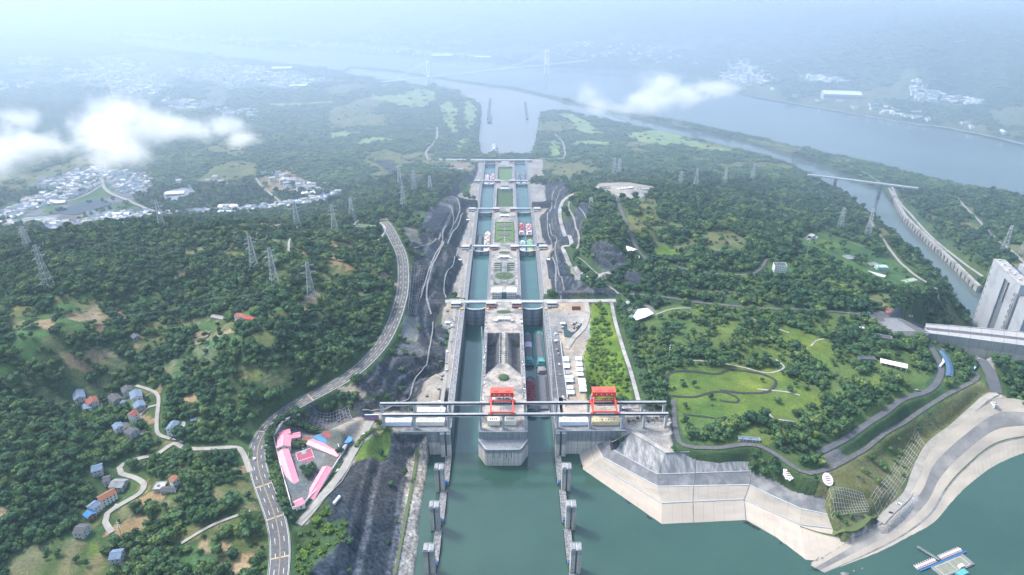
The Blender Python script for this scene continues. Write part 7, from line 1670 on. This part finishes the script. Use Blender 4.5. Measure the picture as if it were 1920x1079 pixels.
for s_, n_ in NEARX+FAR:
    nr_ = (s_, n_) in NEARX
    for x, y in in_poly_px(s_, n_, rr, 3.2 if nr_ else 2.4):
        g = G(x, y); L2, W2 = (rr.uniform(5,11), rr.uniform(4,6)) if nr_ else (rr.uniform(7,22), rr.uniform(6,10)); H2 = rr.choice((4,5,7)) if nr_ else rr.choice((5,6,9,9,15,18) if x < 700 else (5,6,7,9)); a2 = R(rr.choice((0,90))+rr.uniform(-20,20)); c_, s2 = math.cos(a2), math.sin(a2); z0 = max(g[2],-82)-3; n0 = len(fv_)
        for z_ in (z0, z0+H2+3):
            for a, b in ((-1,-1),(1,-1),(1,1),(-1,1)): fv_.append((g[0]+c_*L2*a-s2*W2*b, g[1]+s2*L2*a+c_*W2*b, z_))
        for a in (-1,1): fv_.append((g[0]+c_*L2*a, g[1]+s2*L2*a, z0+H2+5.2))
        ff_ += [tuple(n0+i for i in f) for f in ((0,1,5,4),(1,2,6,5),(2,3,7,6),(3,0,4,7),(4,5,9,8),(6,7,8,9),(4,8,7),(5,6,9))]; fm_ += [0]*4+[rr.choice((1,1,2,3))]*2+[0]*2
me = bpy.data.meshes.new('distant_houses'); me.from_pydata(fv_, [], ff_); [me.materials.append(m_) for m_ in (WALLW, CONC, ROOFB, WALLW)]; me.polygons.foreach_set('material_index', fm_); me.update()
o = bpy.data.objects.new('distant_houses', me); COL.objects.link(o); tag(o, kind='stuff')
for px_, py_, s_, lab in ((399,126,1.6,'tallest pale high-rise on the river side of the far town'),(436,143,1.3,'lone pale high-rise east of the tallest one'),(236,118,1.0,'short high-rise in the western far town'),(328,124,.8,'small high-rise in the middle of the far town'),(158,124,.8,'western high-rise of the close far pair'),(185,136,.7,'small high-rise at the near edge of the far town')):
    g = G(px_, py_); put_house('high', g, R(15), lab, None, s_, 'high_rise')
for px_, py_, s_, a_, lab in ((52,386,1.0,20,'bright white flat hall in the valley town'),(108,383,1.3,15,'long white hall beside the dark greenhouse fields'),(430,391,1.6,5,'long pale school block in the long street'),(425,404,1.7,3,'big blue-grey roofed factory hall below the ridge'),(330,366,1.5,10,'long pale hall beside the striped field'),(228,405,1.3,5,'white-roofed hall at the foot of the ridge'),(585,366,1.6,0,'long pale hall at the east end of the long street'),(560,165,2.5,8,'long pale works hall in the eastern far town'),(530,133,3.4,5,'very long pale hall near the far river bank'),(905,113,3,5,'big white ferry terminal hall on the far bank'),(1575,185,5,-12,'very long white hall on the far east bank'),(830,112,4,3,'long pale quay shed on the far bank')):
    g = G(px_, py_); put_house('shed', (g[0],g[1],max(g[2],-82)), R(a_), lab, None, s_, 'long_hall')
# greenhouse strips
for s_, n_, lab in (("292,366 342,353 372,361 322,380",11,'striped pale greenhouse tunnels beside the valley town'),("92,402 178,372 212,384 142,404",12,'dark shaded greenhouse field in the valley town'),("160,396 218,394 212,411 155,414",9,'dark net-covered plots beside the dirt road')):
    q = [np.array(G(a, b)) for a, b in parse(s_)]; t = empty('greenhouse_field', tuple(q[0]), 0, lab, 'greenhouse'); o3 = q[0]
    for i in range(n_):
        u0, u1 = i/n_, (i+.72)/n_; f = lambda u, v: (q[0]*(1-u)+q[3]*u)*(1-v)+(q[1]*(1-u)+q[2]*u)*v
        a, b, c, d_ = f(u0,0), f(u0,1), f(u1,1), f(u1,0); top = np.array((0,0,2.2)); m1, m2 = (a+d_)/2+top*1.4, (b+c)/2+top*1.4
        vs = [tuple(p-o3+k_) for p, k_ in ((a,top*.6),(b,top*.6),(m2,0*top),(m1,0*top),(c,top*.6),(d_,top*.6),(a,-top),(b,-top),(c,-top),(d_,-top))]
        MB().add(vs, [(0,1,2,3),(3,2,4,5),(6,7,1,0),(8,9,5,4),(9,6,0,3,5),(7,8,4,2,1)]).build('tunnel', CONC_B if 'pale' in lab else mat('shade_net',(.14,.17,.19),(.10,.13,.15),.2), t)
yard('striped_field_edge', "300,300 301,300 301,301", CONC, .1) if False else None
# switchyard portals beside the last chamber
sw = empty('switchyard', G(845,318), 0, 'rows of thin steel portal frames in the switchyard west of the last locks', 'switchyard')
for i in range(7):
    for j in range(3): MB().bar((-55+i*18,j*30-30,0),(-55+i*18,j*30-30,14),.5,4).build('portal_post', PYL, sw)
for j in range(3): MB().bar((-55,j*30-30,14),(53,j*30-30,14),.5,4).build('portal_beam', PYL, sw)
# ================================================================ woods and single trees
for s_ in ("515,800 560,790 655,790 700,790 660,850 565,955 545,950",):
    poly = [p[:2] for p in GP(parse(s_))]; idx = near(poly, 2); notree[idx[inside(gx[idx], gy[idx], poly)]] = True; nt_ = notree.reshape(SH)
top = build_forest()
tp, ts, tx, ty = top
lab_for = {}
def where(px, py):
    if px > 1180 and py > 560: return ('park', 'broadleaf tree in the dense park grove above the embankment' if px > 1440 else 'broadleaf tree in the western half of the park')
    if px > 1090: return ('meadow', 'broadleaf tree beside the bright meadow east of the locks')
    if px > 520: return ('highway', 'broadleaf tree between the highway and the dark rock slope')
    if py > 960: return ('lower', 'broadleaf tree on the lowest terraces of the west hillside')
    if py > 840: return ('village', 'broadleaf tree in the woods around the lower hamlet')
    return ('hill', 'broadleaf tree on the wooded slope around the upper hamlet')
tproto = {}
trunk_me = None
for i in range(len(tp)):
    k, lab = where(tx[i], ty[i]); t = empty('broadleaf_tree', tuple(tp[i]), rnd.uniform(0, 6.28), lab, 'tree', 'trees '+k); t.scale = tuple(ts[i])
    o = bpy.data.objects.new('crown', crowns[i % len(crowns)].data); COL.objects.link(o); o.parent = t
    if trunk_me is None:
        q = MB(); q.bar((0,0,-.5),(0,0,4.5),.38,6,.2); q.bar((0,0,2.6),(1.6,.4,5),.16,4,.08); q.bar((0,0,2.9),(-1.3,.8,5.2),.16,4,.08); q.bar((0,0,3.1),(.2,-1.5,5.4),.15,4,.08); o = q.build('trunk', BARK, t); trunk_me = o.data
    else: o = bpy.data.objects.new('trunk', trunk_me); COL.objects.link(o); o.parent = t
LM = {'the long blue-grey house':(146,735),'the lone dark-tiled farmhouse':(214,742),'the tall narrow house':(322,800),'the orange-roofed row house':(198,930),'the lowest dark house':(150,988),
 'the lone orange-roofed house':(325,900),'the bottom blue-grey house':(216,1040),'the village road junction':(330,830),'the village road end':(465,880),'the old dark farmhouse':(252,630),
 'the far west hillside edge':(15,880),'the lower terraces corner':(60,1040),'the terrace farm track':(400,985),'the lowest highway stretch':(525,1060),'the park arcade':(1400,825),'the lawn streams':(1350,730),'the paved lay-by':(1565,860),
 'the ribbed cream-roofed hall':(1674,680),'the oval emblem':(1551,900),'the scalloped emblem':(1477,893),'the bus loop':(1765,690),'the works road':(600,960),'the woods between hamlets':(100,860),'the highway-side woods':(400,900),'the far southwest corner':(10,1000)}
DIRS = ['east','north-east','north','north-west','west','south-west','south','south-east']
lmw = {k: np.array(G(*v)[:2]) for k, v in LM.items()}
for o in [o for o in COL.objects if o.name.startswith('broadleaf_tree') and o.parent is None]:
    p = np.array(o.location[:2]); k = min(lmw, key=lambda q: np.hypot(*(lmw[q]-p))); v = p-lmw[k]; o['label'] = f'{"tall" if o.scale[2] > 1.25 else "leafy"} broadleaf tree {DIRS[int(round(math.atan2(v[1], v[0])/(math.pi/4))) % 8]} of {k}'
# trees of the compound and roadside, dark conifer group
def one_tree(px, py, s, lab, grp, conic=False, dark=False):
    g = G(px, py); me = (PC['forest'].objects[5].data if conic else PC['dark'].objects[0].data if dark else crowns[1].data)
    t = empty('conifer_tree' if conic else 'broadleaf_tree', (g[0], g[1], g[2]-.2), rnd.uniform(0,6), lab, 'tree', grp); t.scale = (s, s, s*rnd.uniform(.9,1.15))
    o = bpy.data.objects.new('crown', me); COL.objects.link(o); o.parent = t; o = bpy.data.objects.new('trunk', trunk_me); COL.objects.link(o); o.parent = t
for x, y in ((545,800),(551,798),(557,799),(562,803),(568,804),(574,807),(580,809),(586,811),(591,812)): one_tree(x, y, 1.3, 'dark conifer in the row behind the pink-roofed halls', 'conifers of the compound', dark=True)
for x, y in ((552,838),(558,841),(565,838),(571,836)): one_tree(x, y, .9, 'round tree between the broad hall and the ball court', 'trees by the ball court')
for x, y in ((569,882),(577,884),(585,878),(573,891),(581,890),(589,884),(577,896)): one_tree(x, y, 1.05, 'dark tree in the walled bed below the ball court', 'trees below the ball court', dark=True)
for x, y in ((634,849),(638,845),(641,850)): one_tree(x, y, .8, 'small tree at the east gate of the compound', 'trees at the compound gate', dark=True)
pth = catmull([np.array(G(a, b)) for a, b in parse("558,772 529,789 510,814 506,845 513,880 524,915 534,950 544,970")], 6.5)
for p in pth:
    for off in (-2, 1.5):
        px_ = (p[0]+off+rnd.uniform(-1.5,1.5), p[1]+rnd.uniform(-2,2)); t = empty('broadleaf_tree', (px_[0], px_[1], gz1(*px_)-.3), rnd.uniform(0,6), 'roadside tree between highway and compound wall', 'tree', 'roadside trees by the compound'); s = rnd.uniform(.7,1.0); t.scale = (s,s,s*1.1)
        o = bpy.data.objects.new('crown', crowns[rnd.randrange(5)].data); COL.objects.link(o); o.parent = t; o = bpy.data.objects.new('trunk', trunk_me); COL.objects.link(o); o.parent = t
for s_, n_ in (("668,838 680,822 700,808 730,806",14),("668,862 690,866 722,860",0)):
    if n_:
        for p in resample([np.array(G(a, b)) for a, b in parse(s_)], 4.0): 
            o = bpy.data.objects.new('hedge_bush', PC['shrub'].objects[0].data); COL.objects.link(o); o.location = tuple(p); o.rotation_euler = (0,0,rnd.uniform(0,6)); tag(o, 'bush of the hedge around the bright green lawn', 'bush', 'hedge bushes round the lawn')
# ================================================================ clouds
def cloud(name, lobes, lab, dens=.035):
    """soft cloud: density falls off from a union of lobes (centre, radii)"""
    lobes = [(c, tuple(k*1.14 for k in r)) for c, r in lobes]
    A = np.array([l[0] for l in lobes]); Rr = np.array([l[1] for l in lobes]); lo = (A-Rr*1.35).min(0); hi = (A+Rr*1.35).max(0)
    o = MB().box(lo[0],hi[0],lo[1],hi[1],lo[2],hi[2]).build(name, None); m = bpy.data.materials.new(name+'_vapour'); m.use_nodes = True; t = m.node_tree; n = t.nodes; n.clear(); L = t.links.new
    geo = n.new('ShaderNodeNewGeometry'); acc = None
    nz = n.new('ShaderNodeTexNoise'); nz.inputs['Scale'].default_value = .019; nz.inputs['Detail'].default_value = 8; nz.inputs['Roughness'].default_value = .68; tc = n.new('ShaderNodeTexCoord'); L(tc.outputs['Object'], nz.inputs['Vector'])
    for c, r in lobes:
        s = n.new('ShaderNodeVectorMath'); s.operation = 'SUBTRACT'; L(tc.outputs['Object'], s.inputs[0]); s.inputs[1].default_value = c
        d = n.new('ShaderNodeVectorMath'); d.operation = 'DIVIDE'; L(s.outputs[0], d.inputs[0]); d.inputs[1].default_value = r
        l = n.new('ShaderNodeVectorMath'); l.operation = 'LENGTH'; L(d.outputs[0], l.inputs[0])
        if acc is None: acc = l.outputs['Value']
        else: mn_ = n.new('ShaderNodeMath'); mn_.operation = 'SMOOTH_MIN'; mn_.inputs[2].default_value = .25; L(acc, mn_.inputs[0]); L(l.outputs['Value'], mn_.inputs[1]); acc = mn_.outputs[0]
    a = n.new('ShaderNodeMath'); a.operation = 'MULTIPLY_ADD'; a.inputs[1].default_value = 2.7; a.inputs[2].default_value = -1.33; L(nz.outputs[0], a.inputs[0])
    b = n.new('ShaderNodeMath'); b.operation = 'ADD'; L(acc, b.inputs[0]); L(a.outputs[0], b.inputs[1])
    mr = n.new('ShaderNodeMapRange'); mr.interpolation_type = 'SMOOTHSTEP'; mr.inputs[1].default_value = 1.12; mr.inputs[2].default_value = .15; mr.inputs[3].default_value = 0; mr.inputs[4].default_value = dens; L(b.outputs[0], mr.inputs[0])
    v = n.new('ShaderNodeVolumePrincipled'); v.inputs['Color'].default_value = (1,1,1,1); v.inputs['Anisotropy'].default_value = .35; L(mr.outputs[0], v.inputs['Density']); oo = n.new('ShaderNodeOutputMaterial'); L(v.outputs[0], oo.inputs['Volume'])
    o.data.materials.append(m); tag(o, lab, 'cloud'); m.cycles.volume_step_rate = .45
    return o
def C_(px, py, z): return P(px, py, z)
cloud('low_cloud', [(C_(228,225,235),(66,60,50)),(C_(185,252,222),(48,55,45)),(C_(222,282,205),(58,60,42)),(C_(290,238,225),(62,55,36)),(C_(360,245,222),(66,45,24)),(C_(425,238,222),(50,40,20)),(C_(455,262,215),(36,34,16))], 'large white puffy cloud drifting low over the valley town', .02)
cloud('low_cloud', [(C_(35,225,235),(36,40,30)),(C_(18,285,212),(62,60,36)),(C_(75,268,212),(48,45,24)),(C_(-30,300,210),(60,60,40)),(C_(115,278,212),(34,30,18))], 'ragged white cloud at the western edge over the valley', .016)
cloud('low_cloud', [(C_(1243,165,240),(58,55,44)),(C_(1215,192,230),(52,50,28)),(C_(1285,180,232),(52,50,28)),(C_(1345,166,236),(55,45,24))], 'white puffy cloud floating above the river east of the bridge', .020)
cloud('low_cloud', [(C_(1105,180,235),(34,32,28)),(C_(1120,200,228),(40,36,20)),(C_(1160,205,228),(36,30,12))], 'small wisp of cloud just west of the puffy river cloud', .013)
HAZE = .00007; MIST = .00044
# ================================================================ air
hz = MB(); hz.box(-9500, 9500, -250, 12300, -130, 640)
hm = bpy.data.materials.new('haze_air'); hm.use_nodes = True; t = hm.node_tree; t.nodes.clear()
vo = t.nodes.new('ShaderNodeVolumePrincipled'); vo.inputs['Color'].default_value = (.50, .68, .88, 1); vo.inputs['Density'].default_value = HAZE; vo.inputs['Anisotropy'].default_value = .3
oo = t.nodes.new('ShaderNodeOutputMaterial'); t.links.new(vo.outputs[0], oo.inputs['Volume'])
tag(hz.build('haze', hm), kind='stuff')
# the bank of thin mist that lies over the valley downstream: no edge, its density grows gradually with distance
mb = MB().box(-9300, 9300, 700, 12200, -128, 620); mm_ = bpy.data.materials.new('mist_air'); mm_.use_nodes = True; t = mm_.node_tree; t.nodes.clear(); n = t.nodes
g = n.new('ShaderNodeTexCoord'); sx = n.new('ShaderNodeSeparateXYZ'); t.links.new(g.outputs['Object'], sx.inputs[0])
mr = n.new('ShaderNodeMapRange'); mr.interpolation_type = 'SMOOTHSTEP'; mr.inputs[1].default_value = 700; mr.inputs[2].default_value = 2500; mr.inputs[3].default_value = 0; mr.inputs[4].default_value = MIST; t.links.new(sx.outputs['Y'], mr.inputs[0])
v = n.new('ShaderNodeVolumePrincipled'); v.inputs['Color'].default_value = (.61,.725,.88,1); v.inputs['Anisotropy'].default_value = .22; t.links.new(mr.outputs[0], v.inputs['Density'])
oo = n.new('ShaderNodeOutputMaterial'); t.links.new(v.outputs[0], oo.inputs['Volume']); tag(mb.build('mist', mm_), kind='stuff')
# ================================================================ look-alikes: tell them apart by their order from the west
ORD = ['first','second','third','fourth','fifth','sixth','seventh','eighth','ninth','tenth','eleventh','twelfth','thirteenth','fourteenth','fifteenth','sixteenth','seventeenth','eighteenth','nineteenth']
TENS = {2:('twentieth','twenty'),3:('thirtieth','thirty'),4:('fortieth','forty'),5:('fiftieth','fifty'),6:('sixtieth','sixty'),7:('seventieth','seventy'),8:('eightieth','eighty')}
def ordinal(n): return ORD[n-1] if n < 20 else (TENS[n//10][0] if n % 10 == 0 else TENS[n//10][1]+'-'+ORD[n%10-1])
byl = {}
for o in COL.objects:
    if 'label' in o and 'category' in o and o.parent is None: byl.setdefault(o['label'], []).append(o)
for lab, os_ in byl.items():
    if len(os_) < 2: continue
    os_.sort(key=lambda o: (o.location.x-CAMX)/max(1, o.location.y*cp_-(o.location.z-CAMZ)*sp_))
    X = [o.location.x for o in os_]; Y = [o.location.y for o in os_]; ns_ = max(Y)-min(Y) > 6*(max(X)-min(X))
    if ns_: os_.sort(key=lambda o: o.location.y)
    for i, o in enumerate(os_): o['label'] = f'{lab}, {ordinal(i+1)} from the {"reservoir" if ns_ else "west"}'
